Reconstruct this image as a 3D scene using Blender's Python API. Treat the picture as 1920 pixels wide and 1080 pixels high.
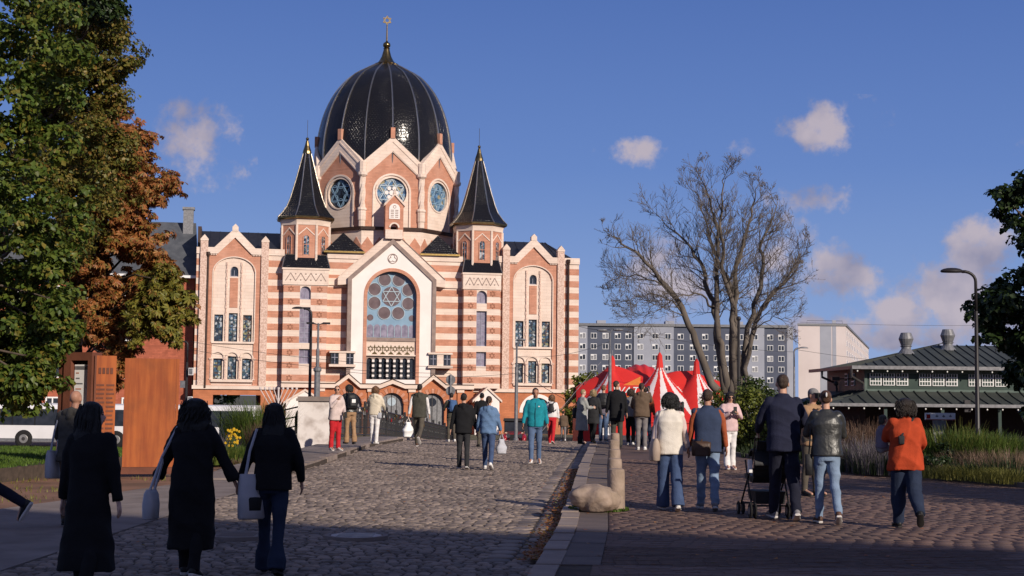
import bpy, bmesh, math, random
import numpy as np
from math import sin, cos, pi, radians, sqrt, atan2
from mathutils import Vector, Matrix
random.seed(7); RNG = np.random.default_rng(7)
for o in list(bpy.data.objects): bpy.data.objects.remove(o)
SC = bpy.context.scene; COL = SC.collection

# ------------------------------------------------------------ camera, sky, sun, exposure
CAM_H = 1.6; FPX = 2667.0; PITCH = math.atan(205/2667); ROLL = radians(0.6)
_c, _s, _cp, _sp = cos(ROLL), sin(ROLL), cos(PITCH), sin(PITCH)
R0 = Vector((1,0,0)); U0 = Vector((0,-_sp,_cp)); F0 = Vector((0,_cp,_sp))
cx, cy = R0*_c+U0*_s, R0*-_s+U0*_c
cd = bpy.data.cameras.new('camera'); cam = bpy.data.objects.new('camera', cd); COL.objects.link(cam)
cam.matrix_world = Matrix(((cx.x,cy.x,-F0.x,0),(cx.y,cy.y,-F0.y,0),(cx.z,cy.z,-F0.z,CAM_H),(0,0,0,1)))
cd.sensor_width = 36; cd.lens = 36*FPX/1920; cd.clip_start = .1; cd.clip_end = 6000
SC.camera = cam
SUN_AZ = (0.60,-0.80); SUN_EL = radians(23)          # towards the sun
sd = bpy.data.lights.new('sun','SUN'); sd.energy = 4.75; sd.angle = radians(.53); sd.color = (1,.89,.76)
sun = bpy.data.objects.new('sun', sd); COL.objects.link(sun)
SUNV = Vector((SUN_AZ[0]*cos(SUN_EL), SUN_AZ[1]*cos(SUN_EL), sin(SUN_EL)))
sun.rotation_euler = SUNV.to_track_quat('Z','Y').to_euler()
sun.location = (40,-60,60)
W = bpy.data.worlds.new('World'); SC.world = W; W.use_nodes = True
SC.view_settings.view_transform = 'Standard'; SC.view_settings.look = 'None'
SC.view_settings.exposure = 0.0; SC.view_settings.gamma = 1; SC.view_settings.use_curve_mapping = False
SC.cycles.max_bounces = 6; SC.cycles.transparent_max_bounces = 8; SC.cycles.caustics_reflective = False; SC.cycles.caustics_refractive = False
SC.cycles.use_denoising = True

def ray(x, y):
    dx, dy = x-960, 540-y
    ux, uy = dx*_c-dy*_s, dx*_s+dy*_c
    return Vector((ux, FPX*_cp-uy*_sp, FPX*_sp+uy*_cp))
def at(x, y, Y):
    d = ray(x, y); return Vector((0,0,CAM_H))+d*(Y/d.y)
def gnd(x, y, z=0.0):
    d = ray(x, y); return Vector((0,0,CAM_H))+d*((z-CAM_H)/d.z)

def world_sky():
    nt = W.node_tree; N = nt.nodes; L = nt.links; N.clear()
    out = N.new('ShaderNodeOutputWorld'); bg = N.new('ShaderNodeBackground')
    sky = N.new('ShaderNodeTexSky'); sky.sky_type = 'NISHITA'; sky.sun_disc = False
    sky.sun_elevation = SUN_EL; sky.sun_rotation = atan2(SUN_AZ[0], SUN_AZ[1])
    sky.air_density = 1.0; sky.dust_density = .35; sky.ozone_density = 2.2; sky.altitude = 50
    bg.inputs['Strength'].default_value = 0.062
    tc = N.new('ShaderNodeTexCoord')
    nz = N.new('ShaderNodeTexNoise'); nz.inputs['Scale'].default_value = 52; nz.inputs['Detail'].default_value = 9; nz.inputs['Roughness'].default_value = .62
    L.new(tc.outputs['Generated'], nz.inputs['Vector'])
    nz2 = N.new('ShaderNodeTexNoise'); nz2.inputs['Scale'].default_value = 24; nz2.inputs['Detail'].default_value = 4
    L.new(tc.outputs['Generated'], nz2.inputs['Vector'])
    # cumulus clouds: (pixel x, y, half width, half height, density)
    clouds = [(362,240,66,60,.95),(352,300,90,45,.45),(1200,288,64,24,.62),(1378,283,40,20,.5),(1530,240,58,50,.85),(1600,220,70,30,.4),(1515,370,74,28,.7),
      (1572,518,75,52,1.1),(1240,515,85,70,.8),(1450,470,70,70,.7),(1330,560,120,60,.5),(1615,580,60,30,.5),(1840,470,66,52,1.15),(1790,545,100,54,1.05),(1700,590,70,38,.95),(1850,590,120,64,1.1),
      (1560,615,150,26,.85),(1720,632,140,30,1.0),(1200,600,120,24,.6),(420,315,40,40,.3),(-250,250,160,90,.9),(2200,300,200,110,.8),(2500,560,260,80,1)]
    prev = None
    def math_(op, a, b=None, clamp=False):
        m = N.new('ShaderNodeMath'); m.operation = op; m.use_clamp = clamp
        for i, v in enumerate((a, b)):
            if v is None: continue
            if hasattr(v,'is_linked') or not isinstance(v,(int,float)): L.new(v, m.inputs[i])
            else: m.inputs[i].default_value = v
        return m.outputs[0]
    for (px, py, hw, hh, den) in clouds:
        d = ray(px, py).normalized()
        right = Vector((d.y,-d.x,0)).normalized(); up = right.cross(d)
        def dot(v, s):
            n = N.new('ShaderNodeVectorMath'); n.operation = 'DOT_PRODUCT'; L.new(tc.outputs['Generated'], n.inputs[0]); n.inputs[1].default_value = v*s
            return n.outputs['Value']
        a = dot(right, FPX/hw); b = dot(up, FPX/hh)
        r2 = math_('SQRT', math_('ADD', math_('MULTIPLY', a, a), math_('MULTIPLY', b, b)))
        fwd = math_('GREATER_THAN', dot(d, 1.0), .5)
        m = math_('MULTIPLY', math_('MULTIPLY', math_('SUBTRACT', 1.45, r2, True), den), fwd)
        prev = m if prev is None else math_('MAXIMUM', prev, m)
    n1 = math_('MULTIPLY', math_('SUBTRACT', nz.outputs['Fac'], .5), 4.2)
    n2 = math_('MULTIPLY', math_('SUBTRACT', nz2.outputs['Fac'], .5), 2.6)
    dens = math_('ADD', math_('SUBTRACT', prev, .27), math_('MULTIPLY', math_('ADD', n1, n2), .55))
    ss = N.new('ShaderNodeMapRange'); ss.interpolation_type = 'SMOOTHSTEP'
    L.new(dens, ss.inputs['Value']); ss.inputs['From Min'].default_value = 0; ss.inputs['From Max'].default_value = .8
    ss.inputs['To Max'].default_value = .86
    # clouds added out of view, at the sides and behind, to neutralise blue fill
    nz3 = N.new('ShaderNodeTexNoise'); nz3.inputs['Scale'].default_value = 3.2; nz3.inputs['Detail'].default_value = 8; nz3.inputs['Roughness'].default_value = .58; L.new(tc.outputs['Generated'], nz3.inputs['Vector'])
    sy = N.new('ShaderNodeSeparateXYZ'); L.new(tc.outputs['Generated'], sy.inputs[0])
    away = N.new('ShaderNodeMapRange'); L.new(sy.outputs['Y'], away.inputs['Value']); away.inputs['From Min'].default_value = .80; away.inputs['From Max'].default_value = .62
    gc_ = N.new('ShaderNodeMapRange'); gc_.interpolation_type = 'SMOOTHSTEP'; L.new(nz3.outputs['Fac'], gc_.inputs['Value']); gc_.inputs['From Min'].default_value = .47; gc_.inputs['From Max'].default_value = .62; gc_.inputs['To Max'].default_value = .8
    rest = math_('MULTIPLY', gc_.outputs[0], away.outputs[0])
    gate = math_('MULTIPLY', ss.outputs[0], math_('GREATER_THAN', prev, .02))
    cr = N.new('ShaderNodeValToRGB'); L.new(nz2.outputs['Fac'], cr.inputs['Fac'])
    cr.color_ramp.elements[0].position = .38; cr.color_ramp.elements[0].color = (4.7,4.4,5.9,1)
    cr.color_ramp.elements[1].position = .62; cr.color_ramp.elements[1].color = (8.6,7.4,8.0,1)
    # clear autumn blue: the physical sky leaned towards an even blue that pales to the horizon, the same all round
    sx = N.new('ShaderNodeSeparateXYZ'); L.new(tc.outputs['Generated'], sx.inputs[0])
    gr = N.new('ShaderNodeValToRGB'); L.new(sx.outputs['Z'], gr.inputs['Fac'])
    stops = [(0,(.29,.41,.72)),(.06,(.22,.345,.68)),(.16,(.128,.235,.58)),(.30,(.072,.150,.455)),(.6,(.055,.115,.33)),(1,(.045,.095,.26))]
    while len(gr.color_ramp.elements) < len(stops): gr.color_ramp.elements.new(.5)
    k = 1/bg.inputs['Strength'].default_value
    for e, (p, c) in zip(gr.color_ramp.elements, stops): e.position = p; e.color = (c[0]*k,c[1]*k,c[2]*k,1)
    hs = N.new('ShaderNodeMix'); hs.data_type = 'RGBA'; hs.inputs['Factor'].default_value = .86
    L.new(sky.outputs[0], hs.inputs['A']); L.new(gr.outputs[0], hs.inputs['B'])
    mx = N.new('ShaderNodeMix'); mx.data_type = 'RGBA'
    L.new(math_('MAXIMUM', gate, rest), mx.inputs['Factor']); L.new(hs.outputs['Result'], mx.inputs['A']); L.new(cr.outputs[0], mx.inputs['B'])
    L.new(mx.outputs['Result'], bg.inputs['Color']); L.new(bg.outputs[0], out.inputs['Surface'])
world_sky()

# ------------------------------------------------------------ helpers
def tag(o, label=None, cat=None, group=None, kind=None):
    if label: o['label'] = label
    if cat: o['category'] = cat
    if group: o['group'] = group
    if kind: o['kind'] = kind
    return o
def thing(name, loc, label, cat, group=None, rz=0.0):
    o = bpy.data.objects.new(name, None); COL.objects.link(o); o.location = loc; o.rotation_euler = (0,0,rz)
    o.empty_display_size = .2
    return tag(o, label, cat, group)
class MB:
    """collects closed shapes into one mesh"""
    def __init__(s): s.v = []; s.f = []; s.mi = []; s.m = 0
    def add(s, vs, fs):
        n = len(s.v); s.v += [tuple(v) for v in vs]; s.f += [tuple(i+n for i in f) for f in fs]; s.mi += [s.m]*len(fs); return s
    def box(s, x0,x1,y0,y1,z0,z1):
        return s.add([(x0,y0,z0),(x1,y0,z0),(x1,y1,z0),(x0,y1,z0),(x0,y0,z1),(x1,y0,z1),(x1,y1,z1),(x0,y1,z1)],
                     [(0,3,2,1),(4,5,6,7),(0,1,5,4),(1,2,6,5),(2,3,7,6),(3,0,4,7)])
    def hexa(s, p): # 8 points: bottom 4 ccw, top 4
        return s.add(p, [(0,3,2,1),(4,5,6,7),(0,1,5,4),(1,2,6,5),(2,3,7,6),(3,0,4,7)])
    def prism(s, poly, y0, y1): # polygon of (x,z) ccw seen from -y, extruded along y
        n = len(poly); vs = [(x,y0,z) for x,z in poly]+[(x,y1,z) for x,z in poly]
        return s.add(vs, [tuple(range(n)), tuple(range(2*n-1,n-1,-1))]+[(i,i+n,(i+1)%n+n,(i+1)%n) for i in range(n)])
    def tube(s, pts, rad, n=8, cap=True):
        pts = [Vector(p) for p in pts]; rs = rad if isinstance(rad,(list,tuple)) else [rad]*len(pts)
        base = len(s.v); vs = []; up = None
        for i, p in enumerate(pts):
            t = (pts[min(i+1,len(pts)-1)]-pts[max(i-1,0)])
            t = t.normalized() if t.length > 1e-9 else Vector((0,0,1))
            if up is None: up = t.orthogonal().normalized()
            else:
                up = up-t*up.dot(t); up = up.normalized() if up.length > 1e-6 else t.orthogonal().normalized()
            b = t.cross(up)
            for k in range(n):
                a = 2*pi*k/n; vs.append(p+(up*cos(a)+b*sin(a))*rs[i])
        fs = [(i*n+k, i*n+(k+1)%n, (i+1)*n+(k+1)%n, (i+1)*n+k) for i in range(len(pts)-1) for k in range(n)]
        if cap: fs += [tuple(range(n-1,-1,-1)), tuple(range((len(pts)-1)*n, len(pts)*n))]
        return s.add(vs, fs)
    def lathe(s, prof, n=16, c=(0,0,0), ph=0.0, sx=1, sy=1, cap=True): # prof [(r,z)]
        vs = []
        for r, z in prof:
            for k in range(n):
                a = 2*pi*k/n+ph; vs.append((c[0]+r*cos(a)*sx, c[1]+r*sin(a)*sy, c[2]+z))
        fs = [(i*n+k, i*n+(k+1)%n, (i+1)*n+(k+1)%n, (i+1)*n+k) for i in range(len(prof)-1) for k in range(n)]
        if cap: fs += [tuple(range(n-1,-1,-1)), tuple(range((len(prof)-1)*n, len(prof)*n))]
        return s.add(vs, fs)
    def ball(s, c, r, n=10, m=6):
        if not isinstance(r,(tuple,list)): r = (r,r,r)
        prof = [(max(.001,sin(pi*i/m)), -cos(pi*i/m)) for i in range(m+1)]
        vs = []
        for a_, z in prof:
            for k in range(n):
                a = 2*pi*k/n; vs.append((c[0]+a_*cos(a)*r[0], c[1]+a_*sin(a)*r[1], c[2]+z*r[2]))
        fs = [(i*n+k, i*n+(k+1)%n, (i+1)*n+(k+1)%n, (i+1)*n+k) for i in range(m) for k in range(n)]
        return s.add(vs, fs+[tuple(range(n-1,-1,-1)), tuple(range(m*n,(m+1)*n))])
    def colwall(s, xs, spans, y0, y1): # wall of vertical columns; spans(x) -> [(zlo,zhi)]
        e = 1e-5
        for a, b in zip(xs[:-1], xs[1:]):
            if b-a < 1e-4: continue
            for (l0,h0),(l1,h1) in zip(spans(a+e), spans(b-e)):
                if h0-l0 < 1e-3 and h1-l1 < 1e-3: continue
                s.hexa([(a,y0,l0),(b,y0,l1),(b,y1,l1),(a,y1,l0),(a,y0,h0),(b,y0,h1),(b,y1,h1),(a,y1,h0)])
        return s
    def xf(s, M, start=0):
        for i in range(start, len(s.v)): s.v[i] = tuple(M @ Vector(s.v[i]))
        return s
    def mesh(s, name, mats, smooth=False):
        me = bpy.data.meshes.new(name); me.from_pydata(s.v, [], s.f)
        for m in (mats if isinstance(mats,(list,tuple)) else [mats]): me.materials.append(m)
        if max(s.mi, default=0) > 0: me.polygons.foreach_set('material_index', s.mi)
        if smooth:
            if smooth is True: me.polygons.foreach_set('use_smooth', [True]*len(s.f))
            else: me.polygons.foreach_set('use_smooth', [True]*len(s.f)); me.set_sharp_from_angle(angle=radians(smooth))
        me.update(); return me
    def build(s, name, mats, parent=None, smooth=False, **kw):
        return link(name, s.mesh(name, mats, smooth), parent, **kw)
def link(name, me, parent=None, loc=None, rz=None, **kw):
    o = bpy.data.objects.new(name, me); COL.objects.link(o)
    if parent is not None: o.parent = parent
    if loc is not None: o.location = loc
    if rz is not None: o.rotation_euler = (0,0,rz)
    return tag(o, **kw)
def np_mesh(name, V, F, mats, mi=None, smooth=False):
    """V (n,3), F (m,k) arrays -> mesh, fast"""
    V = np.asarray(V, np.float32); F = np.asarray(F, np.int32)
    me = bpy.data.meshes.new(name); me.vertices.add(len(V)); me.vertices.foreach_set('co', V.ravel())
    k = F.shape[1]; me.loops.add(F.size); me.loops.foreach_set('vertex_index', F.ravel())
    me.polygons.add(len(F)); me.polygons.foreach_set('loop_start', np.arange(0, F.size, k, dtype=np.int32))
    try: me.polygons.foreach_set('loop_total', np.full(len(F), k, np.int32))
    except Exception: pass
    for m in (mats if isinstance(mats,(list,tuple)) else [mats]): me.materials.append(m)
    if mi is not None: me.polygons.foreach_set('material_index', np.asarray(mi, np.int32))
    if smooth: me.polygons.foreach_set('use_smooth', np.ones(len(F), bool))
    me.update(calc_edges=True); return me
def dup(o, parent=None):
    c = o.copy(); COL.objects.link(c)
    if parent is not None: c.parent = parent
    for ch in o.children: dup(ch, c)
    return c
def arc(cx_, cz_, r, a0, a1, n): return [(cx_+r*cos(a0+(a1-a0)*i/n), cz_+r*sin(a0+(a1-a0)*i/n)) for i in range(n+1)]

# ------------------------------------------------------------ materials
def mat(name, col, rough=.8, col2=None, scale=4.0, detail=4.0, bump=0.0, bscale=None, metal=0.0, spec=.3, rand=0.0, coat=0.0, stretch=None, contrast=(.35,.65), dirt=None, brick=None, alpha=None, trans=0.0, sheen=0.0):
    m = bpy.data.materials.new(name); m.use_nodes = True; nt = m.node_tree; N, L = nt.nodes, nt.links
    b = N['Principled BSDF']; b.inputs['Roughness'].default_value = rough; b.inputs['Metallic'].default_value = metal
    b.inputs['Specular IOR Level'].default_value = spec; b.inputs['Coat Weight'].default_value = coat
    if sheen: b.inputs['Sheen Weight'].default_value = sheen
    tc = N.new('ShaderNodeTexCoord'); vec = tc.outputs['Object']
    if stretch:
        mp = N.new('ShaderNodeMapping'); mp.inputs['Scale'].default_value = stretch; L.new(vec, mp.inputs['Vector']); vec = mp.outputs[0]
    nz = N.new('ShaderNodeTexNoise'); nz.inputs['Scale'].default_value = scale; nz.inputs['Detail'].default_value = detail; L.new(vec, nz.inputs['Vector'])
    rp = N.new('ShaderNodeValToRGB'); L.new(nz.outputs['Fac'], rp.inputs['Fac'])
    c2 = col2 or tuple(c*.78 for c in col)
    rp.color_ramp.elements[0].position = contrast[0]; rp.color_ramp.elements[0].color = (*c2,1)
    rp.color_ramp.elements[1].position = contrast[1]; rp.color_ramp.elements[1].color = (*col,1)
    colout = rp.outputs['Color']
    if brick: # (width, height, tone spread, joint darkness) on the x/z faces of the object
        sp = N.new('ShaderNodeSeparateXYZ'); L.new(tc.outputs['Object'], sp.inputs[0]); ax = N.new('ShaderNodeMath'); ax.operation = 'ADD'; L.new(sp.outputs['X'], ax.inputs[0]); L.new(sp.outputs['Y'], ax.inputs[1])
        cb = N.new('ShaderNodeCombineXYZ'); L.new(ax.outputs[0], cb.inputs['X']); L.new(sp.outputs['Z'], cb.inputs['Y'])
        bt = N.new('ShaderNodeTexBrick'); L.new(cb.outputs[0], bt.inputs['Vector']); bt.inputs['Scale'].default_value = 1; bt.inputs['Brick Width'].default_value = brick[0]; bt.inputs['Row Height'].default_value = brick[1]; bt.inputs['Mortar Size'].default_value = .016
        lo, hi, jo = 1-brick[2], 1+brick[2], brick[3]
        bt.inputs['Color1'].default_value = (lo,lo,lo,1); bt.inputs['Color2'].default_value = (hi,hi,hi,1); bt.inputs['Mortar'].default_value = (jo,jo,jo,1)
        ml = N.new('ShaderNodeMix'); ml.data_type = 'RGBA'; ml.blend_type = 'MULTIPLY'; ml.inputs['Factor'].default_value = 1; L.new(colout, ml.inputs['A']); L.new(bt.outputs['Color'], ml.inputs['B']); colout = ml.outputs['Result']
    if dirt: # (colour, scale, amount)
        n2 = N.new('ShaderNodeTexNoise'); n2.inputs['Scale'].default_value = dirt[1]; n2.inputs['Detail'].default_value = 5; L.new(tc.outputs['Object'], n2.inputs['Vector'])
        r2 = N.new('ShaderNodeMapRange'); L.new(n2.outputs['Fac'], r2.inputs['Value']); r2.inputs['From Min'].default_value = .48; r2.inputs['From Max'].default_value = .72; r2.inputs['To Max'].default_value = dirt[2]
        mx = N.new('ShaderNodeMix'); mx.data_type = 'RGBA'; L.new(r2.outputs[0], mx.inputs['Factor']); L.new(colout, mx.inputs['A']); mx.inputs['B'].default_value = (*dirt[0],1); colout = mx.outputs['Result']
    if rand:
        g = N.new('ShaderNodeNewGeometry'); oi = N.new('ShaderNodeObjectInfo')
        ad = N.new('ShaderNodeMath'); ad.operation = 'ADD'; L.new(g.outputs['Random Per Island'], ad.inputs[0]); L.new(oi.outputs['Random'], ad.inputs[1])
        fr = N.new('ShaderNodeMath'); fr.operation = 'FRACT'; L.new(ad.outputs[0], fr.inputs[0])
        mr = N.new('ShaderNodeMapRange'); L.new(fr.outputs[0], mr.inputs['Value']); mr.inputs['To Min'].default_value = 1-rand; mr.inputs['To Max'].default_value = 1+rand
        hs = N.new('ShaderNodeHueSaturation'); L.new(colout, hs.inputs['Color']); L.new(mr.outputs[0], hs.inputs['Value']); colout = hs.outputs[0]
    L.new(colout, b.inputs['Base Color'])
    if bump:
        nb = N.new('ShaderNodeTexNoise'); nb.inputs['Scale'].default_value = bscale or scale*6; nb.inputs['Detail'].default_value = 5; L.new(vec, nb.inputs['Vector'])
        bp = N.new('ShaderNodeBump'); bp.inputs['Strength'].default_value = bump; bp.inputs['Distance'].default_value = .02; L.new(nb.outputs['Fac'], bp.inputs['Height']); L.new(bp.outputs[0], b.inputs['Normal'])
    if trans:
        b.inputs['Transmission Weight'].default_value = trans
    return m
def leaf_mat(name, cols, gloss=.45, thin=.35):
    m = bpy.data.materials.new(name); m.use_nodes = True; nt = m.node_tree; N, L = nt.nodes, nt.links
    b = N['Principled BSDF']; b.inputs['Roughness'].default_value = gloss; b.inputs['Specular IOR Level'].default_value = .3
    g = N.new('ShaderNodeNewGeometry'); r = N.new('ShaderNodeValToRGB'); L.new(g.outputs['Random Per Island'], r.inputs['Fac'])
    r.color_ramp.interpolation = 'LINEAR'
    while len(r.color_ramp.elements) < len(cols): r.color_ramp.elements.new(.5)
    for i, c in enumerate(cols):
        r.color_ramp.elements[i].position = i/(len(cols)-1); r.color_ramp.elements[i].color = (*c,1)
    L.new(r.outputs[0], b.inputs['Base Color'])
    tr = N.new('ShaderNodeBsdfTranslucent'); L.new(r.outputs[0], tr.inputs['Color'])
    mx = N.new('ShaderNodeMixShader'); mx.inputs[0].default_value = thin
    L.new(b.outputs[0], mx.inputs[1]); L.new(tr.outputs[0], mx.inputs[2]); L.new(mx.outputs[0], N['Material Output'].inputs['Surface'])
    return m
M = {}
M['cream'] = mat('cream_stone', (.76,.62,.53), .75, (.69,.545,.455), .9, 5, .12, 9, dirt=((.50,.37,.30),.35,.35), brick=(1.3,.315,.05,.80))
M['white_stone'] = mat('pale_plaster', (.84,.76,.72), .75, (.78,.70,.66), .6, 5, .05, 8, dirt=((.60,.55,.52),.5,.25))
M['orange'] = mat('terracotta_brick', (.54,.258,.172), .8, (.46,.21,.135), 1.4, 5, .15, 14, dirt=((.58,.32,.23),.5,.5), brick=(.62,.157,.11,.82))
M['base_brick'] = mat('base_brick', (.50,.18,.085), .8, (.40,.14,.065), 1.2, 5, .2, 14, brick=(.5,.16,.08,.88))
M['rim_shade_stone'] = mat('grey_brown_stone_and_shade', (.30,.22,.19), .7, (.22,.16,.14), 2.2, 5, .1)
M['black_tile'] = None
M['black_roof'] = mat('black_sheet_roof', (.012,.012,.016), .35, (.02,.02,.024), 3, 3, .05, spec=.4)
M['gold'] = mat('old_gold', (.50,.34,.12), .3, (.35,.23,.08), 8, 4, .2, 20, metal=1.0)
M['gold_dark'] = mat('dark_bronze_gold', (.26,.19,.09), .28, (.18,.13,.06), 5, 4, .15, metal=1.0)
M['silver_rib'] = mat('bright_rib_metal', (.62,.55,.45), .32, (.40,.34,.27), 14, 2, .5, 25, metal=1.0)
M['brown_metal'] = mat('dark_brown_gutter', (.06,.035,.028), .5, metal=.3)
M['dark_metal'] = mat('dark_painted_metal', (.035,.033,.036), .45, (.05,.045,.045), 9, 4, .05)
M['grey_metal'] = mat('grey_galvanised_metal', (.22,.22,.23), .5, (.15,.15,.16), 6, 4, .05, metal=.3)
M['black'] = mat('black_plastic', (.015,.015,.016), .5)
M['glass_dark'] = mat('dark_window_glass', (.02,.025,.035), .08, (.035,.04,.055), 2, 2, .02, spec=.6)
M['glass_brown'] = mat('brownish_leaded_glass', (.17,.125,.13), .18, (.12,.085,.09), 1.6, 4, .08, 6, spec=.6)
M['tracery_blue'] = mat('blue_grey_tracery', (.22,.34,.46), .5, (.18,.29,.40), 1.2, 4)
M['tracery_light'] = mat('pale_blue_leading', (.42,.50,.56), .5)
M['glass_mauve'] = mat('mauve_grey_glass', (.30,.27,.35), .25, (.17,.15,.21), 2, 3, .05, spec=.6)
def stained(name, cols, scale):
    m = bpy.data.materials.new(name); m.use_nodes = True; N, L = m.node_tree.nodes, m.node_tree.links
    b = N['Principled BSDF']; b.inputs['Roughness'].default_value = .2; b.inputs['Specular IOR Level'].default_value = .6
    tc = N.new('ShaderNodeTexCoord'); v = N.new('ShaderNodeTexVoronoi'); v.inputs['Scale'].default_value = scale; L.new(tc.outputs['Object'], v.inputs['Vector'])
    r = N.new('ShaderNodeValToRGB'); r.color_ramp.interpolation = 'CONSTANT'; L.new(v.outputs['Color'], r.inputs['Fac'])
    while len(r.color_ramp.elements) < len(cols): r.color_ramp.elements.new(.5)
    for i, c in enumerate(cols): r.color_ramp.elements[i].position = .15+.7*i/len(cols); r.color_ramp.elements[i].color = (*c,1)
    L.new(r.outputs[0], b.inputs['Base Color'])
    return m
M['stained'] = stained('stained_glass', [(.03,.05,.08),(.02,.03,.05),(.10,.16,.25),(.40,.43,.46),(.05,.10,.13),(.16,.17,.16),(.03,.04,.06)], 5.5)
M['stained_warm'] = stained('stained_glass_amber', [(.03,.05,.08),(.13,.08,.06),(.24,.23,.12),(.42,.44,.42),(.05,.10,.16),(.03,.03,.04)], 5.5)
M['stained_rose'] = stained('stained_glass_rose', [(.06,.14,.26),(.03,.06,.12),(.14,.24,.36),(.35,.36,.34),(.05,.12,.20),(.30,.25,.14)], 3.2)
M['black_glass'] = stained('dark_stained_glass', [(.012,.015,.02),(.02,.028,.035),(.03,.045,.06),(.01,.012,.015)], 3)
def tile_mat():
    m = bpy.data.materials.new('glossy_black_scale_tiles'); m.use_nodes = True; N, L = m.node_tree.nodes, m.node_tree.links
    b = N['Principled BSDF']; b.inputs['Base Color'].default_value = (.010,.010,.013,1); b.inputs['Roughness'].default_value = .15; b.inputs['Specular IOR Level'].default_value = .24
    uv = N.new('ShaderNodeUVMap'); uv.uv_map = 'UVMap'
    br = N.new('ShaderNodeTexBrick'); L.new(uv.outputs[0], br.inputs['Vector']); br.inputs['Scale'].default_value = 1; br.inputs['Mortar Size'].default_value = .045
    br.inputs['Brick Width'].default_value = .30; br.inputs['Row Height'].default_value = .22; br.inputs['Mortar Smooth'].default_value = .6
    br.inputs['Color1'].default_value = (.7,.7,.7,1); br.inputs['Color2'].default_value = (1,1,1,1); br.inputs['Mortar'].default_value = (0,0,0,1)
    wn = N.new('ShaderNodeTexNoise'); wn.inputs['Scale'].default_value = 3.2; L.new(uv.outputs[0], wn.inputs['Vector'])
    ad = N.new('ShaderNodeMath'); ad.operation = 'ADD'; L.new(br.outputs['Color'], ad.inputs[0]); L.new(wn.outputs['Fac'], ad.inputs[1])
    bp = N.new('ShaderNodeBump'); bp.inputs['Strength'].default_value = .7; bp.inputs['Distance'].default_value = .04; L.new(ad.outputs[0], bp.inputs['Height']); L.new(bp.outputs[0], b.inputs['Normal'])
    return m
M['black_tile'] = tile_mat()
def uv_from(me, fn):
    uvl = me.uv_layers.new(name='UVMap'); co = [v.co for v in me.vertices]
    for p in me.polygons:
        c = p.center
        for li in p.loop_indices: uvl.data[li].uv = fn(co[me.loops[li].vertex_index], c)

# ------------------------------------------------------------ ground, river, road, plaza
def interp(pts):
    X = [p[0] for p in pts]; Y = [p[1] for p in pts]
    return lambda v: np.interp(v, X, Y)
kR = interp([(0,-1.1),(5,-.5),(13,.22),(16.4,.52),(31,1.49),(43.7,2.42),(52.9,3.12),(95,6.1)])
kL = interp([(0,-4.7),(17,-4.55),(33,-4.4),(45,-4.45),(53,-3.75),(95,-.75)])
bedx = interp([(5,22),(10,18.5),(20,11.6),(25.2,9.04),(27.85,8.12),(31.5,7.09),(35.2,5.9),(38,5.6),(48,5.9),(60,6.6)])
def zr(y): return np.where(y < 53, 0.0, np.maximum(-2.0, -(y-53)*.048+np.minimum(0,0)))
def zp(y): return .10+np.clip((y-25)*.006, 0, .14)+np.where(y > 53, zr(y)-0.0, 0)
M['earth'] = mat('reddish_bare_earth', (.26,.14,.09), .95, (.15,.085,.055), 1.1, 6, .5, 18)
M['soil'] = mat('dark_joint_soil', (.085,.062,.048), .95, (.05,.038,.03), 8, 4, .3)
M['asphalt'] = mat('grey_asphalt', (.085,.078,.075), .9, (.06,.055,.053), 1.5, 6, .3, 60)
M['concrete'] = mat('worn_concrete', (.25,.205,.185), .9, (.185,.15,.135), 1.2, 6, .25, 30, dirt=((.12,.095,.08),2.0,.6))
M['cobble'] = mat('granite_cobble', (.225,.175,.145), .7, (.150,.116,.097), .8, 7, .3, 40, rand=.42, spec=.45)
M['paver'] = mat('red_brown_paver', (.155,.094,.073), .75, (.108,.070,.057), .9, 7, .2, 50, rand=.15, spec=.35)
M['slab'] = mat('grey_paving_slab', (.155,.115,.10), .8, (.11,.085,.075), 3, 5, .25, 40, rand=.16)
M['kerb'] = mat('granite_kerb', (.31,.245,.205), .8, (.22,.17,.145), 3, 6, .3, 40, rand=.14)
M['wet_stone'] = mat('quay_stone', (.16,.13,.11), .9, (.09,.075,.065), 1.5, 5, .3)
M['water'] = mat('river_water', (.012,.022,.024), .08, (.02,.03,.03), .2, 4, .25, 1.2, spec=.6)
M['far_ground'] = mat('far_ground', (.10,.10,.06), .95, (.08,.075,.05), .05, 5)

def make_ground():
    xs = [-2600,-600,-150,-60,-30,-16,-12,-8.02,-8,-6.9,-3,0,6,8.98,9,14,25,60,150,600,2600]
    ys = [-300,-60,-10,0,10,20,30,36.98,37,45.98,46,50,55,60,70,85,85.02,100,140,220,400,900,3000,5200]
    def z(x,y):
        if y <= 45.98: return -.62 if (x < -8.01 and y > 36.99) else -.06
        if y < 85.01 and x < 8.99: return -5.0
        if x >= 8.99:
            return -.06-1.99*min(1,max(0,(y-46)/22)) if y < 85 else -2.05
        return -2.05
    V = [(x,y,z(x,y)) for y in ys for x in xs]; n = len(xs)
    F = [(j*n+i, j*n+i+1, (j+1)*n+i+1, (j+1)*n+i) for j in range(len(ys)-1) for i in range(n-1)]
    mi = []
    for j in range(len(ys)-1):
        for i in range(n-1): mi.append(1 if ys[j] >= 85 or ys[j] < -10 else (2 if ys[j] >= 45 and xs[i] < 8.99 else 0))
    link('ground', np_mesh('ground', V, F, [M['earth'],M['far_ground'],M['wet_stone']], mi), kind='structure')
    b = MB(); b.add([(-400,46.05,-3.6),(8.97,46.05,-3.6),(8.97,84.97,-3.6),(-400,84.97,-3.6)], [(0,1,2,3)])
    b.build('river', M['water'], kind='structure')
    b = MB(); b.add([(-160,88,-2.0),(160,88,-2.0),(160,112,-2.0),(-160,112,-2.0)], [(0,1,2,3)])
    b.build('street', M['asphalt'], kind='structure')
make_ground()
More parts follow.
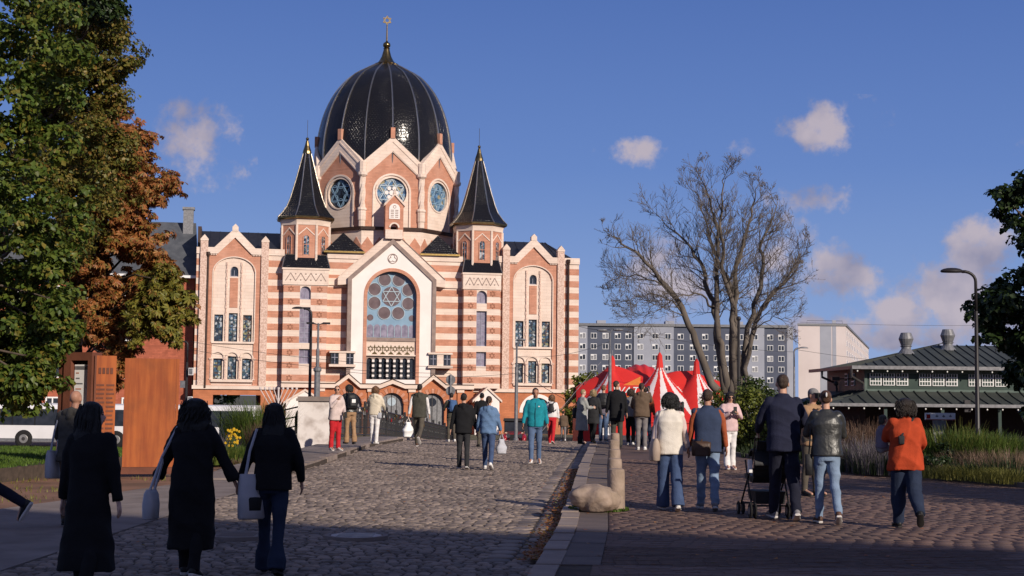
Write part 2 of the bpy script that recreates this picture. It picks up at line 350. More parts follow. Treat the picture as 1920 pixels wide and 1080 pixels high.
def strip_mesh(name, ys, xl, xr, zf, m, thick=.3, **kw):
    b = MB()
    for a, c in zip(ys[:-1], ys[1:]):
        xa0,xa1,xc0,xc1 = float(xl(a)),float(xr(a)),float(xl(c)),float(xr(c)); za,zc = float(zf(a)),float(zf(c))
        b.hexa([(xa0,a,za-thick),(xa1,a,za-thick),(xc1,c,zc-thick),(xc0,c,zc-thick),(xa0,a,za),(xa1,a,za),(xc1,c,zc),(xc0,c,zc)])
    return b.build(name, m, **kw)
Y1 = [3,13,17,25,33,38,45,46]; Y2 = [46,50,53,58,64,72,80,88,94.8]
railL = lambda y: -5.95+.07*(y-45.5)
railR = lambda y: 5.75+.07*(y-46)
road = strip_mesh('road', Y1, kL, kR, lambda y: -.012+0*y, M['soil'], .04, kind='structure')
bridge = strip_mesh('bridge_deck', Y2, lambda y: railL(y)-.25, lambda y: railR(y)+.25, lambda y: zr(np.float64(y))-.02, M['wet_stone'], .9, kind='structure')
strip_mesh('bridge_road', Y2, lambda y: kL(y), kR, lambda y: zr(np.float64(y))-.012, M['soil'], .004, kind='structure')
pavL = strip_mesh('left_pavement', [27,30,33,38,45,46,50,53,58,64,72,80,88], lambda y: np.where(y < 44, -5.6-.3*(y<40), railL(y)), lambda y: kL(y)-.22, lambda y: .10*np.clip((y-26.5)/2,0,1)+zr(np.float64(y)), M['concrete'], .2, kind='structure')
strip_mesh('footpath', [5,12,17,22,27], lambda y: np.interp(y,[5,17,22,27],[-11,-7.6,-6.6,-5.8]), lambda y: kL(y)-.01, lambda y: -.008+0*y, M['concrete'], .04, kind='structure')
plaza = strip_mesh('plaza_pavement', [3,10,20,25.2,27.85,31.5,35.2,38,43,48], lambda y: kR(y)+.24, lambda y: bedx(y), lambda y: zp(np.float64(y))-.012, M['soil'], .12, kind='structure')
strip_mesh('bridge_pavement', [48,50,53,58,64,72,80,88], lambda y: kR(y)+.24, lambda y: railR(y), lambda y: zp(np.float64(y)), M['slab'], .2, kind='structure')

def make_cobbles():
    rng = np.random.default_rng(3)
    st = []
    y = 9.0
    while y < 53:
        h = rng.uniform(.098,.128)
        x = float(kL(y))+rng.uniform(0,.1); xe = float(kR(y))-(.62 if y > 14 else .1)
        while x < xe:
            w = rng.uniform(.10,.175); st.append((x+w/2, y+h/2+rng.normal(0,.012)+.03*sin(x*2.1+y*.3), w/2-.007, h/2-.006, rng.uniform(.010,.026), rng.normal(0,.06))); x += w
        y += h
    # shallow gutter course of flat stones beside the kerb
    for k in range(2):
        y = 14.0
        while y < 53:
            l = rng.uniform(.3,.5); xk = float(kR(y+l/2))-.16-.29*k
            st.append((xk, y+l/2, .14, l/2-.012, rng.uniform(.008,.02), -.065+rng.normal(0,.02))); y += l
    st = np.array(st)
    inv = (st[:,1] > 12.9) & (st[:,0] > -.345*st[:,1]) ; idx = np.where(inv)[0]
    idx = idx[np.argsort(st[idx,1])][:300]
    near = np.zeros(len(st), bool); near[idx] = True
    K = 10; ang = 2*pi*np.arange(K)/K
    def unit(seed):
        r = np.random.default_rng(seed); p = 3.4
        rad = 1/(np.abs(np.cos(ang))**p+np.abs(np.sin(ang))**p)**(1/p)*r.uniform(.93,1.02,K)
        ux, uy = rad*np.cos(ang), rad*np.sin(ang)
        V = [np.stack([ux,uy,np.full(K,-.6)],1), np.stack([ux,uy,np.full(K,.3)],1), np.stack([ux*.72,uy*.72,np.full(K,.82)+r.uniform(-.08,.08,K)],1), np.array([[0,0,1.0]])]
        return np.concatenate(V)
    F = []
    for ring in range(2):
        for k in range(K): F.append((ring*K+k, ring*K+(k+1)%K, (ring+1)*K+(k+1)%K, (ring+1)*K+k))
    for k in range(K): F.append((2*K+k, 2*K+(k+1)%K, 3*K, 3*K))
    Fq = [f for f in F]
    tri = np.array([(f[0],f[1],f[2]) for f in Fq]+[(f[0],f[2],f[3]) for f in Fq if f[2] != f[3]])
    units = [unit(s) for s in range(6)]
    far = st[~near]; VV = []; FF = []; off = 0
    for i, (x,yy,a,b,h,r) in enumerate(far):
        u = units[i%6]; c, s = cos(r), sin(r)
        VV.append(np.stack([x+u[:,0]*a*c-u[:,1]*b*s, yy+u[:,0]*a*s+u[:,1]*b*c, -.012+u[:,2]*h],1)); FF.append(tri+off); off += len(u)
    link('cobbles', np_mesh('cobbles', np.concatenate(VV), np.concatenate(FF), M['cobble'], smooth=True), road, kind='stuff')
    ms = [np_mesh('cobble', u, tri, M['cobble'], smooth=True) for u in units]
    for i, (x,yy,a,b,h,r) in enumerate(st[near]):
        o = link('cobble', ms[i%6], road, (x,yy,-.012), r); o.scale = (a,b,h)
make_cobbles()
def make_pavers():
    rng = np.random.default_rng(5); P = []
    y = 10.0; j = 0
    while y < 34:
        x0 = float(kR(y))+.24+(.375 if y > 13 else .3); xe = float(bedx(y))-.02; xe = min(xe, .37*y+1.2)
        x = x0-rng.uniform(0,.2)
        while x < xe:
            a = max(x, x0); b = min(x+.21, xe)
            if b-a > .04: P.append(((a+b)/2, y+.0525, (b-a)/2-.0022, .0503, rng.normal(0,.0015)))
            x += .21
        y += .105; j += 1
    P = np.array(P); vis = np.where((P[:,1] > 12.9) & (P[:,0] < .35*P[:,1]))[0]
    idx = vis[np.argsort(P[vis,1])][:300]; near = np.zeros(len(P), bool); near[idx] = True
    U = np.array([(-1,-1,-1),(1,-1,-1),(1,1,-1),(-1,1,-1),(-1,-1,0),(1,-1,0),(1,1,0),(-1,1,0)], float)
    U2 = U.copy(); U2[4:,:2] *= [.988,.975]
    F = np.array([(4,5,6,7),(0,1,5,4),(1,2,6,5),(2,3,7,6),(3,0,4,7)])
    f = P[~near]; n = len(f)
    V = np.zeros((n,8,3)); V[:,:,0] = f[:,0,None]+U2[None,:,0]*f[:,2,None]; V[:,:,1] = f[:,1,None]+U2[None,:,1]*f[:,3,None]
    V[:,:,2] = zp(f[:,1])[:,None]+f[:,4,None]+U2[None,:,2]*.03
    FF = (F[None]+8*np.arange(n)[:,None,None]).reshape(-1,4)
    link('pavers', np_mesh('pavers', V.reshape(-1,3), FF, M['paver']), plaza, kind='stuff')
    me = np_mesh('paver', U2*[1,1,.03], F, M['paver'])
    for (x,y,a,b,dz) in P[near]:
        o = link('paver', me, plaza, (x,y,float(zp(y))+dz)); o.scale = (a,b,1)
    # far part of the plaza: flat sheet of the same brick
    b = MB()
    for y0,y1 in ((34,36),(36,38),(38,43),(43,48)):
        b.add([(float(kR(y0))+.615,y0,float(zp(y0))),(float(bedx(y0)),y0,float(zp(y0))),(float(bedx(y1)),y1,float(zp(y1))),(float(kR(y1))+.615,y1,float(zp(y1)))],[(0,1,2,3)])
    b.build('far_paving', M['paver'], plaza)
    # slabs between kerb and brick, kerb stones
    y = 13.0; k = 0
    while y < 47.5:
        l = rng.uniform(.55,.7); x = float(kR(y+l/2))+.24; z = float(zp(y+l/2)); d = float(kR(y+l)-kR(y))
        m = MB(); w = .36
        m.hexa([(0,0.006,-.05),(w,.006,-.05),(w+d,l-.006,-.05),(d,l-.006,-.05),(0,.006,0),(w,.006,0),(w+d,l-.006,0),(d,l-.006,0)])
        m.build('paving_slab', M['slab'], plaza, loc=(float(kR(y))+.245, y, z+rng.normal(0,.003))); y += l
make_pavers()
def kerbs():
    rng = np.random.default_rng(8)
    def run(name, xf, side, w, y0, y1, zf, base):
        root = MB(); 
        for a,c in zip(np.arange(y0,y1,2.0), np.arange(y0,y1,2.0)+2):
            xa,xc = float(xf(a)),float(xf(c)); s0,s1 = (.01,w-.01) if side > 0 else (-w+.01,-.01)
            root.hexa([(xa+s0,a,-.2+min(0,float(zr(a)))),(xa+s1,a,-.2+min(0,float(zr(a)))),(xc+s1,c,-.2+min(0,float(zr(c)))),(xc+s0,c,-.2+min(0,float(zr(c)))),(xa+s0,a,float(zf(a))-.04),(xa+s1,a,float(zf(a))-.04),(xc+s1,c,float(zf(c))-.04),(xc+s0,c,float(zf(c))-.04)])
        r = root.build(name, M['soil'], kind='structure')
        y = y0
        while y < y1:
            l = rng.uniform(.8,1.25); xa,xc = float(xf(y)),float(xf(y+l)); g = .008
            s0,s1 = (0,w) if side > 0 else (-w,0)
            za,zc = float(zf(y))+rng.normal(0,.006),float(zf(y+l))+rng.normal(0,.006); t = .015*side
            m = MB(); bz = -.1+min(0,float(zr(y)))
            m.hexa([(s0,g,bz-za),(s1,g,bz-za),(xc-xa+s1,l-g,bz-za),(xc-xa+s0,l-g,bz-za),(s0+max(t,0),g,0),(s1+min(t,0),g,0),(xc-xa+s1+min(t,0),l-g,zc-za),(xc-xa+s0+max(t,0),l-g,zc-za)])
            m.build('kerb_stone', M['kerb'], r, loc=(xa+rng.normal(0,.008), y, za)); y += l
    run('plaza_kerb', kR, 1, .24, 12, 60, lambda y: zp(np.float64(y))+.012, 0)
    run('pavement_kerb', kL, -1, .22, 27, 60, lambda y: .115*np.clip((y-26)/3,.1,1)+zr(np.float64(y)), 0)
kerbs()

# ------------------------------------------------------------ the domed synagogue
TH = radians(11.4); SO = at(733,745,140); SYO = Vector((SO.x, SO.y, 0))
def facade_root(name, label, cat):
    r = thing(name, (SYO.x, SYO.y, -2.05), label, cat, rz=TH); return r
SYN = facade_root('synagogue', 'striped cream and terracotta synagogue with a big black ribbed dome', 'synagogue')
ZO = 2.05
class SB(MB):   # synagogue builder: x = along the facade, y = -outward, z = world height
    def build(s, name, mats, parent=None, smooth=False, **kw):
        s.v = [(x,y,z+ZO) for x,y,z in s.v]; return MB.build(s, name, mats, parent or SYN, smooth, **kw)
def sub(o, parent):  # same local frame below a part
    o.parent = parent; return o
def arch_top(c, hw, spring, rise): return lambda x: spring+rise*sqrt(max(0,1-((x-c)/hw)**2)) if abs(x-c) < hw else spring
def lin(a, b, n): return [a+(b-a)*i/n for i in range(n+1)]
def window(u0,u1,z0,z1,d, glass, arched=False, nx=2, nz=3, bar=.055, frame=None, sill=None):
    """frame (window) with its pane as a sub-part; the pane stands at outward depth d"""
    frame = frame or M['white_frame']; hw = (u1-u0)/2; c = (u0+u1)/2
    f = SB(); p = SB(); zs = z1-hw if arched else z1
    b = bar
    f.box(u0,u0+b,-d-.06,-d+.02,z0,zs); f.box(u1-b,u1,-d-.06,-d+.02,z0,zs); f.box(u0+b,u1-b,-d-.06,-d+.02,z0,z0+b)
    for i in range(1,nx): x = u0+(u1-u0)*i/nx; f.box(x-b/3,x+b/3,-d-.045,-d+.015,z0+b,zs if arched else z1-b)
    for j in range(1,nz): z = z0+(zs-z0)*j/nz; f.box(u0+b,u1-b,-d-.04,-d+.012,z-b/3,z+b/3)
    if arched:
        o_, i_ = arc(c,zs,hw,0,pi,12), arc(c,zs,hw-b,0,pi,12)
        for k in range(12):
            a0,a1,b0,b1 = o_[k],o_[k+1],i_[k],i_[k+1]
            f.hexa([(b0[0],-d-.06,b0[1]),(a0[0],-d-.06,a0[1]),(a0[0],-d+.02,a0[1]),(b0[0],-d+.02,b0[1]),(b1[0],-d-.06,b1[1]),(a1[0],-d-.06,a1[1]),(a1[0],-d+.02,a1[1]),(b1[0],-d+.02,b1[1])])
        p.prism([(u0+.01,z0+.01),(u1-.01,z0+.01)]+arc(c,zs,hw-.01,0,pi,12), -d, -d+.03)
    else:
        f.box(u0+b,u1-b,-d-.06,-d+.02,z1-b,z1); p.box(u0+.01,u1-.01,-d,-d+.03,z0+.01,z1-.01)
    w = f.build('window', frame); p.build('pane', glass, w); return w
M['white_frame'] = mat('grey_blue_window_frame', (.34,.34,.42), .5)
M['dark_frame'] = mat('dark_window_frame', (.05,.055,.07), .5)
M['carved'] = mat('carved_cream_stone', (.68,.50,.42), .8, (.50,.34,.27), 7, 3, .8, 7, contrast=(.42,.58))
M['star_brown'] = mat('brown_star_brick', (.36,.16,.10), .85)
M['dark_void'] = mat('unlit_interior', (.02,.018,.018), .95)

def hexagram(mb, c, z, r, w, y0, y1):
    for s in (1,-1):
        pts = [(c+r*sin(2*pi*k/3)*1, z+s*r*cos(2*pi*k/3)) for k in range(3)]
        for k in range(3):
            (x0,z0),(x1,z1) = pts[k], pts[(k+1)%3]; L_ = sqrt((x1-x0)**2+(z1-z0)**2); nx,nz = -(z1-z0)/L_*w/2,(x1-x0)/L_*w/2
            q = [(x0-nx,z0-nz),(x1-nx,z1-nz),(x1+nx,z1+nz),(x0+nx,z0+nz)]
            e = .002*(s+1)
            mb.prism(q if s > 0 else q, y0-e, y1)

BANDS = [(14.62-1.228*i-.63, 14.62-1.228*i) for i in range(10)]
def bands(u0, u1, d, holes=(), lo=2.9, hi=15):
    for z0,z1 in BANDS:
        if z1 > hi or z0 < lo-.3: continue
        cuts = sorted([(h[0],h[1]) for h in holes if h[2] < z1-.02 and (h[4]((h[0]+h[1])/2) if len(h) > 4 else h[3]) > z0+.02]); x = u0; segs = []
        for a,b in cuts: segs.append((x,a)); x = b
        segs.append((x,u1))
        for a,b in segs:
            if b-a < .05: continue
            m = SB(); m.box(a,b,-d-.012,-d+.05,z0,z1); m.build('brick_band', M['orange'])
def hole_spans(zlo, top, holes):
    def sp(x):
        hs = sorted([(h[2], (h[4](x) if len(h) > 4 else h[3])) for h in holes if h[0] < x < h[1]]); t = top(x) if callable(top) else top
        out = []; z = zlo
        for a,b in hs: out.append((z,a)); z = b
        out.append((z,t))
        while len(out) < 4: out.append((0,0))
        return out
    return sp
def wall(name, u0, u1, z0, top, d, holes, material, thick=.35, extra=()):
    xs = sorted(set([u0,u1]+[x for h in holes for x in ([h[0],h[1]]+(lin(h[0],h[1],14) if len(h) > 4 else [])) if u0 <= x <= u1]+[e for e in extra if u0 < e < u1]))
    m = SB(); m.colwall(xs, hole_spans(z0, top, holes), -d, -d+thick); return m.build(name, material)

def wing(c, L, passage):
    pl = c-2.89 if L else c-2.81; pr = c+2.89 if L else c+2.81; hw = pr-pl
    f0, f1 = pl+.35, pr-.35
    for u in (pl, pr):   # carved pilasters
        m = SB(); m.box(u-.35,u+.35,-.32,.3,2.45,16.35); o = m.build('pilaster', M['carved'])
        m = SB(); m.prism([(u-.38,16.35),(u+.38,16.35),(u+.38,16.5),(u,16.95),(u-.38,16.5)], -.36,.3); m.build('pilaster_cap', M['cream'], o)
    # coping of the gable and its finial
    ctop = interp([(-3.2,15.72),(-1.95,15.72),(-.33,17.35),(.33,17.35),(1.95,15.72),(3.2,15.72)]); cbot = interp([(-3.2,15.12),(-1.6,15.12),(0,16.72),(1.6,15.12),(3.2,15.12)])
    xs = [f0]+[c+v for v in (-1.95,-1.6,-.33,0,.33,1.6,1.95)]+[f1]
    m = SB(); m.colwall(xs, lambda x: [(float(cbot(x-c)), float(ctop(x-c)))], -.30, .25)
    m.prism([(c-.29,17.35),(c+.29,17.35),(c+.29,17.75),(c,18.05),(c-.29,17.75)], -.36,.2); m.build('gable_coping', M['cream'])
    m = SB()
    for k in range(6):
        for s in (-1,1):
            m = SB(); x = c+s*(1.75+k*.15); m.box(x-.04,x+.04,-.26,-.1,14.97,15.115); m.build('dentil', M['cream'])
    ah = arch_top(c,1.97,13.3,1.5); aw = 1.97
    wins = [(c-1.36,.42,6.67,9.25),(c,.42,6.67,9.42),(c+1.36,.42,6.67,9.25)]; low = [(c-1.36,.42,3.05,5.03),(c,.42,3.05,5.25),(c+1.36,.42,3.05,5.03)]
    wall('gable_wall', f0, f1, 2.45, lambda x: float(cbot(x-c))+.02, .12, [(c-aw,c+aw,2.5,0,ah)], M['orange'], .25, [c-1.6,c,c+1.6])
    # cream rim of the arch
    o_, i_ = arc(0,0,1,0,pi,20), None; m = SB()
    for k in range(20):
        (ax,az),(bx,bz) = o_[k],o_[k+1]; r0,r1,q0,q1 = 1.97,2.07,1.5,1.6
        m.hexa([(c+ax*r0,-.16,13.3+az*q0),(c+ax*r1,-.16,13.3+az*q1),(c+ax*r1,0,13.3+az*q1),(c+ax*r0,0,13.3+az*q0),(c+bx*r0,-.16,13.3+bz*q0),(c+bx*r1,-.16,13.3+bz*q1),(c+bx*r1,0,13.3+bz*q1),(c+bx*r0,0,13.3+bz*q0)])
    for s in (-1,1): m.box(min(c+s*1.97,c+s*2.07),max(c+s*1.97,c+s*2.07),-.158,0,6.6,13.3)
    m.build('arch_rim', M['cream'])
    top = lambda x: ah(x)-.01
    holes = [(u-h,u+h,a,b) for u,h,a,b in wins+low]+[(c-.38,c+.38,12.95,0,arch_top(c,.38,13.55,.38))]
    wall('arch_field', c-1.96, c+1.96, 2.5, top, -.02, holes, M['cream'], .3, lin(c-1.96,c+1.96,16))
    for u,h,a,b in wins: window(u-h,u+h,a,b,-.28, M['stained'] if u != c+1.36 else M['stained_warm'], nx=2,nz=4,frame=M['dark_frame'])
    for u,h,a,b in low: window(u-h,u+h,a,b,-.28, M['stained'] if u != c-1.36*(1 if L else -1) else M['stained_warm'], nx=2,nz=3,frame=M['dark_frame'])
    window(c-.36,c+.36,12.97,13.93,-.25,M['glass_dark'],True,2,1)
    m = SB(); m.box(c-.38,c+.38,-.03,.05,9.95,12.82); m.build('brick_inlay', M['orange'])
    for s in (-.7,.7):
        n = 22; m = SB()
        for k in range(n): z = 6.75+k*(14.35-6.75)/n; m.box(c+s-.05-.03*(k%2),c+s+.05+.03*(k%2),-.1,.06,z,z+(14.35-6.75)/n*.98)
        m.build('colonnette', M['carved'])
    # arches over the lower windows with little columns, sills
    m = SB(); m.box(c-2.02,c+2.02,-.2,.1,6.48,6.66); m.build('sill', M['cream'])
    m = SB(); m.box(c-1.98,c+1.98,-.3,.1,2.78,2.99); m.build('sill', M['cream'])
    for u in (-1.36,0,1.36):
        m = SB(); a_, b_ = arc(c+u,5.08,.66,0,pi,10), arc(c+u,5.08,.54,0,pi,10)
        for k in range(10): m.hexa([(b_[k][0],-.13,b_[k][1]),(a_[k][0],-.13,a_[k][1]),(a_[k][0],.05,a_[k][1]),(b_[k][0],.05,b_[k][1]),(b_[k+1][0],-.13,b_[k+1][1]),(a_[k+1][0],-.13,a_[k+1][1]),(a_[k+1][0],.05,a_[k+1][1]),(b_[k+1][0],.05,b_[k+1][1])])
        m.build('window_arch', M['cream'])
    for u in (-2.02,-.68,.68,2.02):
        m = SB(); m.tube([(c+u,-.12,3.0),(c+u,-.12,4.9)], .09, 8); m.box(c+u-.16,c+u+.16,-.24,.05,4.9,5.08); m.box(c+u-.14,c+u+.14,-.22,.05,2.99,3.08); m.build('column', M['carved'])
    return pl, pr
def striped(u0, u1, d, z1, holes=(), depth=2.0, z0=2.45):
    wall('striped_wall', u0, u1, z0, z1, d, holes, M['cream'], .4)
    bands(u0, u1, d, holes, z0, z1)
cL, cR = -15.38, 14.17
plL, prL = wing(cL, True, True); plR, prR = wing(cR, False, False)
def copingbox(u0,u1,d,z0,z1,name='coping',m='cream',out=.12):
    b = SB(); b.box(u0,u1,-d-out,-d+.35,z0,z1); return b.build(name, M[m])
striped(-18.97, plL-.35, 0, 15.1); copingbox(-19.0, plL-.35, 0, 15.1, 15.72)
striped(prL+.35, -10.69, 0, 15.1); copingbox(prL+.35, -10.62, 0, 15.1, 15.72)
striped(prR+.35, 18.92, 0, 15.1); copingbox(prR+.35, 18.97, 0, 15.1, 15.72)
striped(10.58, plR-.35, 0, 15.1); copingbox(10.58, plR-.35, 0, 15.1, 15.72)
# bays under the turrets
def bay(c, hw):
    hol = [(c-.52,c+.52,10.85,0,arch_top(c,.52,11.6,.52)),(c-.52,c+.52,6.62,10.1),(c-.5,c+.5,4.62,6.05)]
    striped(c-hw, c+hw, .9, 12.25, hol)
    window(c-.52,c+.52,10.86,12.1,.6,M['glass_mauve'],True,2,1,.07); window(c-.52,c+.52,6.62,10.1,.6,M['glass_mauve'],False,2,7,.06); window(c-.5,c+.5,4.62,6.05,.6,M['glass_mauve'],False,2,2,.07)
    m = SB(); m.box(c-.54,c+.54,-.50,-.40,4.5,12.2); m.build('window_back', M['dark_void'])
    for s in (-1,1):   # returns
        m = SB(); u = c+s*hw; m.box(min(u,u-s*.3),max(u,u-s*.3),-.5,.3,2.45,12.25); m.build('bay_return', M['cream'])
        for z0,z1 in BANDS:
            if z1 < 12.3: m = SB(); m.box(min(u-s*.05,u+s*.012),max(u-s*.05,u+s*.012),-.9,-.002,z0,z1); m.build('brick_band', M['orange'])
    m = SB(); m.box(c-hw-.1,c+hw+.1,-1.02,.2,12.25,13.72); m.build('frieze', M['cream'])
    m = SB(); n = 4; w = (2*hw-.3)/n     # dark zigzag inlay with dots
    for k in range(n):
        x = c-hw+.15+k*w
        for (x0,z0,x1,z1) in ((x,12.62,x+w/2,13.4),(x+w/2,13.4,x+w,12.62)):
            m.prism([(x0-.045,z0),(x0+.045,z0),(x1+.045,z1),(x1-.045,z1)] if z1 > z0 else [(x1-.045,z1),(x1+.045,z1),(x0+.045,z0),(x0-.045,z0)], -1.034, -1.0)
        m.prism(arc(x+w/2,12.72,.075,0,2*pi,8)[:-1], -1.036, -1.0)
        if k < n-1: m.prism(arc(x+w,13.3,.075,0,2*pi,8)[:-1], -1.036, -1.0)
    m.build('zigzag_inlay', M['rim_shade_stone'])
    m = SB(); m.box(c-hw-.18,c+hw+.18,-1.1,.2,13.72,13.9); m.build('frieze_cornice', M['cream'])
    m = SB(); y0,y1 = -1.12,-.55; a,b = hw+.2,hw-.12
    m.hexa([(c-a,y0,13.9),(c+a,y0,13.9),(c+a,1.0,13.9),(c-a,1.0,13.9),(c-b,y1,15.22),(c+b,y1,15.22),(c+b,.8,15.22),(c-b,.8,15.22)]); sk = m.build('skirt_roof', M['black_tile'])
    uv_from(sk.data, lambda v,cc: (v.x, v.z))
    m = SB()
    for s in (-1,1): m.tube([(c+s*a,y0,13.9),(c+s*b,y1,15.22)], .06, 6)
    m.tube([(c-b,y1,15.22),(c+b,y1,15.22)], .05, 6); m.build('roof_ridge', M['silver_rib'], sk)
    st = SB(); hexagram(st, 0, 0, .29, .05, -.03, 0); me = st.mesh('star', M['star_brown'])
    for z0,z1 in BANDS[2:]:
        for s in (-1,1): link('star', me, SYN, (c+s*(hw-.72), -.912, (z0+z1)/2+ZO))
    # slender octagonal turret
    tc = (c, 1.62); ap = 2.30; R = ap/cos(pi/8)
    m = SB(); m.lathe([(R,14.5),(R,18.15)], 8, (tc[0],tc[1],0), pi/8); m.build('turret_wall', M['orange'])
    m = SB(); m.lathe([(R+.06,18.15),(R+.10,18.5),(R+.18,18.75)], 8, (tc[0],tc[1],0), pi/8); m.build('turret_cornice', M['cream'])
    m = SB(); m.lathe([(R+.34,18.72),(R+.48,18.80),(R+.5,18.98),(R+.2,19.0)], 8, (tc[0],tc[1],0), pi/8); m.build('turret_eaves', M['gold_dark'])
    prof = [(R+.5,18.96),(R+.12,19.35),(2.05,20.1),(1.72,20.9),(1.38,22.0),(1.06,23.1),(.74,24.3),(.42,25.5)]
    m = SB(); m.lathe(prof, 8, (tc[0],tc[1],0), pi/8); sp = m.build('turret_roof', M['black_tile'])
    uv_from(sp.data, lambda v,cc: (round((atan2(cc.y-tc[1],cc.x-c))/(pi/4))*3.1+((v.x-c)*-sin(atan2(cc.y-tc[1],cc.x-c))+(v.y-tc[1])*cos(atan2(cc.y-tc[1],cc.x-c))), v.z*1.05))
    for k in range(8):
        a = pi/8+k*pi/4; m = SB(); m.tube([(c+r*cos(a),tc[1]+r*sin(a),z) for r,z in prof], .055, 5); m.build('roof_rib', M['silver_rib'], sp)
    m = SB(); m.lathe([(.44,25.5),(.42,25.75),(.24,26.3),(.13,26.8),(.08,26.86)], 12, (tc[0],tc[1],0)); m.ball((c,tc[1],27.0), .16); m.tube([(c,tc[1],27.1),(c,tc[1],28.9)], .02, 5); m.build('turret_finial', M['gold_dark'])
    for k in range(8):
        a = -pi/2+k*pi/4; Mx = Matrix.Translation((c,tc[1],0)) @ Matrix.Rotation(a+pi/2,4,'Z')
        if k in (3,4,5): continue
        # shallow white pointed hood, dark arched window
        zs = 16.85; f = SB()
        f.prism([(-.27,15.25),(.27,15.25)]+arc(0,zs,.27,0,pi,10), -ap-.02, -ap+.02); f.xf(Mx); 
        g = SB(); o_,i_ = arc(0,zs,.34,0,pi,10),arc(0,zs,.26,0,pi,10)
        for q in range(10): g.hexa([(i_[q][0],-ap-.07,i_[q][1]),(o_[q][0],-ap-.07,o_[q][1]),(o_[q][0],-ap+.02,o_[q][1]),(i_[q][0],-ap+.02,i_[q][1]),(i_[q+1][0],-ap-.07,i_[q+1][1]),(o_[q+1][0],-ap-.07,o_[q+1][1]),(o_[q+1][0],-ap+.02,o_[q+1][1]),(i_[q+1][0],-ap+.02,i_[q+1][1])])
        for s in (-1,1): g.box(s*.30-.04,s*.30+.04,-ap-.07,-ap+.02,15.2,zs)
        g.box(-.02,.02,-ap-.05,-ap,15.25,zs+.25); g.box(-.26,.26,-ap-.045,-ap,16.2,16.25)
        g.xf(Mx); w = g.build('window', M['orange']); f.build('pane', M['stained'], w)
        h = SB()
        for s in (-1,1): h.prism([(s*.78,17.1),(s*.78,17.22),(0,17.92),(0,17.80)] if s < 0 else [(0,17.80),(0,17.92),(s*.78,17.22),(s*.78,17.1)], -ap-.06, -ap+.01)
        h.xf(Mx); h.build('window_hood', M['cream'])
    for k in range(8):
        a = pi/8+k*pi/4; m = SB(); m.tube([(c+R*cos(a),tc[1]+R*sin(a),14.6),(c+R*cos(a),tc[1]+R*sin(a),18.15)], .13, 6); m.build('corner_shaft', M['cream'])
bay(-8.58, 2.1); bay(8.78, 1.82)
# plain walls between bays and gable; small paired windows
pairL = [(-6.02,-5.28),(-4.55,-3.82)]; pairR = [(3.62,4.32),(4.98,5.7)]
striped(-6.48, -2.2, 0, 15.0, []); striped(1.9, 6.96, 0, 15.0, [])
copingbox(-6.48,-2.9,0,15.0,15.55,'eaves_band'); copingbox(2.6,6.96,0,15.0,15.55,'eaves_band')
copingbox(-6.48,-4.6,0,12.35,13.05,'string_course',out=.16); copingbox(4.3,6.96,0,12.35,13.05,'string_course',out=.16)
for c_, s in ((-4.85,1),(4.62,-1)):     # little pyramid roofs with gold fascia
    m = SB(); h = 1.95; m.add([(c_-h,-.35,15.72),(c_+h,-.35,15.72),(c_+h,3.4,15.72),(c_-h,3.4,15.72),(c_,1.5,17.75)], [(0,3,2,1),(0,1,4),(1,2,4),(2,3,4),(3,0,4)]); o = m.build('pyramid_roof', M['black_tile']); uv_from(o.data, lambda v,cc: (v.x+v.y,v.z))
    m = SB(); m.box(c_-h-.05,c_+h+.05,-.42,3.45,15.55,15.72); m.build('gold_fascia', M['gold'], o)

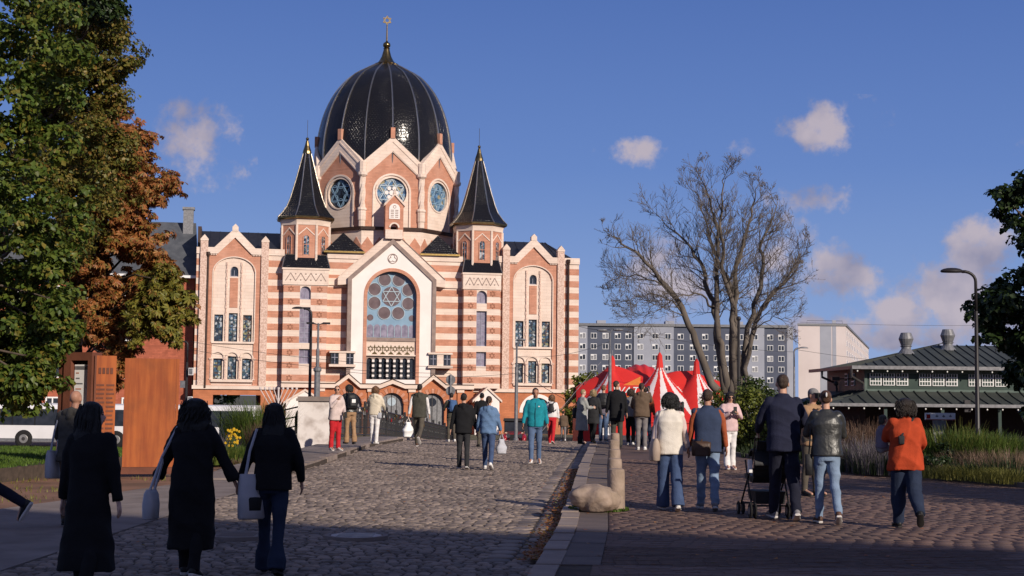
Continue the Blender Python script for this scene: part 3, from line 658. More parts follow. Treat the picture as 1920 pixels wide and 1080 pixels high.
# ---- central gable front
gc = -.17
def central():
    rt = interp([(-4.6,12.85),(0,17.0),(4.6,12.85)])      # rim outer slope
    o_hw, zc = 2.43, 11.36
    # coping behind the rim
    ct = interp([(-5.3,13.1),(0,17.9),(5.3,13.1)]); xs = [gc-5.3]+lin(gc-4.4,gc+4.4,8)+[gc+5.3]
    m = SB(); m.colwall(sorted(xs), lambda x: [(max(12.35,float(rt(x-gc))-.6), float(ct(x-gc)))], -.78, .5); m.build('gable_coping', M['cream'])
    for s in (-1,1): m = SB(); m.tube([(gc+s*.35,-.80,17.55),(gc+s*5.25,-.80,13.12)], .05, 6); m.build('coping_roll', M['rim_shade_stone'] if s > 0 else M['cream'])
    ro, ri = 4.35, 3.95
    m = SB()
    ti = lambda x: float(rt((x-gc)))-.52
    m.colwall([gc-ro,gc-ri,gc,gc+ri,gc+ro], lambda x: [(2.6 if abs(x-gc) > ri else max(ti(x),0), float(rt(x-gc)))], -1.12, .2); m.build('gable_rim_shade', M['rim_shade_stone'])  # grey-brown rim colours in the shadowed reveal around the gable
    wall('gable_front', gc-ri+.002, gc+ri-.002, 2.6, lambda x: ti(x)+.05, .98, [(gc-2.75,gc+2.75,2.62,0,arch_top(gc,2.75,zc,2.75))], M['white_stone'], .5, lin(gc-ri,gc+ri,8))
    # small windows overlapping the rim
    m = SB(); o_,i_ = arc(gc,zc,2.76,0,pi,24),arc(gc,zc,o_hw,0,pi,24)
    for k in range(24): m.hexa([(i_[k][0],-1.04,i_[k][1]),(o_[k][0],-1.04,o_[k][1]),(o_[k][0],-.2,o_[k][1]),(i_[k][0],-.2,i_[k][1]),(i_[k+1][0],-1.04,i_[k+1][1]),(o_[k+1][0],-1.04,o_[k+1][1]),(o_[k+1][0],-.2,o_[k+1][1]),(i_[k+1][0],-.2,i_[k+1][1])])
    for s in (-1,1): m.box(min(gc+s*o_hw,gc+s*2.76),max(gc+s*o_hw,gc+s*2.76),-1.038,-.2,2.62,zc)
    m.build('arch_surround', M['orange'])
    m = SB(); o_,i_ = arc(gc,15.05,.5,0,2*pi,20),arc(gc,15.05,.43,0,2*pi,20)     # round emblem with trefoil
    for k in range(20): m.hexa([(i_[k][0],-1.02,i_[k][1]),(o_[k][0],-1.02,o_[k][1]),(o_[k][0],-.97,o_[k][1]),(i_[k][0],-.97,i_[k][1]),(i_[k+1][0],-1.02,i_[k+1][1]),(o_[k+1][0],-1.02,o_[k+1][1]),(o_[k+1][0],-.97,o_[k+1][1]),(i_[k+1][0],-.97,i_[k+1][1])])
    for q in range(3):
        a = pi/2+q*2*pi/3; m.tube([(gc+.19*cos(a)+.2*cos(a-2.2+.44*j),-1.0,15.05+.19*sin(a)+.2*sin(a-2.2+.44*j)) for j in range(11)], .028, 5)
    m.build('emblem', M['rim_shade_stone'])
    # big window: tracery plate, panes proud inside rings
    D = .42
    w = SB(); w.prism([(gc-o_hw,7.3),(gc+o_hw,7.3)]+arc(gc,zc,o_hw,0,pi,28), -D, -D+.1); W_ = w.build('rose_window', M['tracery_blue'])
    def disc(x,z,r,ring=True,glass='glass_brown',hexa=False):
        p = SB(); p.prism(arc(x,z,r,0,2*pi,22)[:-1], -D-.02, -D-.002); p.build('pane', M[glass], W_)
        if ring:
            g = SB(); o_,i_ = arc(x,z,r+.06,0,2*pi,22),arc(x,z,r,0,2*pi,22)
            for k in range(22): g.hexa([(i_[k][0],-D-.07,i_[k][1]),(o_[k][0],-D-.07,o_[k][1]),(o_[k][0],-D,o_[k][1]),(i_[k][0],-D,i_[k][1]),(i_[k+1][0],-D-.07,i_[k+1][1]),(o_[k+1][0],-D-.07,o_[k+1][1]),(o_[k+1][0],-D,o_[k+1][1]),(i_[k+1][0],-D,i_[k+1][1])])
            g.build('ring', M['tracery_light'], W_)
    for k in range(8):
        a = pi/8+k*pi/4; disc(gc+1.80*cos(a), zc+.0+1.80*sin(a)*.98, .60)
    disc(gc,zc,.97,False); g = SB(); hexagram(g,gc,zc,.97,.075,-D-.07,-D); g.build('star', M['tracery_light'], W_)
    for s in (-1,1): disc(gc+s*2.05, 9.25, .31, False)
    for k in range(7):
        x = gc+(k-3)*.682; hw = .29 if abs(k-3) < 3 else .27; p = SB(); p.prism([(x-hw,7.36),(x+hw,7.36)]+arc(x,8.32,hw,0,pi,8), -D-.02, -D-.002); p.build('pane', M['glass_mauve'], W_)
        if k: b = SB(); b.box(x-.341-.025,x-.341+.025,-D-.06,-D,7.36,8.5); b.build('bar', M['tracery_light'], W_)
    m = SB(); m.box(gc-o_hw,gc+o_hw,-.92,-.3,6.95,7.3); m.build('window_sill', M['rim_shade_stone'])
    m = SB(); m.box(gc-o_hw,gc+o_hw,-.80,-.3,5.62,6.95); m.build('ornament_frieze', M['cream'])
    m = SB()
    for k in range(6):
        x = gc-2.0+.8*k; hexagram(m, x, 6.2, .3, .05, -.83, -.79)
        if k < 5:
            x += .4; m.prism([(x-.12,6.25),(x+.12,6.25),(x,6.62)], -.83,-.79); m.box(x-.03,x+.03,-.83,-.79,5.8,6.25)
        if k < 5: m.prism([(x-.3,5.66),(x+.3,5.66),(x,5.95)], -.825,-.79)
    m.build('frieze_ornament', M['gold_dark'])
    m = SB(); m.box(gc-o_hw,gc+o_hw,-.98,-.3,5.5,5.62); m.build('lintel', M['cream'])
    # arcade of slim checkered columns in front of arched dark glass
    wall('arcade_head', gc-o_hw, gc+o_hw, 3.2, 5.5, .74, [(gc+(k-3)*.69-.26,gc+(k-3)*.69+.26,3.22,0,arch_top(gc+(k-3)*.69,.26,5.05,.26)) for k in range(7)], M['rim_shade_stone'], .3)
    m = SB(); m.box(gc-o_hw,gc+o_hw,-.5,-.4,3.2,5.5); m.build('arcade_glass', M['glass_dark'])
    for k in range(6):
        x = gc-1.725+k*.69; dm = SB(); dm.box(x-.085,x+.085,-.91,-.76,3.22,5.14); c_ = dm.build('column', M['dark_metal'])
        for j in range(4): wm = SB(); wm.box(x-.115,x+.115,-.94,-.74,3.46+j*.48,3.70+j*.48); wm.build('white_block', M['white_stone'], c_)
    m = SB(); m.box(gc-o_hw,gc+o_hw,-1.0,-.3,2.6,3.2); m.build('parapet', M['white_stone'])
    # paired little windows on either side
    for pr in (pairL, pairR):
        a,b = pr[0][0],pr[1][1]
        for (x0,x1) in pr:
            m = SB(); m.box(x0,x1,-1.16,-.1,4.62,5.72); q = m.build('window', M['dark_frame'])
            p = SB(); p.box(x0+.06,x1-.06,-1.175,-1.165,4.68,5.66); p.build('pane', M['glass_dark'], q); p = SB(); xm = (x0+x1)/2; p.box(xm-.025,xm+.025,-1.19,-1.176,4.68,5.66); p.box(x0+.06,x1-.06,-1.19,-1.177,5.25,5.3); p.build('bar', M['white_frame'], q)
        m = SB(); m.box(pr[0][1]+.01,pr[1][0]-.01,-1.22,-.1,4.62,5.72); m.build('mullion', M['cream'])
        m = SB(); m.box(a-.16,b+.16,-1.32,-.1,5.72,5.9); m.build('lintel', M['cream']); m = SB(); m.box(a-.18,b+.18,-1.40,-.1,4.38,4.62); m.build('sill', M['cream'])
central()
# tablets aedicule on the ridge
m = SB(); m.box(-.95,.75,-1.2,.2,17.0,17.9); m.build('aedicule_base', M['cream'])
wall('aedicule', -.98, .80, 17.3, lambda x: 20.35+1.0*(1-abs(x+.09)/.9), 1.15, [(-.45,.27,17.3,0,arch_top(-.09,.36,18.1,.36))], M['orange'], 1.1, [-.09])
m = SB()
for s in (-1,1): m.prism([(-.09,21.3),(-.09,21.55),(-.09-1.02,20.45),(-.09-1.02,20.2)] if s < 0 else [(-.09,21.3),(-.09+1.02,20.2),(-.09+1.02,20.45),(-.09,21.55)], -1.28, 0)
m.prism([(-.25,21.45),(.07,21.45),(-.09,21.95)], -1.28,-.6); m.build('aedicule_coping', M['cream'])
m = SB(); o_ = arc(-.09,18.1,.52,0,pi,12); i_ = arc(-.09,18.1,.37,0,pi,12)
for k in range(12): m.hexa([(i_[k][0],-1.24,i_[k][1]),(o_[k][0],-1.24,o_[k][1]),(o_[k][0],-1.1,o_[k][1]),(i_[k][0],-1.1,i_[k][1]),(i_[k+1][0],-1.24,i_[k+1][1]),(o_[k+1][0],-1.24,o_[k+1][1]),(o_[k+1][0],-1.1,o_[k+1][1]),(i_[k+1][0],-1.1,i_[k+1][1])])
m.build('niche_arch', M['cream'])
m = SB(); m.prism([(-.62,18.95),(.44,18.95)]+arc(-.09,19.95,.53,0,pi,12), -1.22,-1.1); tb = m.build('tablets', M['white_stone'])
m = SB()
for k in range(5):
    for s in (-1,1): m.box(-.09+s*.22-.15,-.09+s*.22+.15,-1.24,-1.215,19.1+k*.17,19.17+k*.17)
m.tube([(-.09+.14*cos(t),-1.22,20.15+.14*sin(t)) for t in lin(0,2*pi,12)], .03, 5); m.build('inscription', M['rim_shade_stone'], tb)

# ---- lower zone: zigzag cornice, brick base with arched doors
zt = [(-10.72,2.75),(-5.55,2.75),(-4.3,3.72),(-3.15,2.75),(-1.2,2.75),(-.02,3.22),(1.2,2.75),(2.8,2.75),(3.98,3.72),(5.25,2.75),(8.0,2.75)]
zf = interp(zt); xs = [p[0] for p in zt]
m = SB(); m.colwall(xs, lambda x: [(float(zf(x))-.42, float(zf(x)))], -1.55, .3); m.build('zigzag_cornice', M['cream'])
m = SB(); m.colwall(xs, lambda x: [(float(zf(x))-.015, float(zf(x))+.05)], -1.62, .3); m.build('cornice_flashing', M['brown_metal'])
doors = [(-4.1,1.15),(-.02,1.15),(3.98,1.15)]
wall('base_wall', -10.7, 8.0, -2.05, lambda x: float(zf(x))-.38, 1.15, [(c-h,c+h,-2.0,0,arch_top(c,h,.75,h)) for c,h in doors], M['base_brick'], .5, xs)
for c,h in doors:
    n = 15; 
    for k in range(n):
        a0,a1 = pi*k/n+.01,pi*(k+1)/n-.01; m = SB(); r0,r1 = h+.02,h+.48
        m.hexa([(c+r0*cos(a0),-1.2,.75+r0*sin(a0)),(c+r1*cos(a0),-1.2,.75+r1*sin(a0)),(c+r1*cos(a0),-1,.75+r1*sin(a0)),(c+r0*cos(a0),-1,.75+r0*sin(a0)),(c+r0*cos(a1),-1.2,.75+r0*sin(a1)),(c+r1*cos(a1),-1.2,.75+r1*sin(a1)),(c+r1*cos(a1),-1,.75+r1*sin(a1)),(c+r0*cos(a1),-1,.75+r0*sin(a1))])
        m.build('voussoir', M['orange'] if k%2 else M['base_brick'])
    m = SB(); m.prism([(c-h,-2.0),(c+h,-2.0)]+arc(c,.75,h,0,pi,18), -.75,-.6); dd = m.build('door', M['grey_metal'])
    m = SB(); m.prism(arc(c,1.05,.42,0,2*pi,18)[:-1], -.79,-.74); m.build('door_window', M['tracery_light'] if abs(c) < 1 else M['glass_dark'], dd)
    m = SB(); m.box(c-.04,c+.04,-.8,-.74,-2,1.85); 
    for s in (-.5,.5): m.box(c+s-.02,c+s+.02,-.79,-.74,-2,1.5)
    m.build('door_bar', M['dark_metal'], dd)
for u in (-6.9,-2.1,1.9,6.7):
    m = SB(); m.box(u-.3,u+.3,-1.3,-1.14,-2.05,2.2); m.build('base_pilaster', M['base_brick']); m = SB(); m.box(u-.36,u+.36,-1.38,-1.1,2.0,2.3); m.build('pilaster_cap', M['cream'])
# wings' base: left with a carriage passage, right plain with an arch
copingbox(-19.1,-10.7,0,2.1,2.45,'string_course','cream',.3); copingbox(8.0,19.05,0,2.1,2.45,'string_course','cream',.3); copingbox(-12.15,-10.7,0,2.45,2.9,'string_course','cream',.1)
m = SB(); m.box(-18.97,-17.1,-.1,20,-2.05,2.1); m.build('passage_pier', M['base_brick'])
m = SB(); m.box(-12.6,-10.6,-.1,20,-2.05,2.1); m.build('passage_pier', M['base_brick'])
m = SB(); m.box(-17.1,-12.6,-.1,20,1.55,2.1); m.build('passage_lintel', M['base_brick'])
wall('base_wall', 8.0, 18.92, -2.05, 2.1, .1, [(13.2,16.2,-2.04,0,arch_top(14.7,1.5,0.1,1.5))], M['base_brick'], .4)
m = SB(); m.box(13.1,16.3,.3,.4,-2.04,1.7); m.build('shop_glass', M['glass_dark'])
m = SB(); o_,i_ = arc(14.7,.1,1.85,0,pi,16),arc(14.7,.1,1.5,0,pi,16)
for k in range(16): m.hexa([(i_[k][0],-.16,i_[k][1]),(o_[k][0],-.16,o_[k][1]),(o_[k][0],0,o_[k][1]),(i_[k][0],0,i_[k][1]),(i_[k+1][0],-.16,i_[k+1][1]),(o_[k+1][0],-.16,o_[k+1][1]),(o_[k+1][0],0,o_[k+1][1]),(i_[k+1][0],0,i_[k+1][1])])
m.build('arch_ring', M['white_stone'])
# building mass behind the facade, roofs
m = SB(); m.box(-18.9,-10.8,.36,20,2.1,15.4); m.build('wing_body', M['orange']); m = SB(); m.box(10.7,18.85,.42,20,-2.05,15.4); m.build('wing_body', M['orange'])
m = SB(); m.box(-10.8,10.7,.42,20,-2.05,15.6); m.build('hall_body', M['cream'])
def hiproof(u0,u1,y0,y1,z0,z1,hl,hr):
    ym = (y0+y1)/2; m = SB(); m.add([(u0,y0,z0),(u1,y0,z0),(u1,y1,z0),(u0,y1,z0),(u0+hl,ym,z1),(u1-hr,ym,z1)], [(0,3,2,1),(0,1,5,4),(2,3,4,5),(3,0,4),(1,2,5)]); o = m.build('wing_roof', M['black_roof'])
    s = SB(); n = int((u1-u0)/.9)
    for k in range(1,n):
        x = u0+k*(u1-u0)/n; s.tube([(x,y0,z0+.02),(min(max(x,u0+hl),u1-hr),ym,z1+.02)], .035, 4)
    s.build('roof_seam', M['black_roof'], o)
hiproof(-18.7,-9.4,.45,8,15.45,17.75,.1,.1); hiproof(9.2,18.9,.45,8,15.45,17.7,.1,2.6)
m = SB(); m.box(-18.95,-18.6,1.5,7,15.4,17.9); m.build('parapet_wall', M['brown_metal'])
for u,z0,z1 in ((-17.9,2.2,15.0),(17.75,-2,15.3),(10.55,3,12.2)):   # rainwater pipes
    m = SB(); d = .28; m.tube([(u,-d,z0),(u,-d,z1)], .115, 8); m.build('downpipe', M['brown_metal']); m = SB(); m.lathe([(.1,z1-.3),(.2,z1),(.2,z1+.25)],8,(u,-d,0)); m.build('rain_hopper', M['brown_metal'])

# ---- octagonal drum with gables, dome
DC = (-.15, 8.0)
def drum():
    ap = 7.12; R = ap/cos(pi/8); hwf = ap*math.tan(pi/8)
    m = SB(); m.lathe([(R+.05,13.5),(R+.05,18.1)], 8, (*DC,0), pi/8); m.build('drum_base', M['cream'])
    m = SB(); m.lathe([(R+.3,18.05),(R+.34,18.35),(R,18.4)], 8, (*DC,0), pi/8); m.build('drum_gutter', M['brown_metal'])
    m = SB(); m.lathe([(6.7/cos(pi/8),18),(6.7/cos(pi/8),25.0)], 8, (*DC,0), pi/8); m.build('drum_core', M['cream'])
    for k in range(8):
        a = -pi/2+k*pi/4; Mx = Matrix.Translation((*DC,0)) @ Matrix.Rotation(a+pi/2,4,'Z'); vis = k in (0,1,2,6,7)
        def put(b, name, m_, parent=None): b.xf(Mx); return b.build(name, M[m_], parent)
        gt = lambda s: 27.55-abs(s)*(27.55-24.85)/hwf
        b = SB(); xs = lin(-hwf,hwf,10); b.colwall(xs, lambda s: [(gt(s)-1.62, gt(s))], -ap-.12, -ap+.4); put(b,'gable_coping','cream')
        b = SB(); b.colwall([-hwf,0,hwf], lambda s: [(gt(s)-.62, gt(s)-.42)], -ap-.18, -ap); put(b,'gable_moulding','cream')
        b = SB(); b.colwall([-hwf,0,hwf], lambda s: [(gt(s)-1.5, gt(s)-1.34)], -ap-.16, -ap); put(b,'gable_moulding','cream')
        b = SB(); b.box(-.22,.22,-ap-.2,-ap+.3,27.3,28.4); put(b,'gable_finial','orange')
        if not vis: 
            b = SB(); b.colwall([-hwf,0,hwf], lambda s: [(18.35,gt(s)-1.5)], -ap, -ap+.4); put(b,'drum_wall','orange'); continue
        zc = 21.85; pw = 1.9
        b = SB(); b.colwall(sorted(set(lin(-pw,pw,14)+[-hwf,hwf,0])), lambda s: [(max(18.35, arch_top(0,pw,zc,pw)(s)) if abs(s) < pw else 18.35, gt(s)-1.5)], -ap, -ap+.3); put(b,'drum_wall','orange')
        b = SB(); o_,i_ = arc(0,zc,pw+.02,0,pi,20),arc(0,zc,pw-.17,0,pi,20)
        for q in range(20): b.hexa([(i_[q][0],-ap-.08,i_[q][1]),(o_[q][0],-ap-.08,o_[q][1]),(o_[q][0],-ap+.2,o_[q][1]),(i_[q][0],-ap+.2,i_[q][1]),(i_[q+1][0],-ap-.08,i_[q+1][1]),(o_[q+1][0],-ap-.08,o_[q+1][1]),(o_[q+1][0],-ap+.2,o_[q+1][1]),(i_[q+1][0],-ap+.2,i_[q+1][1])])
        for s in (-1,1): b.box(min(s*(pw-.17),s*(pw+.02)),max(s*(pw-.17),s*(pw+.02)),-ap-.078,-ap+.2,18.35,zc)
        put(b,'arch_surround','cream')
        rr = 1.5
        b = SB(); b.colwall(sorted(set(lin(-rr,rr,16)+[-pw+.17,pw-.17]+lin(-pw+.17,pw-.17,10))), lambda s: [(18.35, zc-(sqrt(max(0,rr*rr-s*s)) if abs(s) < rr else 0)), (zc+(sqrt(max(0,rr*rr-s*s)) if abs(s) < rr else 0), zc+sqrt(max(0,(pw-.17)**2-s*s)))], -ap+.06, -ap+.3); put(b,'arch_field','cream')
        b = SB(); o_,i_ = arc(0,zc,rr+.12,0,2*pi,28),arc(0,zc,rr-.02,0,2*pi,28)
        for q in range(28): b.hexa([(i_[q][0],-ap-.02,i_[q][1]),(o_[q][0],-ap-.02,o_[q][1]),(o_[q][0],-ap+.1,o_[q][1]),(i_[q][0],-ap+.1,i_[q][1]),(i_[q+1][0],-ap-.02,i_[q+1][1]),(o_[q+1][0],-ap-.02,o_[q+1][1]),(o_[q+1][0],-ap+.1,o_[q+1][1]),(i_[q+1][0],-ap+.1,i_[q+1][1])])
        W_ = put(b,'round_window','cream')
        b = SB(); b.prism(arc(0,zc,rr-.01,0,2*pi,28)[:-1], -ap+.24, -ap+.28); put(b,'pane','black_glass' if k == 7 else 'stained_rose', W_)
        b = SB(); tr = []
        for q in range(6):
            t = pi/2+q*pi/3; b.tube([(.92*cos(t)+.42*cos(j*pi/6),-ap+.2,zc+.92*sin(t)+.42*sin(j*pi/6)) for j in range(13)], .04, 4)
        hexagram(b,0,zc,1.4,.09,-ap+.16,-ap+.22)
        put(b,'tracery','tracery_light' if k in (0,) else 'tracery_blue', W_)
        if k == 0:
            for q in range(7):
                t = q*pi/3; x,z = (.5*cos(t),zc+.5*sin(t)) if q < 6 else (0,zc); b = SB(); b.prism(arc(x,z,.2 if q < 6 else .26,0,2*pi,12)[:-1], -ap+.12,-ap+.16); put(b,'pane','white_stone',W_)
        # zigzag brick below the gutter
        b = SB(); n = 5; w = 2*hwf/n; zz = interp([v for q in range(n) for v in ((-hwf+q*w,16.5),(-hwf+(q+.5)*w,17.35))]+[(hwf,16.5)])
        b.colwall([-hwf+q*w/2 for q in range(2*n+1)], lambda s: [(14.5,float(zz(s)))], -ap-.1, -ap+.1); put(b,'zigzag_band','orange')
    for k in range(8):
        a = -pi/2+pi/8+k*pi/4; x,y = DC[0]+(R+.02)*cos(a), DC[1]+(R+.02)*sin(a)
        b = SB(); b.lathe([(.36,18.35),(.36,18.9),(.42,19.0),(.42,19.9),(.5,20.0),(.46,20.2),(.3,20.3)], 10, (x,y,0)); b.build('column_base', M['cream'])
        b = SB()
        for s in range(3): b.tube([(x+.14*cos(t*4.2+s*2.094),y+.14*sin(t*4.2+s*2.094),20.25+t*3.05) for t in lin(0,1,24)], .2, 6)
        b.build('twisted_column', M['cream']); b = SB(); b.lathe([(.3,23.3),(.5,23.5),(.52,23.75),(.4,23.8)], 10, (x,y,0)); b.build('column_capital', M['cream'])
        b = SB(); b.lathe([(.42,23.8),(.42,24.85)], 8, (x,y,0)); b.build('column_pier', M['cream'])
drum()
def dome():
    prof = [(6.95,24.2),(7.05,25.2),(7.1,26.3),(7.06,27.4),(6.88,28.8),(6.5,30.4),(5.98,31.8),(5.28,33.1),(4.48,34.15),(3.6,35.0),(2.55,35.62),(1.6,36.15),(.95,36.45)]
    # smooth the profile
    P = []; 
    for i in range(len(prof)-1):
        p0,p1,p2,p3 = prof[max(i-1,0)],prof[i],prof[i+1],prof[min(i+2,len(prof)-1)]
        for t in (0,.25,.5,.75): P.append(tuple(.5*((2*b)+(c-a)*t+(2*a-5*b+4*c-d)*t*t+(3*b-a-3*c+d)*t**3) for a,b,c,d in zip(p0,p1,p2,p3)))
    P.append(prof[-1]); n = 64
    m = SB(); m.lathe(P, n, (*DC,0)); d = m.build('dome', M['black_tile'], smooth=True)
    L_ = [0]
    for i in range(1,len(P)): L_.append(L_[-1]+sqrt((P[i][0]-P[i-1][0])**2+(P[i][1]-P[i-1][1])**2))
    zl = interp([(p[1],l) for p,l in zip(P,L_)])
    def uvf(v,c):
        a = atan2(v.y-DC[1],v.x-DC[0]); ac = atan2(c.y-DC[1],c.x-DC[0])
        if a-ac > pi: a -= 2*pi
        if ac-a > pi: a += 2*pi
        return (a*6.7, float(zl(v.z-ZO)))
    uv_from(d.data, uvf)
    for k in range(16):
        a = -pi/2+k*pi/8; b = SB(); b.tube([(DC[0]+(r+.03)*cos(a),DC[1]+(r+.03)*sin(a),z) for r,z in P[::2]], .085, 6); b.build('dome_rib', M['silver_rib'], d)
    b = SB(); b.lathe([(1.25,36.3),(1.3,36.45),(1.0,36.55),(.75,36.85),(.52,37.3),(.38,37.8),(.30,38.1),(.36,38.17),(.24,38.25),(.38,38.4),(.41,38.55),(.34,38.75),(.14,38.87),(.09,39.0)], 16, (*DC,0)); f = b.build('dome_finial', M['gold_dark'], smooth=40)
    b = SB(); b.tube([(*DC,38.9),(*DC,40.75)], [.09,.06], 8); b.build('pole', M['gold'], f)
    b = SB(); hexagram(b, DC[0], 41.2, .47, .085, DC[1]-.06, DC[1]+.06); b.build('star', M['gold_dark'], f)
dome()
# porches at both sides of the doors: cream gables with an arch, small tiled roofs
M['red_tile'] = mat('red_roof_tile', (.34,.13,.08), .8, (.24,.09,.06), 6, 3, .3)
for c,w,dd,z in ((-8.6,1.75,4.4,1.5),(8.95,1.2,3.6,1.9)):
    gt = lambda x: z+.05-.9*abs(x-c)/w*1.2+.45
    wall('porch_front', c-w, c+w, -2.05, gt, dd, [(c-.85*w*.62,c+.85*w*.62,-2.04,0,arch_top(c,.85*w*.62,-.45,.85*w*.62))], M['white_stone'], .3, [c])
    b = SB(); b.colwall([c-w-.25,c,c+w+.25], lambda x: [(gt(x)-.02,gt(x)+.2)], -dd-.15, -dd+.3); b.build('porch_coping', M['cream'])
    b = SB(); b.colwall([c-w-.2,c,c+w+.2], lambda x: [(gt(x)-.1,gt(x)+.12)], -dd+.3, -1.2); b.build('porch_roof', M['red_tile'])
    for s in (-1,1): b = SB(); b.box(min(c+s*w,c+s*(w-.2)),max(c+s*w,c+s*(w-.2)),-dd+.3,-1.2,-2.05,z-.8); b.build('porch_wall', M['base_brick'])
    b = SB(); b.box(c-w+.25,c+w-.25,-1.4,-1.2,-2.05,z-.8); b.build('porch_dark_back', M['dark_void'])  # full-width near-black sheet paints in the dark inside of the porch

# ------------------------------------------------------------ buildings and things beyond the river
M['red_brick'] = mat('deep_red_brick', (.40,.115,.065), .85, (.32,.09,.05), 2, 5, .2, 20, brick=(.5,.16,.15,.85))
M['slate'] = mat('grey_slate_roof', (.095,.10,.11), .6, (.065,.07,.08), 1.5, 5, .3, 8)
M['white_paint'] = mat('white_paint', (.78,.77,.76), .45, (.72,.71,.70), 1.5, 4)
M['light_panel'] = mat('light_grey_panel', (.33,.34,.39), .85, (.29,.30,.35), .3, 5)
M['dark_panel'] = mat('slate_grey_panel', (.095,.105,.145), .85, (.075,.085,.12), .3, 5)
M['pale_wall'] = mat('pale_pink_white_wall', (.62,.54,.52), .85, (.56,.48,.46), .12, 5)
def brick_house():
    r = thing('brick_house', (SYO.x, SYO.y, -2.05), 'red brick house with grey slate roof behind the autumn chestnut leaves', 'house', rz=TH)
    u0,u1 = -50,-19.12
    m = SB(); m.box(u0,u1,2,16,-2.05,13.2); m.build('wall', M['red_brick'], r)
    m = SB(); m.add([(u0-.3,1.4,13.0),(u1+.2,1.4,13.0),(u1+.2,16.6,13.0),(u0-.3,16.6,13.0),(u0+4,7.5,18.9),(u1-.15,7.5,18.9)], [(0,3,2,1),(0,1,5,4),(2,3,4,5),(3,0,4),(1,2,5)]); rf = m.build('roof', M['slate'], r)
    m = SB(); m.box(u1-1.4,u1-.4,6.2,7.2,17.2,20.3); m.box(u1-1.5,u1-.3,6.1,7.3,20.1,20.35); m.build('chimney', M['grey_metal'], rf)
    m = SB(); m.box(u0-.4,u1+.3,1.2,1.6,12.8,13.05); m.build('gutter', M['white_paint'], r)
    f = SB()
    for a in ((-.65,-.5),(.5,.65),(-.06,.06)): f.box(a[0],a[1],-.08,.05,0,1.8)
    for a in ((0,.14),(1.66,1.8),(1.1,1.2)): f.box(-.5,.5,-.078,.05,*a)
    fm = f.mesh('window', M['white_paint']); p = SB(); p.box(-.6,.6,-.01,.03,.05,1.75); pm = p.mesh('pane', M['glass_dark'])
    u = u1-2.4
    while u > u0+2:
        for z in (-.6,3.0,6.6,10.0):
            w = link('window', fm, r, (u,1.99,z+ZO)); link('pane', pm, w)
        u -= 3.5
brick_house()
M['curtain'] = mat('curtained_glass', (.30,.30,.31), .35, (.16,.16,.18), 1.5, 3)
def apartments():
    Y = 380; k = Y/FPX
    x0 = at(1020,700,Y).x; x1 = at(1476,700,Y).x
    ztop = at(1300,613,Y).z
    r = thing('apartment_block', ((x0+x1)/2, Y, -2.05), 'long grey and slate panel apartment block with rows of white windows', 'apartment block')
    ox = (x0+x1)/2
    def px(x): return at(x,700,Y).x-ox
    secs = [(1020,1101,0),(1101,1188,1),(1188,1263,0),(1263,1401,1),(1401,1433,0),(1433,1476,1)]
    H = ztop+2.05
    for a,b,d in secs:
        m = MB(); m.box(px(a),px(b)-.02,0 if d else -.35,14,0,H); m.build('wall_section', M['dark_panel' if d else 'light_panel'], r)
    m = MB(); m.box(px(1476),px(1476)+.5,.6,14,0,H+.4); m.box(px(1476)+.5,px(1493),4,14,0,H+.4); m.build('end_wall', M['light_panel'], r)
    m = MB(); m.box(px(1020)-.3,px(1476)+.3,-.6,14.2,H,H+.7); m.build('roof', M['grey_metal'], r)
    m = MB(); m.box(-.8,.8,-.09,.02,-.75,.75); fm = m.mesh('window', M['white_paint'])
    m = MB(); m.box(-.7,-.08,-.11,-.09,-.62,.62); m.box(.05,.7,-.11,-.09,-.62,.62); pm = m.mesh('pane', M['glass_dark'])
    pms = [pm]
    for lf,rt,mm in ((.9,.62,'glass_dark'),(.62,.62,'curtain'),(.5,.62,'glass_dark')):
        m = MB(); m.box(-.7,-.08,-.11,-.09,-.62,lf-.28); m.box(.05,.7,-.11,-.09,-.62,rt); pms.append(m.mesh('pane', M[mm]))
    cols = [1092,1113,1135,1158,1178,1200,1228,1252,1276,1299,1322,1344,1366,1388,1415,1444,1465]
    rng = np.random.default_rng(4)
    for x in cols:
        d = [s[2] for s in secs if s[0] <= x < s[1]][0]
        for f in range(7):
            z = H-2.6-f*2.85
            if z < 1.2: continue
            w = link('window', fm, r, (px(x), (0 if d else -.35), z)); p = link('pane', pms[rng.integers(0,4)], w)
    for k_ in range(3):
        m = MB(); m.box(0,2.4,3,7,H+.7,H+1.7); m.xf(Matrix.Translation((px(1120+k_*130),0,0))); m.build('roof_hut', M['light_panel'], r)
apartments()
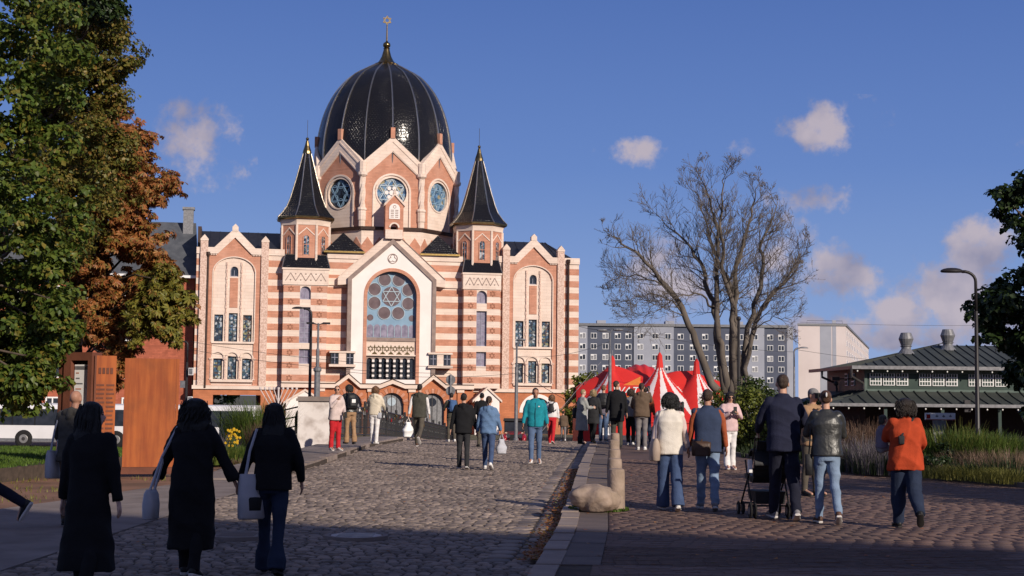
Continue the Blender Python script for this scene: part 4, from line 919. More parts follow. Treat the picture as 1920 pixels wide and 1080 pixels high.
def white_block():
    Y0 = 410; A = at(1497,700,Y0); B = at(1586,700,Y0); Cc = at(1629,700,590)
    zt = at(1560,611,Y0).z
    r = thing('white_apartment_block', (A.x, Y0, -2.05), 'pale pinkish white apartment block with blank end wall right of the grey block', 'apartment block')
    H = zt+2.05; bx = B.x-A.x; cxx, cyy = Cc.x-A.x, Cc.y-Y0
    m = MB(); m.hexa([(0,0,0),(bx,0,0),(cxx,cyy,0),(cxx-bx,cyy,0),(0,0,H),(bx,0,H),(cxx,cyy,H),(cxx-bx,cyy,H)]); m.build('wall', M['pale_wall'], r)
    m = MB(); m.hexa([(-.3,-.3,H),(bx+.3,-.3,H),(cxx+.3,cyy,H),(cxx-bx,cyy,H),(-.3,-.3,H+.6),(bx+.3,-.3,H+.6),(cxx+.3,cyy,H+.6),(cxx-bx,cyy,H+.6)]); m.build('roof', M['grey_metal'], r)
    m = MB(); m.box(bx*.72,bx*.80,-.06,.1,0,H+1.6); m.build('wall_strip', M['light_panel'], r)  # darker grey strip up the end wall, rising past the roof
    m = MB(); m.box(bx*.46,bx*.70,-.03,.1,0,H); m.build('end_panel', M['light_panel'], r)
    m = MB()
    m.tube([(bx*.2,1,H+.6),(bx*.2,1,H+1.5),(bx*.95,1,H+1.5),(bx*.95,1,H+.6)],.06,5); m.build('roof_railing', M['dark_metal'], r)
    dl = Vector((cxx-bx,cyy,0)); L_ = dl.length; dl.normalize(); nrm = Vector((dl.y,-dl.x,0))
    ang = atan2(dl.y, dl.x)
    f = MB(); f.box(-1.1,1.1,-.1,.02,-.8,.8); fm = f.mesh('window', M['white_paint']); p = MB(); p.box(-1.0,-.1,-.13,-.1,-.65,.65); p.box(.1,1.0,-.13,-.1,-.65,.65); pm = p.mesh('pane', M['glass_dark'])
    n = 16
    for i in range(n):
        for j in range(7):
            t = (i+.5)/n*L_; P = Vector((bx,0,0))+dl*t
            w = link('window', fm, r, (P.x,P.y,H-2-j*2.85), ang); link('pane', pm, w)
white_block()

M['tent_red'] = mat('red_tent_canvas', (.60,.030,.022), .5, (.50,.022,.018), .5, 4, .12, 2.5)
M['tent_white'] = mat('white_tent_canvas', (.72,.66,.64), .5, (.64,.57,.55), .8, 4, .1)
M['banner_orange'] = mat('orange_banner', (.75,.22,.04), .6)
def tent():
    Y = 112; k = Y/FPX
    P = lambda x,y,dy=0: at(x,y,Y+dy)
    c = P(1222,740); r = thing('circus_tent', (c.x, Y, -2.05), 'red circus tent with white stripes and pointed masts', 'tent')
    masts = [(P(1148,668),1),(P(1237,662),2),(P(1306,674),3)]
    ms = [(p.x-c.x, 0.0, p.z+2.05, kind) for p,kind in masts]
    hump = (P(1211,680).x-c.x, 5.0, P(1204,681).z+2.05)
    NX, NY = 260, 150
    xs = np.linspace(-5.9,5.6,NX); ys = np.linspace(-6.5,9,NY); X,Yg = np.meshgrid(xs,ys)
    Z = np.full_like(X, -9.0); near = np.zeros(X.shape,int); A = np.zeros_like(X)
    for i,(mx,my,mz,kind) in enumerate(ms):
        rr = np.hypot(X-mx,Yg-my); z = mz-.25-1.85*np.power(rr+.02,.60)-.10*rr
        w = z > Z; Z = np.where(w,z,Z); near = np.where(w,i,near)
        a = np.arctan2(X-mx,-(Yg-my)); A = np.where(w,a,A)
    pl = ms[1][2]-1.78-.20*np.maximum(0,np.abs(X-.2)-3.6)**2-.95*np.maximum(0,-Yg+1.2)**1.15-.03*np.maximum(0,Yg-3)**2-.22*np.cos(X*1.5)+.9*np.exp(-np.abs(X-ms[0][0])*.9)+.6*np.exp(-np.abs(X-ms[2][0])*.9)
    w = pl > Z; Z = np.where(w,pl,Z); near = np.where(w,8,near)
    hr = np.hypot((X-hump[0])/1.25,(Yg-hump[1])/2.6); hz = hump[2]-.45*np.minimum(hr,3)**2.6-.05*np.sin(X*9)
    w = hz > Z; Z = np.where(w,hz,Z); near = np.where(w,9,near)
    Z = np.maximum(Z, 1.9-.0*X)
    mi = np.zeros(X.shape,int)
    deg = np.degrees(A)
    s2 = np.zeros(X.shape,bool)
    for ctr,wd in ((-80,10),(-30,9),(4,9),(40,9),(78,9)): s2 |= (near == 1) & (np.abs(deg-ctr) < wd)
    for ctr,wd in ((4,9),(34,9),(62,8),(88,7)): s2 |= (near == 2) & (np.abs(deg-ctr) < wd)
    for ctr,wd in ((-100,8),(-66,9),(-36,8)): s2 |= (near == 0) & (np.abs(deg-ctr) < wd)
    mi[s2] = 1
    V = np.stack([X,Yg,Z],-1).reshape(-1,3)
    I = np.arange(NX*NY).reshape(NY,NX); F = np.stack([I[:-1,:-1],I[:-1,1:],I[1:,1:],I[1:,:-1]],-1).reshape(-1,4); fm = mi[:-1,:-1].reshape(-1)
    link('canopy', np_mesh('canopy', V, F, [M['tent_red'],M['tent_white']], fm, True), r)
    m = MB(); m.box(-5.8,5.5,-6.4,-6.3,0,2.0); m.box(-5.8,-5.7,-6.3,8.9,0,2.0); m.box(5.4,5.5,-6.3,8.9,0,2.0); m.build('side_wall', M['tent_red'], r)
    for mx,my,mz,kind in ms:
        m = MB(); m.lathe([(.30,mz-1.15),(.22,mz-.5),(.20,mz-.2),(.05,mz+.05)],10,(mx,my,0)); m.build('mast_cap', M['tent_red'], r)
        m = MB(); m.tube([(mx,my,mz-.3),(mx,my,mz+.45)], .04, 5); m.build('mast_tip', M['grey_metal'], r)
    for a,b in (((-4.0,0,6.5),(-9.5,-5,.2)),((-4.2,0,6.0),(-9,4,.2)),((4.5,0,6),(9.5,-4,.2))):
        m = MB(); m.tube([a,b], .025, 4); m.build('guy_rope', M['grey_metal'], r)
    # signboard with the visible letters of the name
    q = P(1171,733,-9); b = thing('circus_signboard', (q.x, Y-9, -2.05), 'red and orange board with slanted white letters before the tent', 'sign')
    m = MB(); m.box(-1.15,1.15,0,.08,1.6,q.z+2.05+.42); m.build('board', M['tent_red'], b)
    m = MB(); m.prism([(-.1,q.z+2.47),(1.15,q.z+2.47),(1.15,q.z+3.1)], 0,.07); m.build('flame', M['banner_orange'], b)
    m = MB(); m.box(-1.1,1.1,-.03,-.002,q.z+1.45,q.z+1.68); m.build('stripe', M['banner_orange'], b)
    for s in (-1,1): m = MB(); m.tube([(s*1.0,.12,0),(s*1.0,.12,3.6)], .05, 6); m.build('post', M['grey_metal'], b)
    fc = bpy.data.curves.new('lettering','FONT'); fc.body = 'WAT'; fc.size = .82; fc.shear = .3; fc.extrude = .02; fc.align_x = 'CENTER'; fc.materials.append(M['white_paint'])
    t = bpy.data.objects.new('lettering_curve', fc); COL.objects.link(t); bpy.context.view_layer.update(); me = bpy.data.meshes.new_from_object(t.evaluated_get(bpy.context.evaluated_depsgraph_get())); bpy.data.objects.remove(t)
    o = link('lettering', me); o.parent = b; o.rotation_euler = (pi/2,0,0); o.location = (0,-.03,q.z+1.78)
tent()

M['green_paint'] = mat('dark_green_painted_timber', (.035,.06,.05), .6, (.025,.045,.038), 1.5, 4, .1)
M['green_trim'] = mat('grey_green_trim', (.10,.14,.12), .6)
M['seam_roof'] = mat('dark_grey_sheet_roof', (.060,.066,.060), .62, (.042,.048,.044), .7, 4, .05, spec=.2)
M['bulb'] = mat('white_bulb_glass', (.8,.8,.75), .2)
def pavilion():
    Y = 75; gx = at(1622,720,Y).x
    r = thing('market_pavilion', (gx, Y, -2.05), 'dark green pavilion with two tiers of seamed grey roof and roof vents', 'pavilion')
    Wd, D = 19.0, 9.0; B = 2.05
    zlow, zlt, zup, zri = 1.45+B, 2.12+B, 3.38+B, 4.75+B
    m = MB(); m.box(0,Wd,0,D,zlt-.3,zup); m.build('clerestory', M['green_paint'], r)
    m = MB(); m.box(-.05,Wd,-.07,0,zup-.32,zup-.1); m.box(-.04,Wd,-.05,0,zlt+.0,zlt+.12); m.box(-.04,.1,-.05,0,zlt+.12,zup-.32); m.build('trim', M['green_trim'], r)
    for k in (0,4.05,8.1): pass
    # upper roof (hip) with seams, gutter, bulbs
    e = .8
    V = [(-e,-e,zup),(Wd+e,-e,zup),(Wd+e,D+e,zup),(-e,D+e,zup),(5.2,D/2,zri),(Wd-5,D/2,zri)]
    m = MB(); m.add(V, [(0,3,2,1),(0,1,5,4),(2,3,4,5),(3,0,4),(1,2,5)]); up = m.build('upper_roof', M['seam_roof'], r)
    for k in range(40):
        x = -e+.3+k*.52
        if x > Wd+e: break
        t = min(1,(x+e)/(5.2+e)) if x < 5.2 else (min(1,(Wd+e-x)/(5+e)) if x > Wd-5 else 1)
        s = MB(); s.tube([(x,-e,zup+.03),(x,-e+(D/2+e)*t,zup+(zri-zup)*t+.03)], .035, 4); s.build('roof_seam', M['seam_roof'], up)
    for k in range(10):
        y = -e+.5+k*.62; t = (y+e)/(D/2+e); s = MB(); s.tube([(-e,y,zup+.03),(-e+(5.2+e)*t,y,zup+(zri-zup)*t+.03)], .035, 4); s.build('roof_seam', M['seam_roof'], up)
    m = MB(); m.box(-e-.1,Wd+e,-e-.12,-e+.02,zup-.12,zup+.06); m.build('gutter', M['grey_metal'], r)
    m = MB(); m.box(-e-.12,-e+.02,-e-.1,D+e,zup-.13,zup+.05); m.build('gutter', M['dark_metal'], r)
    # lower skirt roof with a gentle curve
    ow, prof = 2.7, [(0,zlt+.02),(.7,zlt-.22),(1.5,zlt-.42),(2.2,zlt-.56),(2.7,zlow)]
    def ring(d): return [(-d,-d),(Wd,-d)]
    m = MB()
    for (d0,z0),(d1,z1) in zip(prof[:-1],prof[1:]):
        m.add([(-d1,-d1,z1),(Wd+3,-d1,z1),(Wd+3,-d0,z0),(-d0,-d0,z0)], [(0,1,2,3)]); m.add([(-d1,-d1,z1),(-d0,-d0,z0),(-d0,D,z0),(-d1,D,z1)], [(0,1,2,3)])
    lo = m.build('lower_roof', M['seam_roof'], r)
    for k in range(36):
        x = -2.4+k*.62; s = MB(); pts = [(x,-d,z+.03) for d,z in prof if x > -d-.05]
        if len(pts) > 1: s.tube(pts, .035, 4); s.build('roof_seam', M['seam_roof'], lo)
    for k in range(9):
        y = -2.2+k*.7; pts = [(-d,y,z+.03) for d,z in prof if y > -d-.05]; s = MB()
        if len(pts) > 1: s.tube(pts,.035,4); s.build('roof_seam', M['seam_roof'], lo)
    m = MB(); m.box(-2.8,Wd+3,-2.8,-2.66,zlow-.12,zlow+.04); m.build('gutter', M['grey_metal'], r)
    bm = MB(); bm.ball((0,0,0), .05, 6, 4); me = bm.mesh('bulb', M['bulb'])
    for k in range(22): link('bulb', me, r, (-.6+k*.78,-e-.02,zup-.22)); link('bulb', me, r, (-2.3+k*.78,-2.72,zlow-.22))
    # patterned windows
    fm = MB(); fm.box(-.31,.31,-.05,.0,-.34,.34); F_ = fm.mesh('window', M['white_paint'])
    pm = MB()
    for i in range(4):
        for j in range(3): pm.box(-.27+i*.14,-.27+i*.14+.10,-.06,-.05,-.30+j*.21,-.30+j*.21+.16)
    pp = pm.mesh('pane', M['green_paint'])
    om = MB(); om.lathe([(.1,-.065),(.1,-.05)],10); om.xf(Matrix.Rotation(pi/2,4,'X'))
    for g in range(5):
        for q in range(3):
            x = .55+g*2.6+q*.70; o = link('window', F_, r, (x,-.01,(zlt+zup)/2+.02)); link('pane', pp, o)
    for y in (2.5,4.0): o = link('window', F_, r, (-.01,y,(zlt+zup)/2+.02), -pi/2); link('pane', pp, o)
    # ground floor: posts and a block painted near-black for the shade below the roof
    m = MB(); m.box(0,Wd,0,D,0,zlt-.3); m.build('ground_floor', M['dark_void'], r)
    for k in range(8): m = MB(); m.box(-2.5+k*2.9-.08,-2.5+k*2.9+.08,-2.55,-2.4,0,zlow-.05); m.build('post', M['green_paint'], r)
    m = MB(); m.tube([(-.95,-.95,zup-.1),(-.95,-.95,zup-.5),(-.15,-.15,zup-.85),(-.12,-.12,zlt+.1)], .07, 7); m.build('downpipe', M['dark_metal'], r)
    m = MB(); m.tube([(-.95,6,zup-.1),(-.95,6,zup-.45),(-.15,6,zup-.8),(-.12,6,zlt)], .07, 7); m.build('downpipe', M['dark_metal'], r)
    m = MB(); m.box(-1.5,-1.1,1.0,1.3,zlt+.55,zlt+.75); m.tube([(-1.3,1.1,zlt+.65),(-.1,1.1,zlt+.65)],.03,5); m.ball((-1.3,1.0,zlt+.4),.14,8,5); m.build('spotlight', M['black'], r)
    m = MB(); m.box(4.55-.15,4.55+.15,-2.6,-2.4,zlow-.35,zlow+.25); m.build('loudspeaker', M['dark_metal'], r)
    for x,y in ((at(1695,640,78).x-gx,2.6),(at(1777,640,78.6).x-gx,3.6)):
        v = thing_part = MB(); zb = zup+(zri-zup)*min(1,(y+e)/(D/2+e))-.1
        v.lathe([(.48,zb),(.26,zb+.30),(.26,zb+.40),(.32,zb+.44),(.32,zb+.47)],16,(x,y,0)); n = v.build('roof_vent', M['grey_metal'], r)
        v = MB(); v.lathe([(.24,zb+.45),(.29,zb+.53),(.40,zb+.84),(.29,zb+1.14),(.27,zb+1.18)],16,(x,y,0)); v.build('vent_cowl', M['grey_metal'], n)
pavilion()

M['bus_white'] = mat('white_bus_paint', (.74,.72,.72), .3, (.68,.66,.66), .8, 4, spec=.5)
M['tyre'] = mat('black_tyre_rubber', (.018,.017,.017), .9)
M['rim'] = mat('grey_wheel_rim', (.30,.29,.28), .45, metal=.4)
def bus(xl, xr, wheels, label):
    Y = 95; a = at(xl,800,Y).x; b = at(xr,800,Y).x; L_ = b-a
    r = thing('bus', (a, Y, -2.0), label, 'bus', 'white buses on the far embankment')
    z1 = 2.88
    m = MB(); bv = .18
    sec = [(0,.35),(0,z1-.35),(.22,z1-.08),(.5,z1),(2.0,z1),(2.28,z1-.08),(2.5,z1-.35),(2.5,.35)]
    n = len(sec); vs = [(0 if 0 else x, y, z) for x in (0,L_) for y,z in sec]
    m.add(vs, [tuple(range(n-1,-1,-1)), tuple(range(n,2*n))]+[(i,(i+1)%n,(i+1)%n+n,i+n) for i in range(n)]); m.build('body', M['bus_white'], r, smooth=30)
    m = MB(); m.box(.25,L_-.3,-.012,.03,1.42,2.5); g = m.build('window_band', M['glass_dark'], r)
    k = 1.4
    while k < L_-.6: m = MB(); m.box(k,k+.08,-.02,-.012,1.42,2.5); m.build('window_post', M['black'], g); k += 1.5
    m = MB(); m.box(.02,L_-.02,-.008,.05,.36,.55); m.build('skirt', M['grey_metal'], r)
    m = MB(); m.box(L_*.55,L_*.55+.9,-.02,.02,.5,2.5); m.build('door', M['glass_dark'], r)
    for wx in wheels:
        x = at(wx,800,Y).x-a
        def disc(r0,y0,y1): q = MB(); q.lathe([(r0*.9,y0),(r0,y0+.04),(r0,y1-.02),(r0*.9,y1)],22); q.xf(Matrix.Translation((x,0,.52)) @ Matrix.Rotation(pi/2,4,'X')); return q
        disc(.62,-.06,.012).build('wheel_arch', M['black'], r)
        w = disc(.52,-.30,.05).build('wheel', M['tyre'], r); disc(.30,-.2,.065).build('rim', M['rim'], w); disc(.12,-.2,.09).build('hub', M['dark_metal'], w)
bus(-60, 318, [45,218], 'longer white bus beyond the lawn, partly behind the rusty panels')
bus(330, 478, [360,452], 'white bus beyond the flower bed, right of the plain rusty panel')

M['car_red'] = mat('deep_red_car_paint', (.30,.012,.016), .2, (.26,.010,.013), 1, 3, spec=.5, coat=.6)
M['chrome'] = mat('chrome', (.7,.7,.7), .15, metal=1.0)
def vintage_car():
    Y = 98; p = at(964,815,Y); r = thing('vintage_car', (p.x, Y, -2.0), 'red vintage car with black canvas roof at the far end of the bridge', 'car')
    m = MB(); m.hexa([(-.62,0,.55),(.62,0,.55),(.75,3.2,.55),(-.75,3.2,.55),(-.55,.05,1.12),(.55,.05,1.12),(.75,3.2,1.2),(-.75,3.2,1.2)]); m.build('body', M['car_red'], r)
    m = MB(); m.hexa([(-.34,-.28,.5),(.34,-.28,.5),(.5,.9,.5),(-.5,.9,.5),(-.30,-.24,1.12),(.30,-.24,1.12),(.5,.9,1.25),(-.5,.9,1.25)]); h = m.build('bonnet', M['car_red'], r)
    m = MB(); m.box(-.28,.28,-.31,-.285,.55,1.08); m.build('grille', M['black'], h)
    for s in (-1,1):
        m = MB(); pts = [(s*.66,-.55+.0,.55),(s*.66,-.4,.82),(s*.66,-.05,.95),(s*.66,.35,.86),(s*.68,.7,.5)]
        m.tube(pts, [.14,.18,.19,.18,.12], 8); m.build('fender', M['car_red'], r, smooth=True)
        m = MB(); m.lathe([(.02,-.14),(.11,-.10),(.15,0),(.15,.03)],14); m.xf(Matrix.Translation((s*.42,-.32,.98)) @ Matrix.Rotation(pi/2,4,'X')); m.build('headlight', M['chrome'], r)
        for yy in (-.05,2.6):
            m = MB(); m.lathe([(.34,-.08),(.36,-.05),(.36,.05),(.34,.08)],20); m.xf(Matrix.Translation((s*.66,yy,.36)) @ Matrix.Rotation(pi/2,4,'Y')); w = m.build('wheel', M['tyre'], r)
            m = MB(); m.lathe([(.2,-.09),(.2,.09)],14); m.xf(Matrix.Translation((s*.66,yy,.36)) @ Matrix.Rotation(pi/2,4,'Y')); m.build('rim', M['white_paint'], w)
    m = MB()
    for s in (-1,1): m.box(s*.66-.03,s*.66+.03,.9,.96,1.15,1.95)
    m.box(-.66,.66,.9,.96,1.9,1.97); m.box(-.66,.66,.9,.96,1.2,1.26); ws = m.build('windscreen_frame', M['black'], r)
    m = MB(); m.box(-.63,.63,.92,.935,1.26,1.9); m.build('windscreen', M['glass_dark'], ws)
    m = MB(); m.hexa([(-.76,.75,1.97),(.76,.75,1.97),(.78,3.2,1.9),(-.78,3.2,1.9),(-.70,.8,2.16),(.70,.8,2.16),(.74,3.2,2.12),(-.74,3.2,2.12)]); m.build('roof', M['black'], r)
    m = MB(); m.box(-.75,.75,-.62,-.57,.45,.53); m.build('bumper', M['chrome'], r)
    m = MB(); m.box(-.22,.22,-.64,-.622,.42,.56); m.build('number_plate', M['white_paint'], r)
vintage_car()
def menorah():
    Y = 98; p = at(522,745,Y); r = thing('menorah', (p.x, Y, -2.0), 'pale metal menorah sculpture with straight slanting arms before the synagogue', 'menorah')
    m = MB(); m.tube([(0,0,0),(0,0,4.0)], .06, 8); m.build('stem', M['pale_wall'], r)
    for i in range(1,5):
        for s in (-1,1): m = MB(); m.tube([(0,0,2.85-.38*(i-1)+.2),(s*.31*i,0,3.95)], .032, 6); m.build('arm', M['pale_wall'], r)
    for i in range(-4,5): m = MB(); m.lathe([(.05,3.95),(.08,4.0),(.08,4.12)],8,(i*.31,0,0)); m.build('candle_cup', M['pale_wall'], r)
    m = MB(); m.box(-.5,.5,-.4,.4,0,.35); m.build('plinth', M['wet_stone'], r)
menorah()

# ------------------------------------------------------------ trees and planting
M['bark'] = mat('grey_brown_bark', (.10,.075,.058), .95, (.05,.038,.03), 5, 6, .7, 16, stretch=(1,1,.3))
M['bark_light'] = mat('grey_tan_bark', (.15,.125,.105), .95, (.08,.066,.055), 3, 6, .7, 12, stretch=(1,1,.3))
M['leaf_green'] = leaf_mat('maple_leaves_green', [(.045,.080,.014),(.075,.120,.020),(.105,.150,.024),(.145,.175,.028),(.06,.10,.02),(.24,.18,.03)])
M['leaf_olive'] = leaf_mat('lime_leaves_olive', [(.065,.085,.018),(.12,.13,.026),(.17,.16,.03),(.24,.17,.038),(.09,.105,.022),(.30,.16,.04)])
M['leaf_rust'] = leaf_mat('chestnut_leaves_rust', [(.32,.10,.034),(.40,.15,.048),(.22,.075,.03),(.44,.21,.06),(.32,.125,.042),(.22,.14,.04),(.16,.15,.034)])
M['leaf_chest'] = leaf_mat('chestnut_leaves_yellow_green', [(.14,.15,.03),(.21,.20,.035),(.28,.23,.04),(.11,.12,.025),(.28,.14,.035)])
M['leaf_dark'] = leaf_mat('dark_and_shaded_leaves', [(.018,.034,.010),(.026,.046,.013),(.035,.058,.014)], thin=.2)  # darker greens put shade into linden and lime top; pines are this dark
def in_poly(poly, n, rng):
    P = np.array(poly, float); lo, hi = P.min(0), P.max(0); out = []
    while len(out) < n:
        x, y = rng.uniform(lo[0],hi[0]), rng.uniform(lo[1],hi[1]); c = False; j = len(P)-1
        for i in range(len(P)):
            if (P[i,1] > y) != (P[j,1] > y) and x < (P[j,0]-P[i,0])*(y-P[i,1])/(P[j,1]-P[i,1])+P[i,0]: c = not c
            j = i
        if c: out.append((x,y))
    return out
def leaf_cloud(centers, radii, per, size, rng, kind='kite', flat=.7, subs=7, sub_r=.42):
    """leaves in sub-clumps around each centre -> verts, tris"""
    C = []; N_ = []
    for c, r in zip(centers, radii):
        d = rng.normal(size=(subs,3)); d /= np.linalg.norm(d,axis=1)[:,None]; sc = np.array(c)+d*r*rng.uniform(.3,1.0,(subs,1))*[1,1,flat]
        k = max(1,per//subs)
        g = rng.normal(size=(subs,k,3)); g /= np.linalg.norm(g,axis=2)[:,:,None]; p = sc[:,None]+g*(r*sub_r)*rng.uniform(.35,1,(subs,k,1))*[1,1,.6]
        C.append(p.reshape(-1,3)); o = g*.6+d[:,None]*.5+np.array([.0,.0,.55]); N_.append(o.reshape(-1,3))
    P = np.concatenate(C); Nn = np.concatenate(N_)+rng.normal(0,.45,(len(P),3)); Nn /= np.linalg.norm(Nn,axis=1)[:,None]
    T = rng.normal(0,1,(len(P),3))+np.array([0,0,-.7]); T -= Nn*(T*Nn).sum(1)[:,None]; T /= np.linalg.norm(T,axis=1)[:,None]
    B = np.cross(Nn,T); s = size*rng.uniform(.6,1.25,(len(P),1))
    if kind == 'kite':
        V = np.stack([P, P+T*s*.5+B*s*.42+Nn*s*.10, P+T*s*1.0-Nn*s*.12, P+T*s*.5-B*s*.42+Nn*s*.10],1); F = np.array([(0,1,2),(0,2,3)])
    else:   # palmate: five leaflets from one stalk
        parts = []
        for a, l in ((-1.25,.75),(-.62,.95),(0,1.05),(.62,.95),(1.25,.75)):
            d = T*cos(a)+B*sin(a); e = np.cross(Nn,d); droop = Nn*-.18*s
            parts += [P, P+d*s*l*.62+e*s*.17+droop*.4, P+d*s*l+droop*1.6, P+d*s*l*.62-e*s*.17+droop*.4]
        V = np.stack(parts,1); F = np.concatenate([np.array([(0,1,2),(0,2,3)])+4*i for i in range(5)])
    n = V.shape[1]; FF = (F[None]+n*np.arange(len(P))[:,None,None]).reshape(-1,3)
    return V.reshape(-1,3), FF
def branch_to(mb, a, b, r0, r1, rng, wob=.12, n=6):
    a, b = Vector(a), Vector(b); L_ = (b-a).length; pts = []
    for i in range(n+1):
        t = i/n; p = a.lerp(b,t)+Vector((0,0,L_*.10*sin(t*pi)))
        if 0 < i < n: p += Vector(rng.normal(0,wob*L_/n,3))
        pts.append(p)
    mb.tube(pts, [r0+(r1-r0)*(i/n)**.7 for i in range(n+1)], 6); return pts
def leafy_tree(name, label, base, trunk_top, tr, crowns, bark, group=None, seed=1, cat='tree'):
    """crowns: (part material key, centres, radii, leaves per centre, size, kind)"""
    rng = np.random.default_rng(seed); r = thing(name, base, label, cat, group)
    b = Vector(base); top = Vector(trunk_top)-b
    t = MB(); pts = [Vector((0,0,-.15)), Vector((0,0,.4)), top*.35+Vector(rng.normal(0,.06,3)), top*.7+Vector(rng.normal(0,.1,3)), top]
    t.tube(pts, [tr*1.35,tr*1.05,tr*.9,tr*.75,tr*.5], 12); t.build('trunk', bark, r, smooth=True)
    allc = [c for cr in crowns for c in cr[1]]
    lm = MB(); k = max(1,len(allc)//46)
    for c in allc[::k]:
        c = Vector(c)-b; s = pts[2].lerp(pts[4], float(np.clip((c.z-pts[2].z)/(max(.5,pts[4].z-pts[2].z))*.8,0,1)))
        branch_to(lm, s, c, tr*.28, .015, rng)
    lm.build('limbs', bark, r, smooth=True, kind='stuff')
    for mk, cs, rs, per, size, kind, pname in crowns:
        V, F = leaf_cloud([np.array(c)-np.array(base) for c in cs], rs, per, size, rng, kind)
        link(pname, np_mesh(pname, V, F, M[mk]), r, kind='stuff')
    return r
def blobs(poly, n, Y, dY, r0, r1, seed):
    rng = np.random.default_rng(seed); cs = []; rs = []
    for x,y in in_poly(poly,n,rng): cs.append(at(x,y,Y+rng.uniform(-dY,dY))); rs.append(rng.uniform(r0,r1))
    return cs, rs
def left_trees():
    p1 = [(-300,-80),(120,-80),(150,60),(120,200),(150,330),(150,420),(120,520),(105,620),(85,690),(40,755),(-20,770),(-120,740),(-300,600)]
    c1,r1 = blobs(p1,190,27,1.9,.36,.68,11)
    d1 = [(-60,480),(90,500),(115,560),(100,690),(20,740),(-60,720)]; c1c,r1c = blobs(d1,60,28.2,.7,.32,.5,18); c1 += c1c; r1 += r1c
    q1 = [(115,560),(140,600),(110,700),(70,740),(20,765),(60,640)]
    c1b,r1b = blobs(q1,26,26,.8,.25,.4,12)
    leafy_tree('maple_tree','large dark green maple at the edge of the lawn with low hanging boughs', (-15.6,27.5,0), (-13.6,27.3,6.5), .32,
      [('leaf_green',c1,r1,300,.115,'kite','crown'),('leaf_green',c1b,r1b,210,.12,'kite','low_boughs')], M['bark'], seed=21)
    p2 = [(60,-120),(190,-110),(205,10),(250,75),(235,140),(228,215),(240,290),(215,380),(190,450),(120,490),(40,430)]
    c2,r2 = blobs(p2,170,35,2.2,.42,.8,13)
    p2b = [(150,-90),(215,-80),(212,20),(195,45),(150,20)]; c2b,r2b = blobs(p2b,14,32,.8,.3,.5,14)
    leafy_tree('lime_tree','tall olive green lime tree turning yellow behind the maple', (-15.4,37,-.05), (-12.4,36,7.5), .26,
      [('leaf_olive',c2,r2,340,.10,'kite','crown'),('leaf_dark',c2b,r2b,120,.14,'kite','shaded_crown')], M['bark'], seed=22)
    p3 = [(150,230),(230,205),(270,235),(258,290),(320,335),(332,352),(285,372),(275,400),(285,440),(320,500),(340,560),(330,620),(230,640),(130,640),(100,480)]
    c3,r3 = blobs(p3,250,38.5,1.8,.34,.60,15)
    p3b = [(268,505),(320,505),(354,560),(358,600),(330,640),(270,648),(240,610)]
    c3b,r3b = blobs(p3b,48,36.6,1.0,.25,.46,16)
    p3c = [(255,640),(200,665),(200,720),(222,730),(236,680)]; c3c,r3c = blobs(p3c,16,36.5,.4,.2,.35,17)
    leafy_tree('chestnut_tree','rust brown horse chestnut in autumn leaf above the rusty steel panels', (-11.95,38.6,-.05), (-11.4,38.4,5.2), .19,
      [('leaf_rust',c3,r3,92,.15,'palm','crown'),('leaf_chest',c3b,r3b,60,.17,'palm','green_boughs'),('leaf_rust',c3c,r3c,60,.15,'palm','low_boughs')], M['bark'], seed=23)
left_trees()
def right_trees():
    pa = [(1868,350),(1905,318),(1960,290),(2080,260),(2100,520),(1925,520),(1890,450),(1876,400)]
    pb = [(1880,520),(1920,490),(2100,470),(2140,760),(1930,780),(1895,760),(1880,700),(1850,640),(1832,585),(1850,545)]
    ca,ra = blobs(pa,60,33,1.2,.3,.52,31); cb,rb = blobs(pb,95,33,1.4,.3,.55,32)
    leafy_tree('linden_tree','dark linden tree at the edge of the flower bed beside the tall street lamp', (13.4,33.2,.0), (13.2,33,4.2), .22,
      [('leaf_dark',ca,ra,190,.14,'kite','crown'),('leaf_dark',cb,rb,210,.14,'kite','low_boughs')], M['bark'], seed=33)
    rng = np.random.default_rng(5)  # two trees added out of view to shade the linden and the plaza
    for i,(x,y,z,r,lab) in enumerate(((18.0,26.4,7.2,3.4,'unseen maple added beyond the flower bed to shade the linden'),(20.5,7.2,8.6,2.9,'unseen maple added beside the near plaza to shade the paving'))):
        cs = []; rs = []
        for k in range(60):
            d = rng.normal(size=3); d /= np.linalg.norm(d); cs.append(Vector((x,y,z))+Vector(d)*r*rng.uniform(.2,1)); rs.append(rng.uniform(.7,1.0))
        leafy_tree('added_shade_tree', lab, (x,y,-.05), (x,y,z-.8), .25, [('leaf_green',cs,rs,60,.26,'kite','crown')], M['bark'], 'trees added beside the plaza for shade', 40+i)
right_trees()
